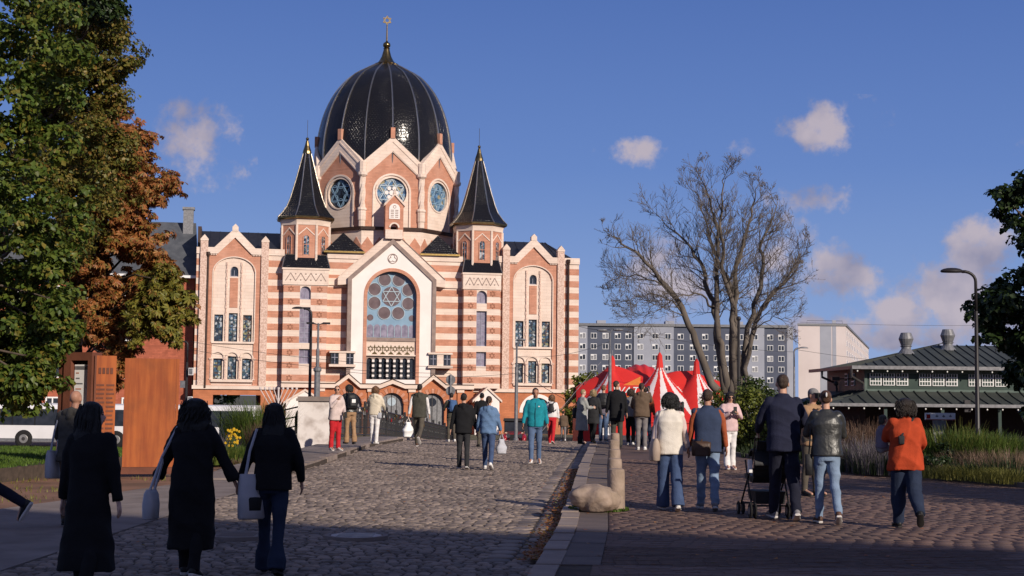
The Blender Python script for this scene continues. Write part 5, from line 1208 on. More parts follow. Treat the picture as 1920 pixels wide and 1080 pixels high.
def bare_tree():
    Y = 70; base = at(1362,752,Y); base.z = -.9
    r = thing('bare_tree', base, 'big leafless tree with several grey stems rising behind the green shrubs', 'tree')
    rng = np.random.default_rng(77); k = Y/FPX
    def px(zx,zy,dy): return at(1100+zx/2.348, 280+zy/2.348, Y+dy)-base
    L_ = [([(575,1075),(520,950),(470,800),(420,700),(350,600),(290,520),(210,450),(130,400),(75,355)],.46,-1),
     ([(610,1075),(590,930),(572,800),(562,680),(530,590),(510,520),(480,460),(430,400),(370,350),(300,280)],.42,.8),
     ([(615,1075),(600,900),(580,780),(570,640),(576,500),(575,350),(555,260),(520,160),(480,85)],.40,-.5),
     ([(640,1075),(640,900),(645,760),(650,640),(610,560),(570,470),(530,360),(505,220),(440,150)],.38,1.2),
     ([(655,1075),(655,850),(655,680),(652,560),(690,440),(715,330),(735,230),(760,150)],.40,0),
     ([(655,1075),(650,800),(640,660),(600,560),(600,420),(590,280),(600,160),(620,90)],.34,-1.2),
     ([(680,1075),(690,900),(730,720),(765,600),(778,480),(770,420),(800,340),(835,250),(800,190)],.34,1),
     ([(690,1075),(715,900),(745,760),(790,660),(850,600),(900,540),(935,470),(960,390)],.28,-1),
     ([(670,1075),(700,860),(760,720),(840,620),(900,560),(950,520)],.22,1.6),
     ([(520,950),(450,760),(380,670),(310,640),(220,650),(120,690)],.14,-1.4),
     ([(420,700),(330,600),(240,560),(150,560),(90,590)],.13,.6),
     ([(565,700),(500,640),(420,640),(330,700),(250,740)],.13,-2),
     ([(690,900),(760,780),(830,740),(900,750)],.10,-1.5)]
    lm = []; tw = MB(); tips = []
    for pts,r0,dy in L_:
        P = [px(x,y,dy*(i/len(pts))*1.6) for i,(x,y) in enumerate(pts)]
        # resample with wobble
        Q = []
        for a,b in zip(P[:-1],P[1:]):
            for t in (0,.34,.67): Q.append(a.lerp(b,t)+Vector(rng.normal(0,.05,3)))
        Q.append(P[-1]); n = len(Q); R = [max(.016,r0*.46*(1-i/(n-1))**.85) for i in range(n)]
        m = MB(); m.tube(Q, R, 9); m.build('limb', M['bark_light'], r, smooth=True)
        for i in range(int(n*.28), n): tips.append((Q[i], (Q[min(i+1,n-1)]-Q[max(0,i-1)]).normalized(), R[i], max(1.2,3.0*(1-.45*i/n))))
    cen = px(512,530,0); RX,RZ = 4.95,5.45
    def inside(v): return ((v.x-cen.x)/RX)**2+((v.z-cen.z)/RZ)**2 < 1.0
    def grow(p, d, rad, L_, depth):
        n = 5; pts = [p]; q = Vector(p); d = Vector(d)
        for i in range(n):
            d = (d+Vector(rng.normal(0,.10,3))+Vector((0,0,.05))).normalized(); q = q+d*(L_/n)
            if not inside(q) and i > 0 and rng.random() < .8: break
            pts.append(q)
        n = len(pts)-1
        if n < 1: return
        tw.tube(pts, [max(.006,rad*(1-.8*i/max(n,1))) for i in range(n+1)], 4 if depth else 5, cap=False)
        if depth >= 3: return
        for j in range((4,4,3)[depth]):
            i = rng.integers(1,n+1); side = Vector(rng.normal(0,1,3)); side -= d*side.dot(d); side.normalize()
            nd = (d*.85+side*.62+Vector((0,0,.10))).normalized()
            grow(pts[i], nd, max(.010,rad*.5), L_*rng.uniform(.48,.78), depth+1)
    for p,d,R,L0 in tips:
        side = Vector(rng.normal(0,1,3)); side.y *= .8; side -= d*side.dot(d); side.normalize(); out = (p-cen); out.normalize()
        nd = (d*.75+side*.7+out*.25).normalized()
        if rng.random() < .8: grow(p, nd, min(R*.6,.036), L0*rng.uniform(.40,.80), 0)
        if rng.random() < .5: grow(p, (d*.5-side*.7+out*.4).normalized(), min(R*.5,.03), L0*rng.uniform(.3,.5), 1)
    tw.build('twigs', M['bark_light'], r, kind='stuff')
bare_tree()

# ---- planting
def blade_mat(name, a, b, c): return leaf_mat(name, [a,b,c,b], gloss=.6, thin=.3)
M['blade_green'] = blade_mat('fresh_grass', (.045,.085,.015),(.075,.12,.02),(.12,.15,.03))
M['blade_lawn'] = blade_mat('lawn_grass', (.05,.10,.012),(.08,.145,.018),(.11,.17,.025))
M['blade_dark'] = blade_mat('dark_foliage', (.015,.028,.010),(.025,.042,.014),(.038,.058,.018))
M['blade_dry'] = blade_mat('dry_pinkish_grass', (.26,.17,.12),(.33,.23,.165),(.20,.13,.085))
M['blade_olive'] = blade_mat('olive_grass', (.15,.15,.036),(.23,.21,.05),(.11,.115,.028))
M['blade_lav'] = blade_mat('lavender_heads', (.12,.10,.115),(.16,.135,.155),(.10,.09,.08))
M['blade_brown'] = blade_mat('brown_seed_heads', (.13,.075,.05),(.18,.11,.07),(.09,.05,.035))
M['yellow_petal'] = mat('yellow_petals', (.62,.38,.02), .6)
def blades(n, spread, h, w, rng, lean=.5, hv=.35, seg=3, sy=None):
    a = rng.uniform(0,2*pi,n); rr = np.sqrt(rng.uniform(0,1,n)); X = rr*spread*np.cos(a); Yy = rr*(sy or spread)*np.sin(a)
    H = h*rng.uniform(1-hv,1,n)*(1-.25*rr); d = a+rng.normal(0,.7,n); L_ = H*lean*rng.uniform(.1,1,n)
    side = d+pi/2; V = []
    for i in range(seg+1):
        t = i/seg; cx_ = X+np.cos(d)*L_*t*t; cy_ = Yy+np.sin(d)*L_*t*t; z = H*t*(1-.12*t); ww = w*(1-t*.85)
        V += [np.stack([cx_+np.cos(side)*ww/2, cy_+np.sin(side)*ww/2, z],1), np.stack([cx_-np.cos(side)*ww/2, cy_-np.sin(side)*ww/2, z],1)]
    V = np.stack(V,1); F = np.array([(2*i,2*i+1,2*i+3,2*i+2) for i in range(seg)])
    return V.reshape(-1,3), (F[None]+2*(seg+1)*np.arange(n)[:,None,None]).reshape(-1,4)
def plant(name, label, cat, px, py, Y, h, spread, kinds, seed, group=None, z=0.0, loc=None):
    rng = np.random.default_rng(seed)
    p = loc or at(px,py,Y); r = thing(name, (p[0],p[1],z), label, cat, group)
    for pn, mk, n, hh, ww, lean, sp in kinds:
        V,F = blades(n, spread*sp, h*hh, ww, rng, lean); link(pn, np_mesh(pn, V, F, M[mk]), r, kind='stuff')
    return r
def shrub(name, label, px, py, Y, rad, hgt, mk, n, size, seed, z=0.0, cat='shrub', kind='kite', group=None):
    rng = np.random.default_rng(seed); p = at(px,py,Y); base = Vector((p.x,p.y,z)); r = thing(name, base, label, cat, group)
    cs = []; rs = []
    for k in range(max(8,n//60)):
        d = rng.normal(size=3); d /= np.linalg.norm(d); cs.append(np.array([d[0]*rad*.75*rng.random()**.4,d[1]*rad*.75*rng.random()**.4,hgt*.5+d[2]*hgt*.42])); rs.append(rad*rng.uniform(.22,.4))
    V,F = leaf_cloud(cs, rs, 60, size, rng, kind); link('foliage', np_mesh('foliage', V, F, M[mk]), r, kind='stuff')
    m = MB()
    for k in range(7):
        c = cs[k]; branch_to(m, (0,0,0), c, .03, .008, rng)
    m.build('stems', M['bark'], r, kind='stuff')
    return r
M['leaf_shrub'] = leaf_mat('shrub_leaves', [(.035,.06,.014),(.06,.09,.02),(.09,.115,.024)])
M['leaf_feather'] = leaf_mat('feathery_yellow_green_leaves', [(.12,.15,.024),(.18,.20,.034),(.09,.12,.02),(.22,.21,.04)])
def right_bed():
    zb = .15
    b = MB(); ys = [22,25.2,27.85,31.5,35.2,38,48]
    for a,c in zip(ys[:-1],ys[1:]): b.hexa([(float(bedx(a))+.1,a,-.1),(30,a,-.1),(30,c,-.1),(float(bedx(c))+.1,c,-.1),(float(bedx(a))+.1,a,zb),(30,a,zb+.1),(30,c,zb+.1),(float(bedx(c))+.1,c,zb)])
    b.build('flower_bed_soil', M['soil'], kind='structure')
    # low dark edging of the bed
    e = MB(); Ys = np.arange(20,47,1.0)
    for y in Ys:
        x0,x1 = float(bedx(y)),float(bedx(y+1)); 
        e.hexa([(x0,y,-.05),(x0+.1,y,-.05),(x1+.1,y+1,-.05),(x1,y+1,-.05),(x0,y,float(zp(y))+.09),(x0+.1,y,float(zp(y))+.09),(x1+.1,y+1,float(zp(y+1))+.09),(x1,y+1,float(zp(y+1))+.09)])
    e.build('bed_edging', M['wet_stone'], kind='structure')
    rng = np.random.default_rng(50)
    # undergrowth filling the bed: nobody could count it
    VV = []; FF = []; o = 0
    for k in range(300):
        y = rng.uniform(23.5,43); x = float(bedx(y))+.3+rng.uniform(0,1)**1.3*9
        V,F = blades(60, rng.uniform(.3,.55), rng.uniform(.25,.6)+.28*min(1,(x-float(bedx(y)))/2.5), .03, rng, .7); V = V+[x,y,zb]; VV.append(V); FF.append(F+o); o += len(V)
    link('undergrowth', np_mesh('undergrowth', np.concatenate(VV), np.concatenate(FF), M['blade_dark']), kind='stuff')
    G = lambda *a, **k: plant(*a, z=zb, **k)
    shrub('feathery_shrub','tall feathery yellow green shrub behind the woman in pink', 1408,800,38,.95,1.8,'leaf_feather',7000,.075,61,zb)
    shrub('feathery_shrub','yellow green feathery shrub between the man in the blue vest and the woman in pink', 1345,800,40.5,.75,1.75,'leaf_feather',4500,.075,62,zb)
    shrub('leafy_shrub','bushy green shrub left of the man in navy, under the bare tree', 1412,745,46,1.0,2.2,'leaf_shrub',5000,.09,63,zb)
    shrub('leafy_shrub','green shrub glimpsed between the navy man and the leather jacket', 1508,800,40,.9,1.5,'leaf_shrub',4000,.085,64,zb)
    G('lavender_clump','greyish lavender clump right of the black leather jacket', 'plant', 1622,800,29.6,.95,.75,[('foliage','blade_dark',500,.6,.02,.5,1),('flowers','blade_lav',520,1.05,.018,.45,1)],65)
    G('lavender_clump','greyish lavender clump beside the red sweater on its left', 'plant', 1655,800,28.6,.85,.6,[('foliage','blade_dark',400,.6,.02,.5,1),('flowers','blade_lav',380,1.05,.018,.45,1)],66)
    G('dry_grass_clump','tall brown seed heads behind the leather jacket below the pavilion', 'plant', 1632,770,33,1.25,.9,[('stalks','blade_brown',620,1.1,.02,.35,1),('foliage','blade_olive',300,.7,.02,.5,1)],67)
    G('dry_grass_clump','straw coloured grass left of the leather jacket', 'plant', 1600,800,34.5,1.1,.8,[('stalks','blade_dry',500,1.05,.018,.4,1),('foliage','blade_olive',260,.7,.02,.5,1)],68)
    shrub('dwarf_pine','dark rounded dwarf pine right of the red sweater', 1768,850,28.9,.5,.62,'leaf_dark',900,.06,69,zb,'shrub')
    shrub('dwarf_pine','low spreading dark evergreen beside the red sweater', 1755,880,28.0,.45,.42,'leaf_dark',700,.05,70,zb,'shrub')
    G('perennial_clump','bright green tall perennials left of the street lamp', 'plant', 1800,800,29.6,1.25,.85,[('foliage','blade_green',900,1.0,.035,.5,1),('flowers','blade_olive',200,1.1,.02,.4,1)],71)
    G('perennial_clump','bright green perennials at the foot of the street lamp', 'plant', 1850,800,29.0,1.15,.7,[('foliage','blade_green',800,1.0,.035,.5,1)],72)
    G('perennial_clump','green perennials at the right edge under the dark linden', 'plant', 1905,800,29.2,1.1,.8,[('foliage','blade_green',700,1.0,.035,.5,1)],73)
    G('pink_grass_clump','pinkish beige feather grass right of the dwarf pine', 'plant', 1830,850,28.6,.72,.75,[('stalks','blade_dry',900,1.0,.014,.6,1),('foliage','blade_olive',300,.7,.02,.6,1)],74)
    G('pink_grass_clump','pinkish beige feather grass at the right edge of the picture', 'plant', 1897,850,27.8,.75,.85,[('stalks','blade_dry',1000,1.0,.014,.6,1),('foliage','blade_olive',260,.7,.02,.6,1)],75)
    G('sedge_clump','yellow green sedge spilling over the bed edging beside the red sweater', 'plant', 1768,890,27.4,.34,.6,[('foliage','blade_olive',700,1.0,.016,1.0,1)],76)
    G('sedge_clump','yellow green sedge on the bed edging below the pink grass', 'plant', 1830,890,26.8,.36,.65,[('foliage','blade_olive',800,1.0,.016,1.0,1)],77)
    G('sedge_clump','yellow green sedge on the bed edging at the right edge', 'plant', 1895,890,26.0,.36,.65,[('foliage','blade_olive',800,1.0,.016,1.0,1)],78)
    G('green_clump','green leafy clump at the bed edging behind the leather jacket', 'plant', 1600,850,30.6,.7,.7,[('foliage','blade_green',600,.9,.03,.6,1),('flowers','blade_lav',120,1.1,.015,.4,1)],79)
    G('green_clump','dark green clump at the bed edging left of the red sweater', 'plant', 1665,860,28.9,.55,.6,[('foliage','blade_dark',700,1.0,.03,.7,1)],80)
right_bed()
def left_bed():
    rng = np.random.default_rng(90)
    b = MB(); b.hexa([(-9.6,24.6,-.1),(-40,24.6,-.1),(-40,36.5,-.1),(-7.8,36.5,-.1),(-9.6,24.6,.2),(-40,24.6,.2),(-40,36.5,.2),(-7.8,36.5,.2)][::1]); b.f = [f[::-1] for f in b.f]
    b.build('lawn', M['soil'], kind='structure')
    n = 30000; x = rng.uniform(-15,-7.9,n); y = rng.uniform(24.7,36.4,n); keep = x < -9.6+(y-24.6)*.15; x,y = x[keep],y[keep]; n = len(x)
    V,F = blades(n, .001, .085, .022, rng, .8, seg=2); V = V.reshape(n,-1,3)+np.stack([x,y,np.full(n,.2)],1)[:,None]; link('lawn_grass', np_mesh('lawn_grass', V.reshape(-1,3), F, M['blade_lawn']), kind='stuff')
    # low concrete wall blocks in front of the lawn
    r = thing('retaining_wall', (-13,24.45,0), 'low grey concrete retaining wall in front of the lawn', 'wall')
    for k in range(6): m = MB(); m.box(-6+k*1.6,-6+k*1.6+1.585,-.12,.12,-.05,.30); m.build('wall_block', M['concrete'], r)
    # flower bed by the bridge
    plant('tall_grass','tall green fountain grass beside the white plaster pier', 'plant', 478,830,37.2,1.9,.85,[('foliage','blade_green',1100,1.0,.028,.55,.9)],91)
    plant('brown_grass','brown bushy seed heads in front of the tall green grass', 'plant', 500,840,35.3,1.3,.45,[('stalks','blade_brown',900,1.0,.02,.35,1)],92)
    plant('grey_lavender','grey lilac lavender in front of the white bus', 'plant', 412,840,35.5,.85,.6,[('flowers','blade_lav',520,1.0,.018,.5,1),('foliage','blade_dark',300,.6,.02,.5,1)],93)
    plant('green_herb','leafy green herbs under the yellow flowers', 'plant', 440,870,33.8,.55,.75,[('foliage','blade_green',1100,1.0,.03,.7,1)],94)
    plant('green_herb','leafy green herbs left of the yellow flowers', 'plant', 395,875,33.0,.5,.7,[('foliage','blade_green',900,1.0,.03,.7,1),('seed_heads','blade_olive',200,1.1,.02,.5,1)],95)
    plant('dry_tuft','dry orange brown tuft at the pavement edge below the herbs', 'plant', 452,880,31.6,.26,.45,[('stalks','blade_brown',260,1,.02,.8,1),('foliage','blade_olive',160,.8,.02,.8,1)],97)
    p = at(437,820,33.4); r = thing('yellow_flowers', (p.x,p.y,0), 'bunch of bright yellow flowers in the bed before the bridge', 'flowers'); rng = np.random.default_rng(96)
    for k in range(30):
        x,y,z = rng.normal(0,.085),rng.normal(0,.1),rng.uniform(.40,.80); m = MB()
        for q in range(7): a = q*2*pi/7; m.ball((x+.018*cos(a),y-.01,z+.018*sin(a)), (.014,.008,.014), 6, 4)
        f = m.build('flower_head', M['yellow_petal'], r, kind='stuff')
    m = MB()
    for k in range(16): m.tube([(rng.normal(0,.08),rng.normal(0,.08),0),(rng.normal(0,.1),rng.normal(0,.1),.6)], .006, 4)
    m.build('stalks', M['blade_green'], r, kind='stuff')
    shrub('conifer','greenish conifer seen through the carriage passage', 405,760,185,4,5,'leaf_shrub',900,.6,98,-2.05,'tree')
left_bed()
def far_green():
    shrub('willow_bush','olive green willow bush between the synagogue and the tent', 1098,720,128,2.6,6.2,'leaf_feather',2200,.32,101,-2.05,'shrub')
    shrub('dark_tree','dark green rounded tree with reddish top behind the tent', 1278,690,150,2.0,7.4,'leaf_shrub',1400,.38,102,-2.05,'tree')
    shrub('olive_tree','olive leafed tree behind the right mast of the tent', 1345,720,140,2.6,6.2,'leaf_feather',1500,.36,103,-2.05,'tree')
    # dead leaves along the kerb, moss, tufts in the bare earth
    rng = np.random.default_rng(104); n = 1500; y = 14+rng.uniform(0,1,n)**1.3*18; x = kR(y)-.02-np.abs(rng.normal(0,.10,n))
    V,F = blades(n,.001,.055,.05,rng,2.2,seg=2); V = V.reshape(n,-1,3)*[1,1,.5]+np.stack([x,y,np.full(n,.02)],1)[:,None]
    link('fallen_leaves', np_mesh('fallen_leaves', V.reshape(-1,3), F, M['leaf_rust']), kind='stuff')
    n = 420; y = rng.uniform(11,30,n); x = rng.uniform(-4,7.5,n); V,F = blades(n,.001,.05,.05,rng,2.2,seg=2); V = V.reshape(n,-1,3)*[1,1,.25]+np.stack([x,y,np.where(x > kR(y), zp(y)+.004, .035)],1)[:,None]
    keep = np.ones(n,bool); link('scattered_leaves', np_mesh('scattered_leaves', V.reshape(-1,3), F, M['leaf_rust']), kind='stuff')
    n = 3500; x = rng.uniform(-12,-5.2,n); y = rng.uniform(18.5,31,n); m_ = (np.sin(x*1.7+y*.9)+np.sin(y*2.3-x)) > .55; m_ &= (x < -6.4-.12*(27-y)); x,y = x[m_],y[m_]; n = len(x)
    V,F = blades(n,.001,.10,.02,rng,1.0,seg=2); V = V.reshape(n,-1,3)+np.stack([x,y,np.full(n,-.06)],1)[:,None]; link('grass_tufts', np_mesh('grass_tufts', V.reshape(-1,3), F, M['blade_olive']), kind='stuff')
    V = []; n = 500; a = rng.uniform(0,2*pi,n); x = 1.2+.36*np.cos(a)*rng.uniform(.95,1.15,n); y = 19.4+.42*np.sin(a)*rng.uniform(.95,1.15,n)
    V,F = blades(n,.001,.06,.02,rng,.8,seg=2); V = V.reshape(n,-1,3)+np.stack([x,y,np.full(n,.1)],1)[:,None]; link('moss', np_mesh('moss', V.reshape(-1,3), F, M['blade_lawn']), kind='stuff')
far_green()
def shade_hall():  # hall added out of view, its roof edge set to shade the paving
    A = Vector((13.5,-15.1,0)); B = Vector((46,-28.2,0)); d = (B-A); L_ = d.length; ang = atan2(d.y,d.x)
    r = thing('added_brick_hall', A, 'unseen red brick hall added behind the viewer to shade the near paving', 'shade caster', rz=ang)
    m = MB(); m.box(0,L_,-14,0,0,20); m.build('wall', M['red_brick'], r)
    m = MB(); m.add([(-.3,-14.3,20),(L_+.3,-14.3,20),(L_+.3,.3,20),(-.3,.3,20),(4,-7,25.5),(L_-4,-7,25.5)], [(0,3,2,1),(0,1,5,4),(2,3,4,5),(3,0,4),(1,2,5)]); m.build('roof', M['slate'], r)
    f = MB(); f.box(-.9,.9,-.05,.08,0,5); fm = f.mesh('window', M['white_paint']); p = MB(); p.box(-.8,.8,.08,.1,.1,4.9); pm = p.mesh('pane', M['glass_dark'])
    for k in range(9):
        for z in (3,11): w = link('window', fm, r, (2.5+k*3.6,0,z)); link('pane', pm, w)
shade_hall()

# ------------------------------------------------------------ street furniture
M['corten'] = mat('rusty_corten_steel', (.38,.105,.028), .75, (.25,.060,.020), 4, 8, .2, 30, dirt=((.15,.045,.02),1.6,.6), stretch=(2.2,2.2,.22))
M['corten_dark_shade'] = mat('dark_shaded_corten_steel', (.17,.06,.035), .75, (.11,.038,.024), 2.2, 6, .2, 30)  # darker copy that paints the shaded faces of the notice box
M['plaster'] = mat('flaking_white_plaster', (.72,.67,.64), .85, (.64,.58,.55), 1.8, 6, .2, 18, dirt=((.30,.24,.21),2.6,.75))
M['granite'] = mat('pink_granite', (.36,.27,.21), .75, (.25,.185,.145), 7, 6, .35, 30, dirt=((.20,.15,.10),5,.6))
M['iron'] = mat('black_iron', (.022,.022,.024), .5, (.03,.028,.028), 6, 3, .1, spec=.4)
def panels():
    p = Vector((-7.19,28.55,0)); a = atan2(.55,1.05)*.55
    r = thing('steel_panel', p, 'plain tall rusty steel panel right of the panel with the notice', 'memorial panel', rz=a)
    m = MB(); m.box(-.53,.47,0,.09,.14,2.30); m.build('plate', M['corten'], r)
    m = MB(); m.box(.475,.53,-.004,.09,.10,2.30); m.build('edge_strip', M['corten'], r)
    m = MB(); m.box(-.55,.5,.01,.10,0,.135); m.build('plinth', M['corten_dark_shade'], r)
    p = Vector((-8.42,28.2,0)); r = thing('notice_panel', p, 'rusty steel panel folded like a book, holding a white notice behind glass', 'memorial panel')
    Mx = Matrix.Rotation(radians(-24),4,'Z')
    def q(b): b.xf(Mx); return b
    z1 = 2.40
    m = MB(); m.box(-.66,-.52,-.02,.26,0,z1-.05); m.box(-.52,-.50,.0,.24,0,z1-.1); q(m).build('side_plate', M['corten_dark_shade'], r)
    m = MB(); m.box(-.50,-.32,-.06,.24,0,z1); m.box(.10,.20,-.06,.24,0,z1); m.box(-.32,.10,-.06,.24,z1-.16,z1); m.box(-.32,.10,-.06,.24,0,.55); q(m).build('box_frame', M['corten_dark_shade'], r)
    m = MB(); m.box(-.32,.10,.10,.24,.55,z1-.16); q(m).build('back_plate', M['black'], r)
    m = MB(); m.box(-.30,.08,.03,.10,.6,z1-.24); s = q(m).build('notice_sheet', M['white_paint'], r)
    rng = np.random.default_rng(3)
    for k in range(13):
        z = z1-.42-k*.105; w = rng.uniform(.06,.2)
        if z < .7: break
        m = MB(); m.box(-.26,-.26+w,.025,.0295,z,z+.025); q(m).build('printed_line', M['orange'] if k%3 == 0 else M['grey_metal'], s)
    m = MB(); m.box(-.29,.07,.024,.0295,z1-.34,z1-.27); q(m).build('printed_heading', M['grey_metal'], s)
    My = Matrix.Translation((.20,-.09,0)) @ Matrix.Rotation(radians(22),4,'Z')
    m = MB(); m.box(.0,.42,0,.08,0,z1-.06); m.xf(My); pl = m.build('text_plate', M['corten'], r)
    m = MB(); m.box(.0,.035,-.03,-.002,0,z1-.06); m.xf(My); m.build('fold_strip', M['corten_dark_shade'], r)
    for k in range(4): m = MB(); m.box(.08+k*.075,.08+k*.075+.05,-.012,-.001,z1-.42,z1-.30); m.xf(My); m.build('raised_numeral', M['corten_dark_shade'], pl)
    for k in range(15):
        for c in (0,1): 
            m = MB(); m.box(.05+c*.19,.05+c*.19+rng.uniform(.12,.16),-.010,-.001,z1-.66-k*.085,z1-.66-k*.085+.035); m.xf(My); m.build('raised_line', M['corten_dark_shade'], pl)
panels()
def pier_and_railings():
    p = Vector((-6.12,44.6,0)); r = thing('plaster_pier', p, 'square white plastered pier with stone cap where the bridge railing starts', 'pier', rz=.10)
    m = MB(); m.box(-.50,.50,-.45,.45,-.1,1.42); m.build('shaft', M['plaster'], r)
    m = MB(); m.box(-.56,.56,-.52,.52,1.42,1.50); m.box(-.52,.52,-.48,.48,1.5,1.56); m.build('cap', M['concrete'], r)
    for nm, lab, xf, y0, y1, dz in (('bridge_railing','black iron bridge railing hung with padlocks beside the white pier',railL,45.3,87,.10),('bridge_railing','black iron bridge railing on the far right side behind the onlookers',railR,50,87,.22)):
        a = Vector((float(xf(y0)),y0,0)); r = thing(nm, a, lab, 'railing', 'iron railings of the bridge')
        z = lambda y: float(zr(np.float64(y)))+dz
        def rail(z0, rr, name):
            m = MB(); pts = [(float(xf(y))-a.x, y-y0, z(y)+z0) for y in np.linspace(y0,y1,9)]; m.tube(pts, rr, 6); m.build(name, M['iron'], r)
        rail(1.10,.035,'top_rail'); rail(.92,.02,'middle_rail'); rail(.40,.02,'middle_rail'); rail(.12,.025,'bottom_rail')
        bm = MB(); bm.box(-.011,.011,-.011,.011,.12,1.08); bme = bm.mesh('baluster', M['iron'])
        pm = MB(); pm.box(-.05,.05,-.05,.05,0,1.2); pm.ball((0,0,1.24),.06,8,5); pme = pm.mesh('post', M['iron'])
        sc = MB(); sc.tube([(.0,.10*cos(t),.66+.10*sin(t)) for t in np.linspace(0,2*pi,11)], .012, 4); sme = sc.mesh('scroll', M['iron'])
        n = 260
        for k in range(n):
            y = y0+(y1-y0)*(k+.5)/n; link('baluster', bme, r, (float(xf(y))-a.x,y-y0,z(y)))
            if k%16 == 0: link('post', pme, r, (float(xf(y))-a.x,y-y0+.08,z(y)))
            if k%4 == 2: link('scroll', sme, r, (float(xf(y))-a.x,y-y0+.08,z(y)))
    rng = np.random.default_rng(6)
    mats = [M['gold'],M['silver_rib'],M['brown_metal'],M['grey_metal'],M['white_paint'],M['gold_dark'],M['car_red'],M['dark_metal']]; mes = []
    for mm in mats:
        m = MB(); m.box(-.02,.02,-.035,.035,-.07,0); m.tube([(0,-.022,0),(0,-.022,.04),(0,0,.055),(0,.022,.04),(0,.022,0)],.007,5); mes.append(m.mesh('padlock', mm))
    for k in range(150):
        y = 45.8+rng.uniform(0,1)**1.5*24; o = link('padlock', mes[rng.integers(0,len(mes))], None, (float(railL(y))+.04*rng.choice((-1,1)),y,float(zr(np.float64(y)))+.10+rng.choice((1.04,1.0,.90,.84))+rng.normal(0,.02)))
        s = rng.uniform(.7,1.25); o.scale = (s,s,s); tag(o,'small metal love padlock hanging on the iron bridge railing','padlock','padlocks on the bridge railing')
    # iron stair rail left of the pier
    r = thing('stair_railing', (-7.6,45.6,0), 'black sloping stair rail left of the white plaster pier', 'railing')
    for z0 in (1.25,.95,.65): m = MB(); m.tube([(-.9,0,z0-.45),(.9,0,z0)],.025,6); m.build('rail', M['iron'], r)
    for s in (-.85,0,.85): m = MB(); m.tube([(s,0,-.5),(s,0,1.0+.25*s)],.03,6); m.build('post', M['iron'], r)
pier_and_railings()
M['lid_sky_sheen'] = mat('iron_cover_sky_sheen', (.42,.40,.39), .5, (.28,.26,.25), 8, 5, .2)  # pale tone paints the sky's reflection onto the iron lid
def bollards():
    rng = np.random.default_rng(9)
    labs = ['grey pink granite bollard standing against the boulder, nearest of the row','second granite bollard from the boulder','third granite bollard from the boulder','fourth granite bollard, nearly hidden behind the nearer ones','fifth and farthest granite bollard of the row along the kerb']
    for i,(px,y) in enumerate(((1156,19.3),(1152.5,22.6),(1151.5,26.4),(1151,31.3),(1153,36.2))):
        x = at(px,900,y).x; z = float(zp(y)); r = thing('bollard', (x,y,z), labs[i], 'bollard', 'granite bollards along the kerb', rng.uniform(0,6))
        m = MB(); s = rng.uniform(.97,1.03); m.lathe([(.119*s,-.05),(.118*s,.0),(.114*s,.25),(.112*s,.50),(.106*s,.545),(.08,.56)],22); m.build('shaft', M['granite'], r, smooth=35)
    # boulder
    x = at(1112,950,19.05).x; r0 = np.random.default_rng(12)
    bm = bmesh.new(); bmesh.ops.create_icosphere(bm, subdivisions=4, radius=1)
    from mathutils import noise
    for v in bm.verts:
        p = v.co.copy(); d = noise.noise(p*1.1+Vector((3,1,2)))*.26+noise.noise(p*2.7)*.13+noise.noise(p*7)*.05+noise.noise(p*15)*.02
        v.co = p*(1+d); v.co.x *= .315; v.co.y *= .30; v.co.z *= .205
        if v.co.z < -.15: v.co.z = -.15+(v.co.z+.15)*.2
        v.co.z += .06*v.co.x
    me = bpy.data.meshes.new('boulder'); bm.to_mesh(me); bm.free(); me.materials.append(M['granite']); me.polygons.foreach_set('use_smooth',[True]*len(me.polygons))
    o = link('boulder', me, None, (x+.02,19.05,float(zp(19))+.16)); tag(o,'rounded pinkish granite boulder at the kerb against the nearest bollard','boulder')
    for (px,py,lab) in ((668,1004,'pale round manhole cover in the shaded cobbles'),(446,1003,'grey manhole cover in the shaded cobbles behind the hand holding women')):
        g = gnd(px,py,.035); t = thing('manhole_cover', (g.x,g.y,.03), lab, 'manhole cover', 'manhole covers in the cobbles')
        m = MB(); m.lathe([(.36,-.03),(.36,.012),(.30,.012),(.30,.004),(.29,.004)],28); m.build('ring', M['concrete'], t); m = MB(); m.lathe([(.285,-.03),(.285,.010)],28)
        for k in range(5): m.box(-.2,.2,-.2+k*.09,-.16+k*.09,.008,.016)
        m.build('lid', M['lid_sky_sheen'] if px > 500 else M['concrete'], t)
bollards()
M['lamp_dark'] = mat('dark_lamp_paint', (.025,.022,.024), .45)
def lamp(name, label, px, ytop, Y, zb, arm, rad, m_, head='cobra', group=None, cat='street lamp'):
    p = at(px,ytop,Y); H_ = p.z-zb; r = thing(name, (p.x,Y,zb), label, cat, group)
    b = MB(); b.tube([(0,0,0),(0,0,.9),(0,0,.95),(0,0,H_*.8)], [rad*1.5,rad*1.4,rad,rad*.8], 10); b.build('pole', M[m_], r, smooth=30)
    if arm:
        s = 1 if arm > 0 else -1; L_ = abs(arm); pts = [(0,0,H_*.8-.02),(0,0,H_-L_*.45)]+[(s*L_*.5*(1-cos(t)),0,H_-L_*.45+L_*.42*sin(t)) for t in np.linspace(.25,pi*.55,6)]
        b = MB(); b.tube(pts, rad*.7, 8); b.build('arm', M[m_], r, smooth=True)
        e = pts[-1]; b = MB(); b.ball((e[0]+s*L_*.42,0,e[2]-.0), (L_*.5,.13,L_*.16), 14, 8)
        for i,v in enumerate(b.v):
            if v[2] < e[2]-.02: b.v[i] = (v[0],v[1],e[2]-.02)
        b.build('lamp_head', M[m_], r, smooth=40)
    return r, H_
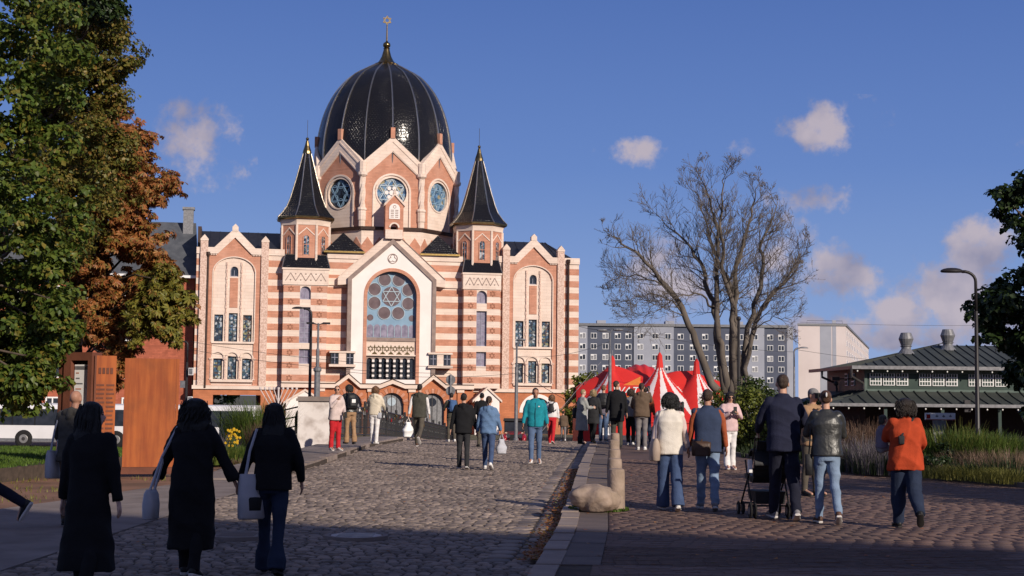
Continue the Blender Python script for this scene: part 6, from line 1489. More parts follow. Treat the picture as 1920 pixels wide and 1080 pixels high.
# tall lamp in the bed on the right
lamp('street_lamp','tall dark street lamp with a flat shade in the bed at right',1829,508,30,.1,-.50,.048,'lamp_dark')
r,H_ = lamp('street_lamp','dark street lamp with a bent head before the left bay of the synagogue',584,578,92,-2,-.85,.11,'lamp_dark')
r,H_ = lamp('tram_pole','thick grey tram pole with two small lamps beside the bent street lamp',597,606,91,-2,0,.13,'grey_metal',cat='pole')
m = MB(); m.tube([(0,0,0),(0,0,H_*.62)],.19,10); m.build('sleeve', M['grey_metal'], r); m = MB(); m.lathe([(.19,H_*.62),(.26,H_*.63),(.26,H_*.65),(.12,H_*.66)],10); m.build('collar', M['grey_metal'], r)
for s in (-1,1): m = MB(); m.tube([(0,0,H_*.78),(0,0,H_-.1),(s*.35,0,H_)],.05,6); m.box(min(s*.3,s*.75),max(s*.3,s*.75),-.12,.12,H_-.06,H_+.06); m.build('lamp_head', M['lamp_dark'], r)
m = MB(); m.tube([(0,0,H_*.75),(0,0,H_)],.07,6); m.build('upper_pole', M['grey_metal'], r)
r,H_ = lamp('tram_pole','slim grey tram pole before the right wing of the synagogue',969,648,93,-2,0,.13,'grey_metal',cat='pole')
m = MB(); m.tube([(0,0,H_*.78),(0,0,H_),(.2,0,H_+.35)],.07,6); m.build('upper_pole', M['grey_metal'], r); m = MB(); m.ball((.3,0,H_+.38),(.3,.12,.09),10,6); m.build('lamp_head', M['grey_metal'], r)
r,H_ = lamp('tram_pole','grey lamp pole at the left mast of the tent',1144,618,98,-2,0,.14,'grey_metal',cat='pole')
m = MB(); m.tube([(0,0,H_*.75),(0,0,H_-.2),(.15,0,H_)],.06,6); m.tube([(0,0,H_*.9),(0,0,H_-.2),(-.4,0,H_-.05)],.05,6); m.build('arm', M['grey_metal'], r)
for s,z in ((1,0),(-1,-.05)): m = MB(); m.ball((s*.55,0,H_+z),(.38,.14,.10),10,6); m.build('lamp_head', M['grey_metal'], r)
r,H_ = lamp('black_post','black post standing before the trunks of the bare tree',1385,600,62,-.8,0,.085,'lamp_dark',cat='post')
m = MB(); m.tube([(0,0,H_*.78),(0,0,H_)],.06,8); m.ball((0,0,H_+.06),.11,8,6); m.build('finial', M['lamp_dark'], r); m = MB(); m.lathe([(.085,.9),(.16,.95),(.16,1.5),(.085,1.55)],10); m.build('sleeve', M['lamp_dark'], r)
lamp('street_lamp','grey street lamp at the end wall of the grey apartment block',1489,652,120,-2,.8,.10,'grey_metal')
lamp('street_lamp','slim dark pole with cable boxes at the left edge of the synagogue',352,640,100,-2,-.5,.10,'lamp_dark')
for k,(z,s) in enumerate(((3.2,1),(2.3,-1),(1.2,1),(.4,-1))): 
    p = at(352,640,99.7); t = thing('cable_box', (p.x+s*.28,99.75,z), ['highest pale cable box on the slim pole at the synagogue','second cable box down the slim pole','third cable box down the slim pole','lowest cable box on the slim pole'][k], 'cable box', 'cable boxes on the pole')
    m = MB(); m.box(-.16,.16,-.1,.1,-.28,.22); m.build('case', M['grey_metal'] if k%2 else M['white_paint'], t); m = MB(); m.box(-.13,.13,-.115,-.101,-.24,.18); m.build('lid', M['grey_metal'], t)
# road sign seen from behind: two discs on a post
p = at(845,712,92); r = thing('road_sign', (p.x,92,-2), 'pair of round road signs seen from behind on a grey post', 'road sign')
m = MB(); m.tube([(0,0,0),(0,0,p.z+2.35)],.07,8); m.build('post', M['grey_metal'], r)
for dz in (0,-.72): m = MB(); m.lathe([(.30,-.012),(.31,0),(.30,.012)],24); m.xf(Matrix.Translation((0,.09,p.z+2+dz)) @ Matrix.Rotation(pi/2,4,'X')); m.build('sign_disc', M['grey_metal'], r)
# overhead wires
wires = [((355,640,99),(968,690,93),.5,'overhead wire crossing the front of the synagogue, upper one'),((355,655,99),(845,700,95),.4,'overhead wire crossing the front of the synagogue, lower one'),((968,668,93),(1144,640,98),.4,'overhead wire from the slim pole to the tent pole'),
  ((968,690,93),(1085,760,110),.2,'guy wire slanting down from the slim tram pole'),((1144,615,98),(1489,660,120),.3,'overhead wire above the tent between two poles'),((1489,655,120),(1960,690,130),.5,'overhead wire running behind the pavilion'),((1500,604,150),(2000,606,150),.3,'high overhead wire above the pavilion roof'),((597,690,91),(968,700,93),.4,'overhead wire between the two tram poles'),((1086,612,100),(1144,618,98),.1,'short overhead wire left of the tent pole')]
for a,b,sag,lab in wires:
    A,B = at(*a),at(*b); pts = [A.lerp(B,t)-Vector((0,0,sag*4*t*(1-t)))-A for t in np.linspace(0,1,14)]; m = MB(); m.tube(pts,.018,4)
    tag(m.build('overhead_wire', M['iron'], None, True),lab,'wire','overhead wires'); bpy.context.scene.objects[-1] if 0 else None
    COL.objects[-1].location = A
# signboard in the bed
Y = 34; p = at(1763,781,Y); r = thing('direction_board', (p.x,Y,.1), 'long white board with a red symbol standing in the flower bed', 'sign'); z = p.z-.1
m = MB(); m.box(-.36,.36,0,.04,z-.085,z+.085); b = m.build('board', M['white_paint'], r)
m = MB(); m.box(-.33,-.24,-.006,-.001,z-.05,z+.05); m.build('red_symbol', M['car_red'], b)
for k in range(3):
    x = -.08+k*.16; m = MB(); m.prism(arc(x,z+.02,.035,pi,2*pi,8), -.006,-.001); m.build('symbol', M['grey_metal'], b); m = MB(); m.prism([(x-.012,z+.02),(x+.012,z+.02),(x,z+.055)],-.006,-.001); m.build('symbol', M['grey_metal'], b)
m = MB(); m.box(-.36,.36,-.006,-.001,z-.083,z-.066); m.build('red_rule', M['car_red'], b)
m = MB(); m.box(-.17,.14,.01,.05,0,z-.09); m.build('stand', M['grey_metal'], r)

# ------------------------------------------------------------ people
PENDING = []      # objects whose remesh is applied at the end in one go
def cap(mb, a, ra, b, rb, n=10, flat=None):
    """closed tapered capsule; flat = (axis vector, factor) squeezes it"""
    a, b = Vector(a), Vector(b); t = (b-a); L_ = t.length
    t = t.normalized() if L_ > 1e-6 else Vector((0,0,1)); s0 = len(mb.v)
    pts = []; rs = []
    for k in range(5): th = pi/2*k/4; pts.append(a-t*ra*cos(th)); rs.append(max(.0015,ra*sin(th)))
    for k in range(5): th = pi/2*k/4; pts.append(b+t*rb*sin(th)); rs.append(max(.0015,rb*cos(th)))
    mb.tube(pts, rs, n)
    if flat:
        ax, f = Vector(flat[0]).normalized(), flat[1]
        for i in range(s0,len(mb.v)):
            v = Vector(mb.v[i]); c = a+t*max(0,min(L_,(v-a).dot(t))); d = (v-c).dot(ax); mb.v[i] = tuple(v-ax*d*(1-f))
def loft(mb, rings, n=18, p=2.3):
    """rings: (centre, right vec, fwd vec, half width, half depth)"""
    vs = []
    for c,R,Fw,a,b in rings:
        for k in range(n):
            t = 2*pi*k/n; ct,st = cos(t),sin(t); x = a*math.copysign(abs(ct)**(2/p),ct); y = b*math.copysign(abs(st)**(2/p),st)
            vs.append(Vector(c)+R*x+Fw*y)
    m = len(rings)
    fs = [(i*n+k,i*n+(k+1)%n,(i+1)*n+(k+1)%n,(i+1)*n+k) for i in range(m-1) for k in range(n)]
    mb.add(vs, fs+[tuple(range(n-1,-1,-1)),tuple(range((m-1)*n,m*n))])
def ell(mb, c, r, n=14, m=9): mb.ball(c, r, n, m)
def soft(mb, name, material, parent, vox, fold=0.0, fdir=(0,0,1), seed=0, smooth=3, extra=None, **kw):
    o = mb.build(name, material, parent, **kw)
    md = o.modifiers.new('r','REMESH'); md.mode = 'VOXEL'; md.voxel_size = vox
    if smooth: sm = o.modifiers.new('s','SMOOTH'); sm.iterations = smooth; sm.factor = .5
    PENDING.append((o, fold, fdir, seed, extra)); return o
def cloth(name, c, c2=None, rough=.9, scale=60, bump=.25, **k): M[name] = mat(name, c, rough, c2 or tuple(v*.8 for v in c), 9, 3, bump, scale, spec=.2, **k)
for nm,c in dict(c_black=(.012,.012,.014),c_charcoal=(.03,.03,.033),c_navy=(.018,.020,.042),c_navy_deep=(.014,.015,.028),c_jean=(.10,.15,.26),c_jean_mid=(.055,.085,.17),c_jean_dark=(.022,.032,.062),c_jean_light=(.20,.27,.38),c_denim=(.12,.20,.34),
  c_cream=(.66,.58,.46),c_ivory=(.70,.64,.56),c_pinkish=(.62,.50,.47),c_pink=(.66,.46,.46),c_white=(.76,.73,.72),c_red=(.52,.022,.030),c_rust=(.42,.055,.018),c_orange_sl=(.34,.085,.035),c_teal=(.015,.24,.30),c_olive=(.065,.062,.050),c_olive_tr=(.10,.085,.068),c_brown=(.125,.085,.058),c_tan=(.36,.22,.125),
  c_grey=(.22,.21,.21),c_greycoat=(.30,.31,.30),c_greyhood=(.085,.078,.066),c_bluevest=(.035,.05,.095),c_mauve=(.17,.15,.19),c_greytr=(.20,.18,.18),c_blue=(.06,.12,.26)).items(): cloth(nm,c)
M['leather'] = mat('black_leather', (.018,.019,.018), .38, (.03,.03,.03), 7, 4, .35, 22, spec=.5)
M['bag_brown'] = mat('brown_leather', (.075,.042,.026), .5, (.05,.028,.018), 8, 4, .2)
M['bag_beige'] = mat('beige_leather', (.42,.33,.26), .55, (.34,.26,.21), 6, 4, .1)
M['canvas'] = mat('greyish_white_canvas', (.50,.50,.54), .9, (.42,.42,.46), 5, 4, .2, 60)
M['bag_white'] = mat('white_plastic_bag', (.80,.79,.78), .4, (.72,.71,.70), 5, 4, .4, 10)
M['black_nylon'] = mat('black_nylon', (.012,.012,.014), .55, (.02,.02,.022), 8, 3, .2, 30)
def skin(n,c): M[n] = mat(n, c, .55, tuple(v*.86 for v in c), 14, 3, .1, 80, spec=.35)
skin('skin',(.52,.29,.20)); skin('skin_tan',(.40,.20,.13)); skin('skin_pale',(.60,.38,.30))
for n,c in dict(h_black=(.010,.009,.009),h_dark=(.022,.014,.010),h_brown=(.055,.030,.017),h_auburn=(.10,.045,.022),h_blond=(.42,.30,.16),h_grey=(.30,.29,.28),h_ginger=(.20,.10,.05)).items(): M[n] = mat(n, c, .5, tuple(v*.6 for v in c), 5, 4, .6, 60, stretch=(6,6,.6), spec=.4)
M['shoe_white'] = mat('white_shoe', (.78,.76,.74), .6); M['shoe_black'] = mat('black_shoe', (.015,.015,.015), .5); M['shoe_brown'] = mat('brown_shoe', (.10,.05,.035), .6); M['shoe_grey'] = mat('grey_shoe', (.20,.19,.20), .7); M['sole'] = mat('pale_rubber_sole', (.62,.58,.55), .7); M['sole_dark'] = mat('dark_rubber_sole', (.03,.028,.027), .7)
M['eye'] = mat('eye', (.05,.035,.03), .2); M['lips'] = mat('lips', (.38,.12,.10), .5); M['sunglass'] = mat('sunglass_lens', (.01,.01,.01), .1, spec=.6)
Zv = Vector((0,0,1))
def person(label, loc, H, face=0, legs=(12,4,-14,10), arms=None, lean=3, yaw=0, nod=0, top=None, bottom=None, shoes=('shoe_black','sole_dark'), hair=('short','h_dark'), skin_='skin', near=False, fem=False, bulk=1.0, group=None, facep=False, name='person', stance=.085, wide=1.0):
    s = H/1.75; r = thing(name, loc, label, 'person', group, radians(face)); vox = .013 if near else .018
    if H < 1.3: vox = .014
    S = lambda v: v*s
    # --- skeleton
    lr = Matrix.Rotation(radians(-lean),3,'X'); hip = Vector((0,0,0)); J = {}
    up = lr @ Zv; Fw = lr @ Vector((0,1,0)); R = Vector((1,0,0))
    for side,i in ((-1,0),(1,2)):
        hj = hip+R*side*S(stance); a,k = radians(legs[i]),radians(legs[i+1])
        kn = hj+Vector((side*S(.006),sin(a),-cos(a)))*S(.43); b = a-k; an = kn+Vector((0,sin(b),-cos(b)))*S(.41)
        pitch = (-.95*max(0,-b-.06) if b < 0 else .45*max(0,b-.05)); fd = Vector((side*.13,cos(pitch),sin(pitch))).normalized()
        dn = Vector((0,sin(pitch),-cos(pitch))); heel = an-fd*S(.055)+dn*S(.075); toe = an+fd*S(.19)+dn*S(.078)
        J[('hip',side)] = hj; J[('knee',side)] = kn; J[('ank',side)] = an; J[('foot',side)] = (fd,dn,heel,toe)
    zmin = min(min(J[('foot',q)][2].z,J[('foot',q)][3].z) for q in (-1,1))-S(.012)
    off = Vector((0,0,-zmin)); hip = hip+off
    for k in list(J): J[k] = J[k]+off if not isinstance(J[k],tuple) else (J[k][0],J[k][1],J[k][2]+off,J[k][3]+off)
    waist = hip+up*S(.20); chest = hip+up*S(.40); neck = hip+up*S(.585); sw = S(.175 if fem else .195)*bulk**.5
    hd = neck+up*S(.145)+Fw*S(.025); hm = Matrix.Rotation(radians(yaw),3,'Z') @ Matrix.Rotation(radians(-nod),3,'X')
    HF, HR, HU = hm @ Vector((0,1,0)), hm @ Vector((1,0,0)), hm @ Zv
    arms = arms or ((6,8,14,0),(-8,8,10,0))
    for side,A in ((-1,arms[0]),(1,arms[1])):
        sh = hip+up*S(.505)+R*side*sw; fl,ab,el,inr = map(radians,A)
        d = Vector((side*sin(ab)*1.0, sin(fl)*cos(ab), -cos(fl)*cos(ab))).normalized(); d = lr @ d
        e = sh+d*S(.275)
        bend = (Fw*cos(inr)-R*side*sin(inr)); bend = (bend-d*bend.dot(d)); bend = bend.normalized() if bend.length > 1e-3 else Fw
        f = (d*cos(el)+bend*sin(el)).normalized(); w = e+f*S(.245)
        J[('sh',side)] = sh; J[('elb',side)] = e; J[('wri',side)] = w; J[('fdir',side)] = f; J[('hand',side)] = w+f*S(.085)
    J['neck'],J['head'],J['chest'],J['hip'],J['up'],J['F'],J['R'],J['HF'],J['HR'],J['HU'],J['s'],J['waist'] = neck,hd,chest,hip,up,Fw,R,HF,HR,HU,s,waist
    # --- body (one continuous skin)
    b = MB()
    loft(b, [(hip-up*S(.06),R,Fw,S(.13),S(.095)),(hip+up*S(.06),R,Fw,S(.145),S(.10)),(waist,R,Fw,S(.12),S(.085)),(chest,R,Fw,S(.145),S(.10)),(hip+up*S(.50),R,Fw,S(.15),S(.085)),(hip+up*S(.555),R,Fw,S(.08),S(.06))])
    cap(b, neck-up*S(.06), S(.055), hd-HU*S(.03), S(.052))
    for q in (-1,1):
        cap(b, J[('hip',q)], S(.078), J[('knee',q)], S(.052)); cap(b, J[('knee',q)], S(.05), J[('ank',q)], S(.036)); cap(b, J[('ank',q)]-Vector((0,0,S(.01))), S(.034), J[('foot',q)][3]-J[('foot',q)][1]*S(.03), S(.026))
        cap(b, J[('sh',q)], S(.045), J[('elb',q)], S(.036)); cap(b, J[('elb',q)], S(.035), J[('wri',q)], S(.025)); f = J[('fdir',q)]
        pn = (R*-q-f*(R*-q).dot(f)).normalized(); cap(b, J[('wri',q)]+f*S(.015), S(.030), J[('wri',q)]+f*S(.075), S(.038), flat=(pn,.5))
    def hp(x,y,z): return hd+HR*S(x)+HF*S(y)+HU*S(z)
    def hell(mb,c,rx,ry,rz):
        n0 = len(mb.v); mb.ball((0,0,0),(S(rx),S(ry),S(rz)),16,10)
        for i in range(n0,len(mb.v)): v = mb.v[i]; mb.v[i] = tuple(hp(*c)+HR*v[0]+HF*v[1]+HU*v[2])
    hell(b,(0,-.008,.025),.074,.092,.088); hell(b,(0,.022,-.04),.057,.066,.068); hell(b,(0,.045,-.078),.030,.034,.026); hell(b,(0,.062,.022),.052,.026,.022)
    cap(b, hp(0,.078,.008), S(.009), hp(0,.098,-.028), S(.014)); hell(b,(0,.080,-.052),.022,.014,.012)
    for q in (-1,1): hell(b,(q*.076,-.006,-.008),.012,.022,.032)
    fingers = MB()
    for q in (-1,1):
        f = J[('fdir',q)]; pn = (R*-q-f*(R*-q).dot(f)).normalized(); sd = f.cross(pn)*q; base = J[('wri',q)]+f*S(.085); curl = .35 if A is not None else .3
        fwd = sd if sd.dot(Fw+Vector((0,0,.3))) > 0 else -sd
        for k,(o_,l) in enumerate(((.030,.072),(.010,.080),(-.010,.075),(-.029,.060))):
            p = base+fwd*S(o_); d = Vector(f); pts = [p-f*S(.03),p]
            for j in range(3): 
                d = (d*cos(curl*(.5+.3*j))+pn*sin(curl*(.5+.3*j))).normalized(); p = p+d*S(l)*(.45,.32,.23)[j]; pts.append(p)
            fingers.tube(pts, [S(v) for v in (.0095,.0095,.0088,.0078,.0055)], 6)
        p = J[('wri',q)]+f*S(.03)+fwd*S(.025); pts = [p,p+fwd*S(.022)+f*S(.02)+pn*S(.008),p+fwd*S(.030)+f*S(.048)+pn*S(.018),p+fwd*S(.026)+f*S(.068)+pn*S(.024)]; fingers.tube(pts, [S(v) for v in (.013,.0115,.010,.007)], 6)
    soft(b, 'body', M[skin_], r, vox*.8, smooth=2, extra=fingers)
    if facep:
        for q in (-1,1): m = MB(); hell(m,(q*.030,.074,.004),.011,.009,.007); m.build('eye', M['eye'], r)
        m = MB(); hell(m,(0,.088,-.056),.021,.007,.007); m.build('mouth', M['lips'], r)
        for q in (-1,1): m = MB(); cap(m, hp(q*.018,.084,.022), S(.004), hp(q*.045,.074,.024), S(.004)); m.build('eyebrow', M[hair[1]], r)
    # --- trousers
    bt = bottom or {}; bm_ = bt.get('m','c_jean'); w = bt.get('w',1.0); m = MB(); fl = bt.get('flare',1.0)
    loft(m, [(hip-up*S(.10),R,Fw,S(.160*wide),S(.125*wide)),(hip-up*S(.02),R,Fw,S(.178*wide),S(.140*wide)),(hip+up*S(.08),R,Fw,S(.165*wide),S(.118*wide)),(hip+up*S(.15),R,Fw,S(.148*wide),S(.105*wide))])
    for q in (-1,1):
        h_,k_,a_ = J[('hip',q)],J[('knee',q)],J[('ank',q)]
        cap(m, h_, S(.098)*wide*(w*.4+.6), k_, S(.066)*w, 12); cap(m, h_-Fw*S(.035)-up*S(.01), S(.088)*wide, h_-Fw*S(.03)-up*S(.09), S(.07), 12)
        cl = k_.lerp(a_,.45)-Fw*S(.012); cap(m, k_, S(.064)*w, cl, S(.062)*w, 12); e_ = a_+(a_-k_).normalized()*S(bt.get('drop',.035)); n0 = len(m.v)
        m.tube([cl+(cl-e_)*.1,cl,cl.lerp(e_,.6),e_],[S(.060)*w,S(.0615)*w,S(.057)*w*fl,S(.056)*w*fl],14)
    soft(m, 'trousers', M[bm_], r, vox, fold=bt.get('fold',.006), fdir=(.25,.2,1), seed=len(label), smooth=2)
    # --- shoes
    for q in (-1,1):
        fd,dn,hl,to = J[('foot',q)]; a_ = J[('ank',q)]; sd = fd.cross(dn).normalized(); m = MB()
        loft(m, [(hl-fd*S(.012)-dn*S(.035),sd,dn,S(.018),S(.022)),(hl+fd*S(.01)-dn*S(.038),sd,dn,S(.038),S(.042)),(a_+fd*S(.02)+dn*S(.030),sd,dn,S(.042),S(.046)),(a_+fd*S(.09)+dn*S(.050),sd,dn,S(.047),S(.032)),(to-fd*S(.045)-dn*S(.020),sd,dn,S(.048),S(.024)),(to-fd*S(.004)-dn*S(.014),sd,dn,S(.030),S(.016))], 14)
        cap(m, a_-dn*S(.02), S(.046), a_+dn*S(.03), S(.046), 12)
        o = m.build('shoe', M[shoes[0]], r, smooth=50)
        m = MB(); loft(m, [(hl-fd*S(.016)+dn*S(.002),sd,fd,S(.012),S(.004))]+[(hl+fd*S(x)+dn*S(.004),sd,dn,S(wd),S(.014)) for x,wd in ((-.012,.028),(.02,.041),(.09,.040),(.16,.050),(.215,.045),(.25,.026))][0:6], 12, 4)
        m.build('sole', M[shoes[1]], o, smooth=50)
    # --- top
    t = top or {}; tm = t.get('m','c_black'); hem = t.get('hem',-.02); bk = t.get('b',1.0)*bulk; fr = t.get('flare',1.0); m = MB(); kind = t.get('kind','jacket')
    rings = []
    if hem < -.12:
        n = 6
        for i in range(n):
            z = hem+(-.06-hem)*i/n; k = 1+(fr-1)*(1-i/n); rings.append((Vector((0,0,0))+hip+up*0+Zv*S(z)+(Fw*S(.01)),R,Fw,S(.185)*k*bk*wide**.5,S(.145)*k*bk))
        hem = -.06
    rings += [(hip+up*S(hem),R,Fw,S(.183)*bk*wide**.5*(.96+.04*fr),S(.143)*bk),(hip+up*S(.10),R,Fw,S(.175)*bk,S(.135)*bk),(waist+up*S(.02),R,Fw,S(.165 if fem else .175)*bk,S(.122)*bk),(chest,R,Fw,S(.185)*bk,S(.130)*bk),(hip+up*S(.475),R,Fw,sw*1.02,S(.112)*bk),(hip+up*S(.545),R,Fw,sw*.74,S(.085)),(hip+up*S(.585),R,Fw,S(.078),S(.072)),(neck+up*S(.015),R,Fw,S(.068),S(.066))]
    loft(m, rings, 22, 2.5)
    def sleeves(mb, rr, qs=(-1,1)):
        for q in qs:
            a,e,w_ = J[('sh',q)],J[('elb',q)],J[('wri',q)]; f = J[('fdir',q)]
            cap(mb, a-R*q*S(.03), S(.074)*rr, a.lerp(e,.5), S(.062)*rr, 12); cap(mb, a.lerp(e,.4), S(.062)*rr, e, S(.053)*rr, 12); mb.tube([e-f*S(.03),e,e.lerp(w_,.5),w_+f*S(.005)],[S(.046)*rr,S(.053)*rr,S(.050)*rr,S(t.get('cuff',.042))*rr],12)
    if kind == 'vest':
        for q in (-1,1): cap(m, J[('sh',q)]-R*q*S(.05), S(.072), J[('sh',q)]-R*q*S(.01), S(.066), 12)
        for q in (-1,1): sv = MB(); sleeves(sv, .92, (q,)); soft(sv, 'sleeve', M[t['sm']], r, vox, fold=.005, fdir=(.3,.3,1), seed=3)
    else: sleeves(m, t.get('sl',1.0))
    if t.get('hood'):
        cap(m, hip+up*S(.55)-Fw*S(.075)-R*S(.07), S(.055), hip+up*S(.55)-Fw*S(.075)+R*S(.07), S(.055), 12); cap(m, hip+up*S(.57)-Fw*S(.10), S(.05), hip+up*S(.49)-Fw*S(.115), S(.045), 12)
        for q in (-1,1): cap(m, hip+up*S(.575)-Fw*S(.04)+R*q*S(.085), S(.034), hip+up*S(.565)+Fw*S(.05)+R*q*S(.06), S(.026), 10)
    if t.get('collar'):
        for k in range(10): a0,a1 = 2*pi*k/10,2*pi*(k+1)/10; c = hip+up*S(.59); cap(m, c+R*S(.066)*cos(a0)+Fw*S(.062)*sin(a0), S(.022), c+R*S(.066)*cos(a1)+Fw*S(.062)*sin(a1), S(.022), 8)
    nm = t.get('name','jacket'); J['top'] = soft(m, nm, M[tm], r, vox, fold=t.get('fold',.006), fdir=t.get('fdir',(.5,.3,.9)), seed=len(label)*3, smooth=2)
    if t.get('hemband'):
        m = MB(); k = 1.02; loft(m, [(hip+up*S(t.get('hem',-.02)-.01),R,Fw,S(.184)*bk*wide**.5*k,S(.145)*bk*k),(hip+up*S(t.get('hem',-.02)+.035),R,Fw,S(.184)*bk*wide**.5*k,S(.145)*bk*k)], 22, 2.5); m.build('hem_band', M[t['hemband']], r, smooth=40)
    # --- hair
    st,hmn = hair[0],hair[1]; m = MB()
    if st != 'bald':
        if st in ('short','pony','bun','cap'): hell(m,(0,-.020,.038),.079,.090,.086); hell(m,(0,-.050,.0),.066,.055,.062)
        if st == 'bob': B_ = hair[2] if len(hair) > 2 else 1.08; hell(m,(0,-.022,.038),.088*B_,.100*B_,.094); hell(m,(0,-.042,-.025),.096*B_,.076*B_,.090); hell(m,(0,-.047,-.070),.084*B_,.060*B_,.062)
        if st in ('long','wavy'):
            g = 1.42 if st == 'wavy' else 1.08; L_ = hair[2] if len(hair) > 2 else .35
            hell(m,(0,-.018,.036),.084*g,.096*g,.090); hell(m,(0,-.035,-.03),.090*g,.075*g,.10)
            bk_ = -Fw; c0 = hp(0,-.045,-.05); rings = []
            for i in range(7):
                u = i/6; c = c0+Vector((0,0,-1))*S(L_)*u+bk_*S(.055*sin(min(1,u*1.6)*pi/2)+.015*u); rings.append((c,R,Fw,S((.090+.030*sin(u*pi))*g*(1-.22*u*u)),S(.055*(1-.45*u))))
            loft(m, rings, 14, 2.2)
            for q in (-1,1): cap(m, hp(q*.070*g,.015,.0), S(.024), hp(q*.085*g,-.005,-.15), S(.026), 8)
        if st == 'pony': cap(m, hp(0,-.10,.03), S(.03), hp(0,-.135,-.10), S(.018), 10)
        if st == 'bun': hell(m,(0,-.085,.055),.045,.04,.045)
        if st in ('long','wavy','bob'):
            rg = np.random.default_rng(len(label)); sm_ = MB(); Lh = .045 if st == 'bob' else (hair[2] if len(hair) > 2 else .35); g = B_*1.02 if st == 'bob' else g
            for k in range(150):
                th = rg.uniform(.05,.95)*pi; x0 = cos(th); y0 = -sin(th); am = rg.uniform(.002,.012)*(2.2 if st == 'wavy' else 1); ph = rg.uniform(0,6); z0 = rg.uniform(.02,.10); pts = []
                ln = Lh*rg.uniform(.75,1.12); sp = rg.uniform(.92,1.12)
                for i in range(9):
                    u = i/8; k_ = (.075+.03*sin(min(1,u*2)*pi/2))*g*sp; cc = hp(0,-.03,z0)-Zv*S((ln+.12)*u)-Fw*S(.045*u)
                    pts.append(cc+R*S(x0*k_*(1.02-.15*u*u)+am*sin(u*9+ph))+Fw*S(y0*(.062*sp)*g*(1-.35*u)+am*cos(u*8+ph)))
                sm_.tube(pts,[S(v) for v in (.004,.007,.008,.008,.0075,.007,.006,.0045,.002)],4)
            sm_.build('hair_strands', M[hmn], r, smooth=True, kind='stuff')
        o = soft(m, 'hair', M[hmn], r, vox*.75, fold=.0045 if st in ('long','wavy','bob') else .0025, fdir=(1,1,.12), seed=7, smooth=2)
    if st == 'cap' or 'cap' in hair:
        m = MB(); hell(m,(0,-.008,.050),.085,.098,.078); soft(m, 'cap', M[hair[-1]], r, vox*.8, smooth=2); m = MB(); cap(m, hp(-.04,.09,.045), S(.03), hp(.04,.09,.045), S(.03), flat=(HU,.22)); cap(m, hp(-.025,.12,.038), S(.03), hp(.025,.12,.038), S(.03), flat=(HU,.22)); m.build('cap_peak', M[hair[-1]], r)
    J['root'] = r; J['hp'] = hp; return J
def held(J, name, label, cat, group=None):
    o = thing(name, J['root'].location, label, cat, group, J['root'].rotation_euler.z); return o
def slab(c, rx, ry, rz, R, Fw, U, mb, p=3.2, taper=1.0):
    loft(mb, [(c-U*rz*k,R,Fw,rx*w,ry*d) for k,w,d in ((1,.90,.55),(.92,.98,.9),(0,1,1),(-.7,taper,.75),(-1,taper*.97,.35))][::1], 16, p)
def tote(J, q, label, m_, size, drop=.30, back=0.0, cat='bag', name='tote_bag', out=.06, strap=None, tilt=0.0, graphic=None):
    s = J['s']; r = held(J, name, label, cat); sh = J[('sh',q)]; R,F,U = J['R'],J['F'],Vector((0,0,1)); w,d,h = size
    top = sh+R*q*out-F*back; top.z = sh.z-drop; c = top-U*h
    R2 = (F*cos(tilt)+R*sin(tilt)); N2 = (R*cos(tilt)-F*sin(tilt))
    b = MB(); slab(c, w, d, h, R2, N2, U, b); o = b.build('bag_body', M[m_], r, smooth=60)
    for k in (-1,1):
        t = MB(); a = top+R2*w*.55*k; pk = sh+U*.062*s+R*q*(-.015)-F*back*.3; t.tube([a-U*.03,a.lerp(pk,.5)+R*q*.02,pk+R2*.02*k,(sh+U*.05*s-R*q*.02)+R2*.02*k], [.014,.013,.013,.013], 6); t.build('strap', M[strap or m_], r)
    if graphic: g = MB(); slab(c-U*h*.1, w*.80, d*1.06, h*.55, R2, N2, U, g); g.build('printed_patch', M[graphic], r, smooth=60)
    return r
def backpack(J, label, m_, sc=1.0, patch=None, z=.36):
    s = J['s']; r = held(J, 'backpack', label, 'backpack'); U,F,R = J['up'],J['F'],J['R']; c = J['hip']+U*s*z-F*s*.205
    b = MB(); slab(c, .15*s*sc, .085*s*sc, .21*s*sc, R, F, U, b, 2.6, .8); slab(c-F*.07*s*sc-U*.06*s, .11*s*sc, .05*s*sc, .11*s*sc, R, F, U, b, 2.6, .9); soft(b, 'bag_body', M[m_], r, .016, fold=.004, smooth=2)
    for q in (-1,1):
        t = MB(); a = c+U*.16*s+R*q*.08*s; t.tube([a,J[('sh',q)]+U*.075*s-R*q*.06*s-F*.05*s,J[('sh',q)]+U*.06*s-R*q*.06*s+F*.07*s,J[('sh',q)]-U*.14*s-R*q*.03*s+F*.14*s,c-U*.1*s+R*q*.16*s],.018,6); t.build('strap', M[m_], r)
    if patch: t = MB(); t.box(-.055,.055,-.012,.0,-.05,.05); o = t.build('patch', M[patch], r); o.location = c-F*.125*s*sc-U*.02
    return r
def crossbody(J, q, label, m_, size, zc=.0, strap='bag_brown', back=.16, side=.0):
    s = J['s']; r = held(J, 'shoulder_bag', label, 'bag'); U,F,R = J['up'],J['F'],J['R']; c = J['hip']+U*s*zc-F*s*back+R*q*s*side; w,d,h = size
    b = MB(); slab(c, w, d, h, R, F, U, b, 3.4, .95); o = b.build('bag_body', M[m_], r, smooth=60); b = MB(); slab(c-F*d*.25+U*h*.35, w*1.01, d*.9, h*.55, R, F, U, b, 3.4); b.build('flap', M[m_], o, smooth=60)
    t = MB(); a = c+U*h*.9; sh = J[('sh',-q)]+U*.075*s+R*q*.07*s
    t.tube([a+R*-q*0,a.lerp(sh,.35)-F*s*.02,a.lerp(sh,.7)-F*s*.05,sh-F*s*.02,sh+F*s*.05], .015, 6); t.build('strap', M[strap], r); return r
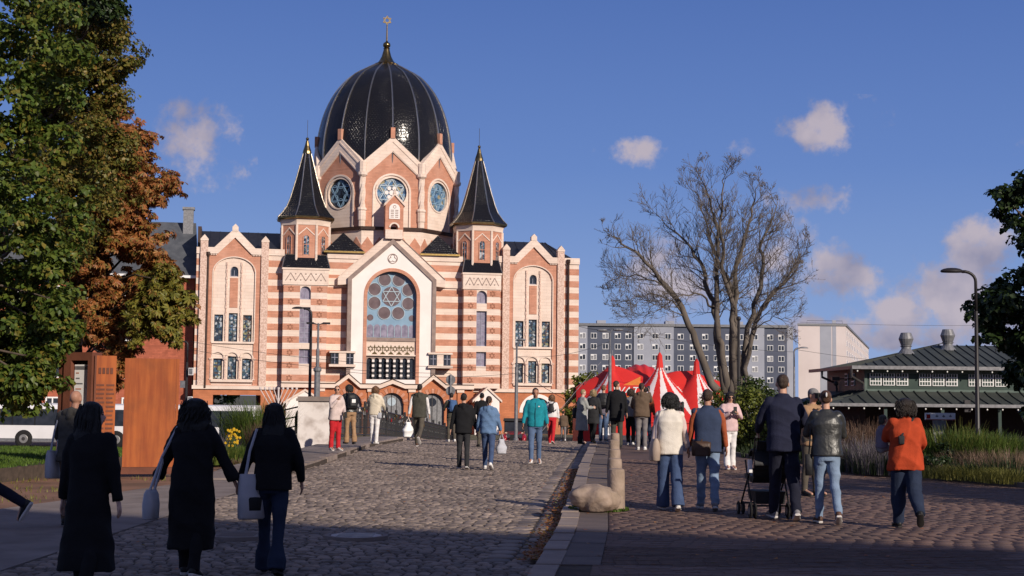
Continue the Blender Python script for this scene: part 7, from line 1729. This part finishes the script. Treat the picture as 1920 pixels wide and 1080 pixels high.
def phone(J, q, label):
    r = held(J, 'phone', label, 'phone'); f = J[('fdir',q)]; h = J[('hand',q)]+f*.03; b = MB(); b.box(-.037,.037,-.006,.006,-.07,.09); o = b.build('case', M['black'], r); o.location = h+J['F']*.03; b = MB(); b.box(-.033,.033,-.008,-.0065,-.064,.084); b.build('screen', M['glass_dark'], o); return r
def handbag_held(J, q, label, m_, size, name='carrier_bag'):
    r = held(J, name, label, 'bag'); h = J[('hand',q)]+Vector((0,0,-.05)); w,d,z = size; c = h-Vector((0,0,z+.10)); b = MB(); slab(c, w, d, z, J['F']*.5+J['R']*.86, J['R']*.5-J['F']*.86, Zv, b, 2.6, .55); soft(b, 'bag_body', M[m_], r, .015, fold=.012, smooth=1)
    b = MB(); b.tube([c+J['R']*w*.4+Zv*z,h+Zv*.05,c-J['R']*w*.4+Zv*z], .010, 6); b.build('handle', M[m_], r); return r
def P(px, foot, z=0.0): g = gnd(px, foot, z); return (g.x, g.y, z)
zz = lambda px,foot: float(zp(gnd(px,foot,.1).y))
def PP(px, foot): z = zz(px,foot); return P(px,foot,z)

# --- in the shade, nearest
J = person('person cut by the left edge of the picture, dark trousers, striding with one foot raised', (-6.32,16.9,0), 1.78, 90-8, legs=(28,6,-30,32), arms=((26,5,12,0),(-14,5,14,0)), top=dict(m='c_navy_deep',hem=-.10), bottom=dict(m='c_navy_deep',w=1.05), shoes=('shoe_black','sole'), near=True)
J = person('bald man in a hooded grey jacket standing in front of the notice panel', P(130,986), 1.60, -12, legs=(4,2,-4,4), arms=((14,14,40,20),(8,10,30,30)), top=dict(m='c_greyhood',hem=-.10,hood=True,b=1.06), bottom=dict(m='c_brown',w=.95), hair=('bald','h_grey'), skin_='skin_tan', near=True)
tote(J, -1, 'grey bag hanging at the side of the bald man in the hooded jacket', 'canvas', (.15,.06,.17), .42, .02)
J = person('woman in a long black coat with long dark hair, looking to the right', (-3.16,10.75,0), 1.50, -6, legs=(10,2,-12,10), arms=((4,9,8,0),(-2,10,8,0)), yaw=-62, nod=-3, top=dict(m='c_black',hem=-.62,flare=1.36,name='coat',b=1.0,fold=.008,sl=1.08), bottom=dict(m='c_black',w=1.05), hair=('long','h_black',.36), skin_='skin_pale', near=True, fem=True, facep=True)
J4 = J = person('woman in a long black coat with dark wavy hair, arm reaching out to her companion', (-2.78,12.55,0), 1.525, -2, legs=(9,2,-9,8), arms=((10,22,18,-25),(8,24,8,-10)), top=dict(m='c_black',hem=-.66,flare=1.06,name='coat',b=1.16,fold=.011,sl=1.12,cuff=.06), bottom=dict(m='c_black',w=1.05), hair=('wavy','h_black',.20), skin_='skin_tan', near=True, fem=True, shoes=('shoe_black','sole'))
tote(J, -1, 'pale cloth bag held under the arm of the wavy haired woman', 'canvas', (.13,.06,.13), .50, .05, name='cloth_bag', out=.20)
J5 = J = person('woman in a short black jacket and flared jeans with long straight black hair', (-2.12,12.8,0), 1.495, 2, legs=(12,3,-12,8), arms=((8,20,8,-8),(2,20,30,30)), top=dict(m='c_black',hem=-.07,b=1.16,sl=1.15,fold=.010), bottom=dict(m='c_jean_dark',w=1.0,flare=1.75,drop=.06), hair=('long','h_black',.44), skin_='skin', near=True, fem=True)
tote(J, -1, 'white canvas tote on the shoulder of the woman in flared jeans', 'canvas', (.15,.05,.20), .34, .10, out=.02, tilt=.7, graphic='c_charcoal')
# --- on the left pavement of the bridge
J = person('woman in a pale pink jacket, red trousers and sunglasses, hand at her mouth', PP(628,845), 1.64, 215, legs=(3,2,-3,4), arms=((10,10,55,30),(30,8,125,25)), yaw=-28, top=dict(m='c_pinkish',hem=-.10,b=1.12,hood=True,fold=.009), bottom=dict(m='c_red',w=1.12), shoes=('shoe_white','sole'), hair=('pony','h_dark'), fem=True, facep=True)
for q in (-1,1):
    m = MB(); c = J['hp'](q*.032,.086,.004); m.ball(c,(.026,.012,.020),10,6); m.build('sunglass_lens', M['sunglass'], J['root'])
phone(J, -1, 'phone in the hand of the woman in red trousers by the pier')
J = person('person in a dark leather jacket and tan flared trousers leaning at the railing', PP(656,833), 1.68, 25, legs=(6,3,-8,4), arms=((50,20,50,10),(50,25,45,-10)), lean=12, nod=16, top=dict(m='leather',hem=-.02,b=1.08), bottom=dict(m='c_tan',w=1.0,flare=1.5,drop=.05), hair=('bob','h_black'), fem=True)
backpack(J, 'black backpack with a white patch on the person in tan trousers', 'black_nylon', 1.1, 'white_paint', .30)
J = person('person in a cream hooded sweater and white trousers at the bridge railing', PP(702,833), 1.63, -8, legs=(5,3,-6,5), arms=((12,14,35,10),(14,16,50,15)), top=dict(m='c_cream',hem=-.05,b=1.10,hood=True,fold=.008), bottom=dict(m='c_white',w=1.08), shoes=('shoe_white','sole'), hair=('bob','h_ginger'), fem=True)
crossbody(J, 1, 'small white bag on a dark strap of the person in cream', 'canvas', (.06,.03,.08), -.06, 'c_olive', .10, .17)
J = person('man in a dark olive vest with pale sleeves walking away on the bridge', PP(785,837), 1.74, -6, legs=(16,4,-22,34), arms=((-10,10,14,0),(8,8,10,0)), top=dict(m='c_olive',kind='vest',sm='c_white',hem=-.10,b=1.14,hood=True), bottom=dict(m='c_olive_tr',w=1.02), shoes=('shoe_brown','sole'), hair=('short','h_dark'))
handbag_held(J, -1, 'white plastic bag in the hand of the man in the olive vest', 'bag_white', (.15,.10,.21))
J = person('man with a blue and dark backpack standing on the far side of the bridge', P(846,829), 1.70, 20, legs=(6,3,-6,5), arms=((30,10,60,20),(20,10,60,20)), top=dict(m='c_olive',hem=-.06), bottom=dict(m='c_olive_tr'), hair=('short','h_dark'), shoes=('shoe_white','sole'))
backpack(J, 'blue and dark backpack on the man by the road signs', 'c_blue', 1.0)
# --- on the road
J = person('man in a black hooded jacket and dark jeans walking away along the road', P(868,880), 1.64, 2, legs=(6,3,-8,10), arms=((4,12,10,5),(0,12,12,5)), top=dict(m='c_black',hem=-.11,b=1.14,hood=True,fold=.009), bottom=dict(m='c_charcoal',w=1.02), shoes=('shoe_black','sole'), hair=('short','h_dark'))
J = person('woman in a denim jacket and blue jeans walking beside the man in black', P(915,881), 1.60, -4, legs=(14,4,-10,26), arms=((6,12,12,5),(8,12,24,-6)), top=dict(m='c_denim',hem=-.07,b=1.10,hood=True,fold=.009), bottom=dict(m='c_jean_mid',w=1.06), shoes=('shoe_white','sole'), hair=('pony','h_brown'), fem=True)
handbag_held(J, 1, 'grey plastic shopping bag in the hand of the woman in denim', 'canvas', (.12,.08,.16), 'shopping_bag')
J = person('dark dressed person half hidden behind the woman in denim', P(903,838), 1.70, 10, legs=(5,3,-5,5), top=dict(m='c_black',hem=-.1), bottom=dict(m='c_olive_tr'), hair=('bun','h_black'))
J = person('man in a teal jacket and blue jeans walking towards the viewer', P(1003,870), 1.79, 178, legs=(-10,6,12,5), arms=((-6,10,14,0),(8,10,14,0)), nod=12, yaw=6, top=dict(m='c_teal',hem=-.06,b=1.08,collar=True,fold=.009), bottom=dict(m='c_jean',w=1.0), shoes=('shoe_white','sole'), hair=('short','h_dark'), facep=True, skin_='skin_tan')
m = MB(); s_ = J['s']; c = J['hip']+J['up']*.27*s_+J['F']*.142*s_; m.tube([J['hip']+J['F']*.158*s_-J['up']*.04,c+J['F']*.012,J['hip']+J['up']*.50*s_+J['F']*.118*s_],.006,5); m.build('zip', M['c_navy'], J['root'])
m = MB(); m.box(-.018,.018,-.004,.004,-.012,.012); o = m.build('chest_mark', M['white_paint'], J['root']); o.location = J['hip']+J['up']*.42*s_+J['F']*.138*s_-J['R']*.09
J = person('woman in a white top and red trousers with a small black backpack, walking away', P(1034,833), 1.68, -10, legs=(12,4,-14,16), arms=((10,14,40,30),(0,10,20,20)), top=dict(m='c_white',hem=.02,b=1.02), bottom=dict(m='c_red',w=1.05), shoes=('c_red','sole'), hair=('bob','h_ginger'), fem=True)
backpack(J, 'small black backpack on the woman in red trousers', 'black_nylon', .72)
J = person('child in dark clothes walking away at the far end of the bridge', P(1056,828), 1.10, 5, legs=(10,4,-10,10), top=dict(m='c_brown',hem=-.08,b=1.15), bottom=dict(m='c_greytr'), hair=('short','h_dark'), shoes=('shoe_white','sole'))
J = person('person in a dark coat bending over beside the child in dark clothes', (4.35/1.14*1.0,57.5,-.2), 1.45, 40, legs=(10,6,-8,10), lean=16, top=dict(m='c_charcoal',hem=-.2,b=1.1), bottom=dict(m='c_white'), hair=('short','h_dark'), shoes=('shoe_white','sole'))
# --- onlookers on the right pavement
J = person('blond woman in a long grey belted coat looking at her phone', PP(1090,833), 1.60, -62, legs=(4,2,-6,3), arms=((22,6,75,15),(22,6,75,15)), nod=14, top=dict(m='c_greycoat',hem=-.50,flare=1.18,name='coat',b=1.10,fold=.008,collar=True), bottom=dict(m='c_black',w=1.3,flare=1.2), hair=('short','h_blond'), fem=True, facep=True, skin_='skin_pale')
m = MB(); loft(m, [(J['hip']+J['up']*v*J['s'],J['R'],J['F'],.190*J['s'],.148*J['s']) for v in (.15,.19)],20,2.5); m.build('belt', M['c_grey'], J['root'], smooth=40)
phone(J, 1, 'phone held by the blond woman in the grey coat')
tote(J, -1, 'black shoulder bag behind the blond woman in the grey coat', 'black_nylon', (.15,.07,.16), .24, .05, name='shoulder_bag')
J = person('man in a grey jacket and blue jeans with a round black backpack', PP(1131,829), 1.74, -8, legs=(6,2,-6,3), arms=((24,10,50,20),(20,10,50,20)), nod=6, top=dict(m='c_mauve',hem=-.07), bottom=dict(m='c_jean',w=1.05), hair=('short','h_ginger'), shoes=('shoe_black','sole'))
backpack(J, 'round black backpack on the man in the grey jacket', 'black_nylon', 1.05)
J = person('dark coated woman carrying a bag between the blond woman and the backpack man', PP(1112,831), 1.60, -20, legs=(12,4,-14,10), arms=((30,10,70,20),(0,10,20,0)), top=dict(m='c_charcoal',hem=-.3,flare=1.15,name='coat'), bottom=dict(m='c_black'), hair=('bob','h_blond'), fem=True)
J = person('tall man in a long dark jacket with his head turned right', (3.05,41.0,float(zp(41.0))), 1.88, 4, legs=(3,2,-3,3), arms=((4,9,12,5),(2,9,10,5)), yaw=-55, top=dict(m='c_black',hem=-.24,b=1.10,collar=True), bottom=dict(m='c_olive',w=1.08), hair=('short','h_brown'))
J = person('person in a grey jacket and black trousers beside the tall dark man', (3.62,43.0,float(zp(43.0))), 1.66, -12, legs=(4,2,-4,3), top=dict(m='c_grey',hem=-.05,b=1.05), bottom=dict(m='c_black',w=1.05), hair=('bob','h_brown'), shoes=('shoe_white','sole'), fem=True)
J = person('person in a brown jacket and grey trousers holding up a phone before the tent', (3.62,39.5,float(zp(39.5))), 1.82, -2, legs=(3,2,-3,3), arms=((20,14,60,15),(62,16,95,-12)), top=dict(m='c_brown',hem=-.06,b=1.22,sl=1.12,hood=True,fold=.009), bottom=dict(m='c_greytr',w=1.06), hair=('pony','h_brown'), shoes=('shoe_white','sole'), fem=True)
phone(J, 1, 'black phone raised by the person in the brown jacket')
J = person('person in orange top hidden behind the brown jacketed photographer', (3.98,42.2,float(zp(42.2))), 1.72, 10, top=dict(m='c_orange_sl',hem=-.04), bottom=dict(m='c_jean_dark'), hair=('short','h_dark'))
# --- on the plaza
J = person('woman in a cream vest and wide blue jeans with black bobbed hair', PP(1256,958), 1.55, 3, legs=(9,2,-11,8), arms=((4,10,10,5),(4,12,12,-12)), top=dict(m='c_ivory',kind='vest',sm='c_pinkish',hem=-.10,b=1.10,fold=.005), bottom=dict(m='c_jean_mid',w=1.42,flare=1.3,drop=.05,fold=.007), hair=('bob','h_black',1.22), shoes=('shoe_white','sole'), near=True, fem=True, skin_='skin_tan')
tote(J, -1, 'beige leather shoulder bag of the woman in the cream vest', 'bag_beige', (.15,.07,.15), .32, .06, name='shoulder_bag', strap='c_mauve')
J = person('man in a quilted navy vest with rust sleeves and jeans, walking away', PP(1327,957), 1.60, -2, legs=(10,3,-9,8), arms=((5,9,10,5),(4,10,12,5)), top=dict(m='c_bluevest',kind='vest',sm='c_orange_sl',hem=-.09,b=1.14,collar=True,fold=.010,fdir=(0,.0,1)), bottom=dict(m='c_jean_light',w=1.08,fold=.009), hair=('short','h_brown'), shoes=('shoe_grey','sole'), near=True, skin_='skin_tan')
crossbody(J, -1, 'brown leather crossbody bag on the hip of the man in the navy vest', 'bag_brown', (.13,.05,.10), -.04, 'bag_brown', .13, .11)
J = person('woman in a pink sweatshirt, white trousers and sunglasses looking at her phone', PP(1368,880), 1.60, 188, legs=(-4,3,10,6), arms=((22,14,105,25),(26,10,105,35)), nod=16, top=dict(m='c_pink',hem=-.06,b=1.10,fold=.009), bottom=dict(m='c_white',w=1.12,flare=1.25,drop=.04), hair=('long','h_dark',.20), shoes=('c_pink','sole'), fem=True, facep=True)
for q in (-1,1): m = MB(); c = J['hp'](q*.032,.086,.004); m.ball(c,(.026,.012,.019),10,6); m.build('sunglass_lens', M['sunglass'], J['root'])
phone(J, 1, 'phone held by the woman in the pink sweatshirt')
J = person('tall man in a navy jacket and navy trousers pushing a stroller', PP(1470,976), 1.79, 2, legs=(13,4,-14,12), arms=((22,16,48,18),(22,18,60,18)), top=dict(m='c_navy',hem=-.10,b=1.14,collar=True,fold=.009), bottom=dict(m='c_navy_deep',w=1.12,fold=.010), hair=('short','h_brown'), shoes=('shoe_grey','sole'), near=True)
JN = J
J = person('woman in a black leather jacket and light blue jeans, hair in a clip', PP(1551,982), 1.60, -2, legs=(8,3,-12,22), arms=((28,14,62,15),(22,14,66,18)), top=dict(m='leather',hem=-.04,b=1.16,sl=1.12,fold=.011), bottom=dict(m='c_jean_light',w=.96,fold=.007), hair=('bun','h_auburn'), shoes=('shoe_brown','sole'), near=True, fem=True)
m = MB(); c = J['hp'](-.01,-.12,.06); m.ball(c,(.012,.010,.03),8,6); m.build('hair_clip', M['shoe_white'], J['root'])
r = held(J, 'black_bag', 'black bag dangling on the left side of the woman in the leather jacket', 'bag'); m = MB(); c = J['hip']-J['R']*.22-J['up']*.14; slab(c,.045,.04,.13,J['R'],J['F'],Zv,m); m.build('bag_body', M['black_nylon'], r, smooth=60); m = MB(); m.tube([c+Zv*.12,J['hip']-J['R']*.19+J['up']*.3,J[('sh',-1)]+Zv*.05],.010,5); m.build('strap', M['black_nylon'], r)
J = person('man in a grey cap raising a camera to his face beside the leather jacket', (4.75,22.6,float(zp(22.6))), 1.66, 215, legs=(3,2,-3,3), arms=((55,10,115,30),(55,10,115,30)), top=dict(m='c_tan',hem=-.1), bottom=dict(m='c_olive_tr'), hair=('cap','h_dark','c_grey'), facep=True)
r = held(J, 'camera', 'black camera held to the face of the man in the cap', 'camera'); c = J['hp'](0,.13,.0); m = MB(); m.box(-.065,.065,-.03,.03,-.045,.04); o = m.build('camera_body', M['black'], r); o.location = c; m = MB(); m.lathe([(.035,0),(.035,.08),(.03,.085)],12); m.xf(Matrix.Rotation(-pi/2,4,'X')); q = m.build('lens', M['black'], o)
J = person('woman in a baggy red orange sweater and dark jeans carrying a toddler', PP(1700,990), 1.52, -4, legs=(10,4,-16,34), arms=((34,16,88,20),(14,14,50,10)), lean=1, top=dict(m='c_rust',hem=-.13,b=1.26,sl=1.16,fold=.013), bottom=dict(m='c_jean_dark',w=1.55,flare=.85,fold=.009), hair=('bob','h_dark',1.30), shoes=('shoe_black','sole_dark'), near=True, fem=True, wide=1.08)
JR = J
crossbody(J, -1, 'dark strap bag worn across the red orange sweater', 'c_charcoal', (.035,.02,.05), .28, 'c_charcoal', .165, .09)
K = person('toddler in a pale knitted bobble hat carried on the arm of the woman in red', (J['root'].location.x-.23,J['root'].location.y+.22,J['root'].location.z+.73), .80, -85, legs=(85,50,85,50), arms=((30,20,40,0),(30,20,40,0)), top=dict(m='c_mauve',hem=-.03,b=1.15), bottom=dict(m='c_grey'), hair=('bob','c_greyhood'), name='toddler')
# --- stroller
def stroller():
    p = JN['root'].location; r = thing('stroller', (p.x-.13,p.y+.62,p.z), 'black folding stroller pushed by the tall man in navy', 'stroller', rz=radians(3))
    def tb(name, pts, rr=.012, m_='black'): m = MB(); m.tube(pts,rr,7); return m.build(name, M[m_], r)
    for s in (-1,1):
        x = s*.24; tb('frame_tube', [(x,-.52,1.0),(x,-.36,.72),(x,.0,.42),(x,.32,.14)]); tb('frame_tube', [(x,.05,.72),(x,-.12,.42),(x,-.34,.12)]); tb('handle', [(x,-.52,1.0),(x,-.60,1.04)],.018)
        for y,rad in ((.34,.085),(-.36,.10)):
            for d in (-.03,.03):
                m = MB(); m.lathe([(rad*.86,-.014),(rad,-.008),(rad,.008),(rad*.86,.014)],18); m.xf(Matrix.Translation((x+d,y,rad)) @ Matrix.Rotation(pi/2,4,'Y')); w = m.build('wheel', M['tyre'], r); m = MB(); m.lathe([(rad*.5,-.016),(rad*.5,.016)],12); m.xf(Matrix.Translation((x+d,y,rad)) @ Matrix.Rotation(pi/2,4,'Y')); m.build('hub', M['grey_metal'], w)
    tb('cross_bar', [(-.24,-.34,.16),(.24,-.34,.16)]); tb('cross_bar', [(-.24,-.30,.62),(.24,-.30,.62)]); tb('cross_bar', [(-.24,.32,.15),(.24,.32,.15)])
    m = MB(); m.hexa([(-.21,-.22,.44),(.21,-.22,.44),(.21,.22,.48),(-.21,.22,.48),(-.21,-.30,.52),(.21,-.30,.52),(.21,.24,.54),(-.21,.24,.54)]); m.build('seat', M['black_nylon'], r)
    m = MB(); m.hexa([(-.21,-.26,.50),(.21,-.26,.50),(.21,-.20,.50),(-.21,-.20,.50),(-.19,-.44,.98),(.19,-.44,.98),(.19,-.38,.98),(-.19,-.38,.98)]); m.build('backrest', M['black_nylon'], r)
    m = MB()
    for k in range(6):
        a0,a1 = radians(10+k*22),radians(10+(k+1)*22); r0 = .22; c = (-.30,.66)
        m.hexa([(-.24,c[0]-r0*cos(a0),c[1]+r0*sin(a0)-.02),(.24,c[0]-r0*cos(a0),c[1]+r0*sin(a0)-.02),(.24,c[0]-r0*cos(a1),c[1]+r0*sin(a1)-.02),(-.24,c[0]-r0*cos(a1),c[1]+r0*sin(a1)-.02),(-.24,c[0]-r0*cos(a0),c[1]+r0*sin(a0)),(.24,c[0]-r0*cos(a0),c[1]+r0*sin(a0)),(.24,c[0]-r0*cos(a1),c[1]+r0*sin(a1)),(-.24,c[0]-r0*cos(a1),c[1]+r0*sin(a1))])
    m.build('hood', M['black_nylon'], r)
    m = MB(); m.hexa([(-.18,-.32,.18),(.18,-.32,.18),(.18,.12,.22),(-.18,.12,.22),(-.2,-.34,.34),(.2,-.34,.34),(.2,.14,.34),(-.2,.14,.34)]); m.build('basket', M['black_nylon'], r)
    m = MB(); m.box(-.29,-.25,-.4,-.3,.58,.74); m.build('bottle_holder', M['white_paint'], r)
stroller()

# --- apply the remesh modifiers of all soft shapes in one pass
def finish():
    bpy.context.view_layer.update(); dg = bpy.context.evaluated_depsgraph_get()
    new = [bpy.data.meshes.new_from_object(o.evaluated_get(dg)) for o,*_ in PENDING]
    for (o,fold,fdir,seed,extra),me in zip(PENDING,new):
        mats = list(o.data.materials); old = o.data; o.modifiers.clear()
        n = len(me.vertices); co = np.empty(n*3,np.float32); me.vertices.foreach_get('co',co); co = co.reshape(-1,3)
        if fold and n:
            nr = np.empty(n*3,np.float32); me.vertices.foreach_get('normal',nr); nr = nr.reshape(-1,3); rg = np.random.default_rng(seed+1); d = np.zeros(n)
            for k in range(5):
                v = np.array(fdir)+rg.normal(0,.45,3); v /= np.linalg.norm(v); w = rg.normal(0,1,3); w /= np.linalg.norm(w); f = rg.uniform(12,46)
                ph = co@(v*f)+1.6*np.sin(co@(w*rg.uniform(6,14))+rg.uniform(0,6)); d += (1-np.abs(np.sin(ph*.5)))**1.6*rg.uniform(.4,1)*np.clip(.5+.9*np.sin(co@(w*5)+k*2),0,1.3)
            co = co+nr*((d-.55)*fold)[:,None]; me.vertices.foreach_set('co',co.astype(np.float32).ravel())
        if extra is not None and extra.v:
            F = []; ml = np.empty(len(me.loops),np.int32); me.loops.foreach_get('vertex_index',ml); ls = np.empty(len(me.polygons),np.int32); me.polygons.foreach_get('loop_start',ls); lt = np.empty(len(me.polygons),np.int32); me.polygons.foreach_get('loop_total',lt)
            F = [tuple(ml[a:a+b]) for a,b in zip(ls.tolist(),lt.tolist())]; V = [tuple(v) for v in co.tolist()]; base = len(V)
            m2 = bpy.data.meshes.new(o.name); m2.from_pydata(V+extra.v, [], F+[tuple(i+base for i in f) for f in extra.f]); bpy.data.meshes.remove(me); me = m2
        me.name = o.name.split('.')[0]; me.materials.clear()
        for m in mats: me.materials.append(m)
        me.polygons.foreach_set('use_smooth', np.ones(len(me.polygons),bool)); me.update(); o.data = me
finish()
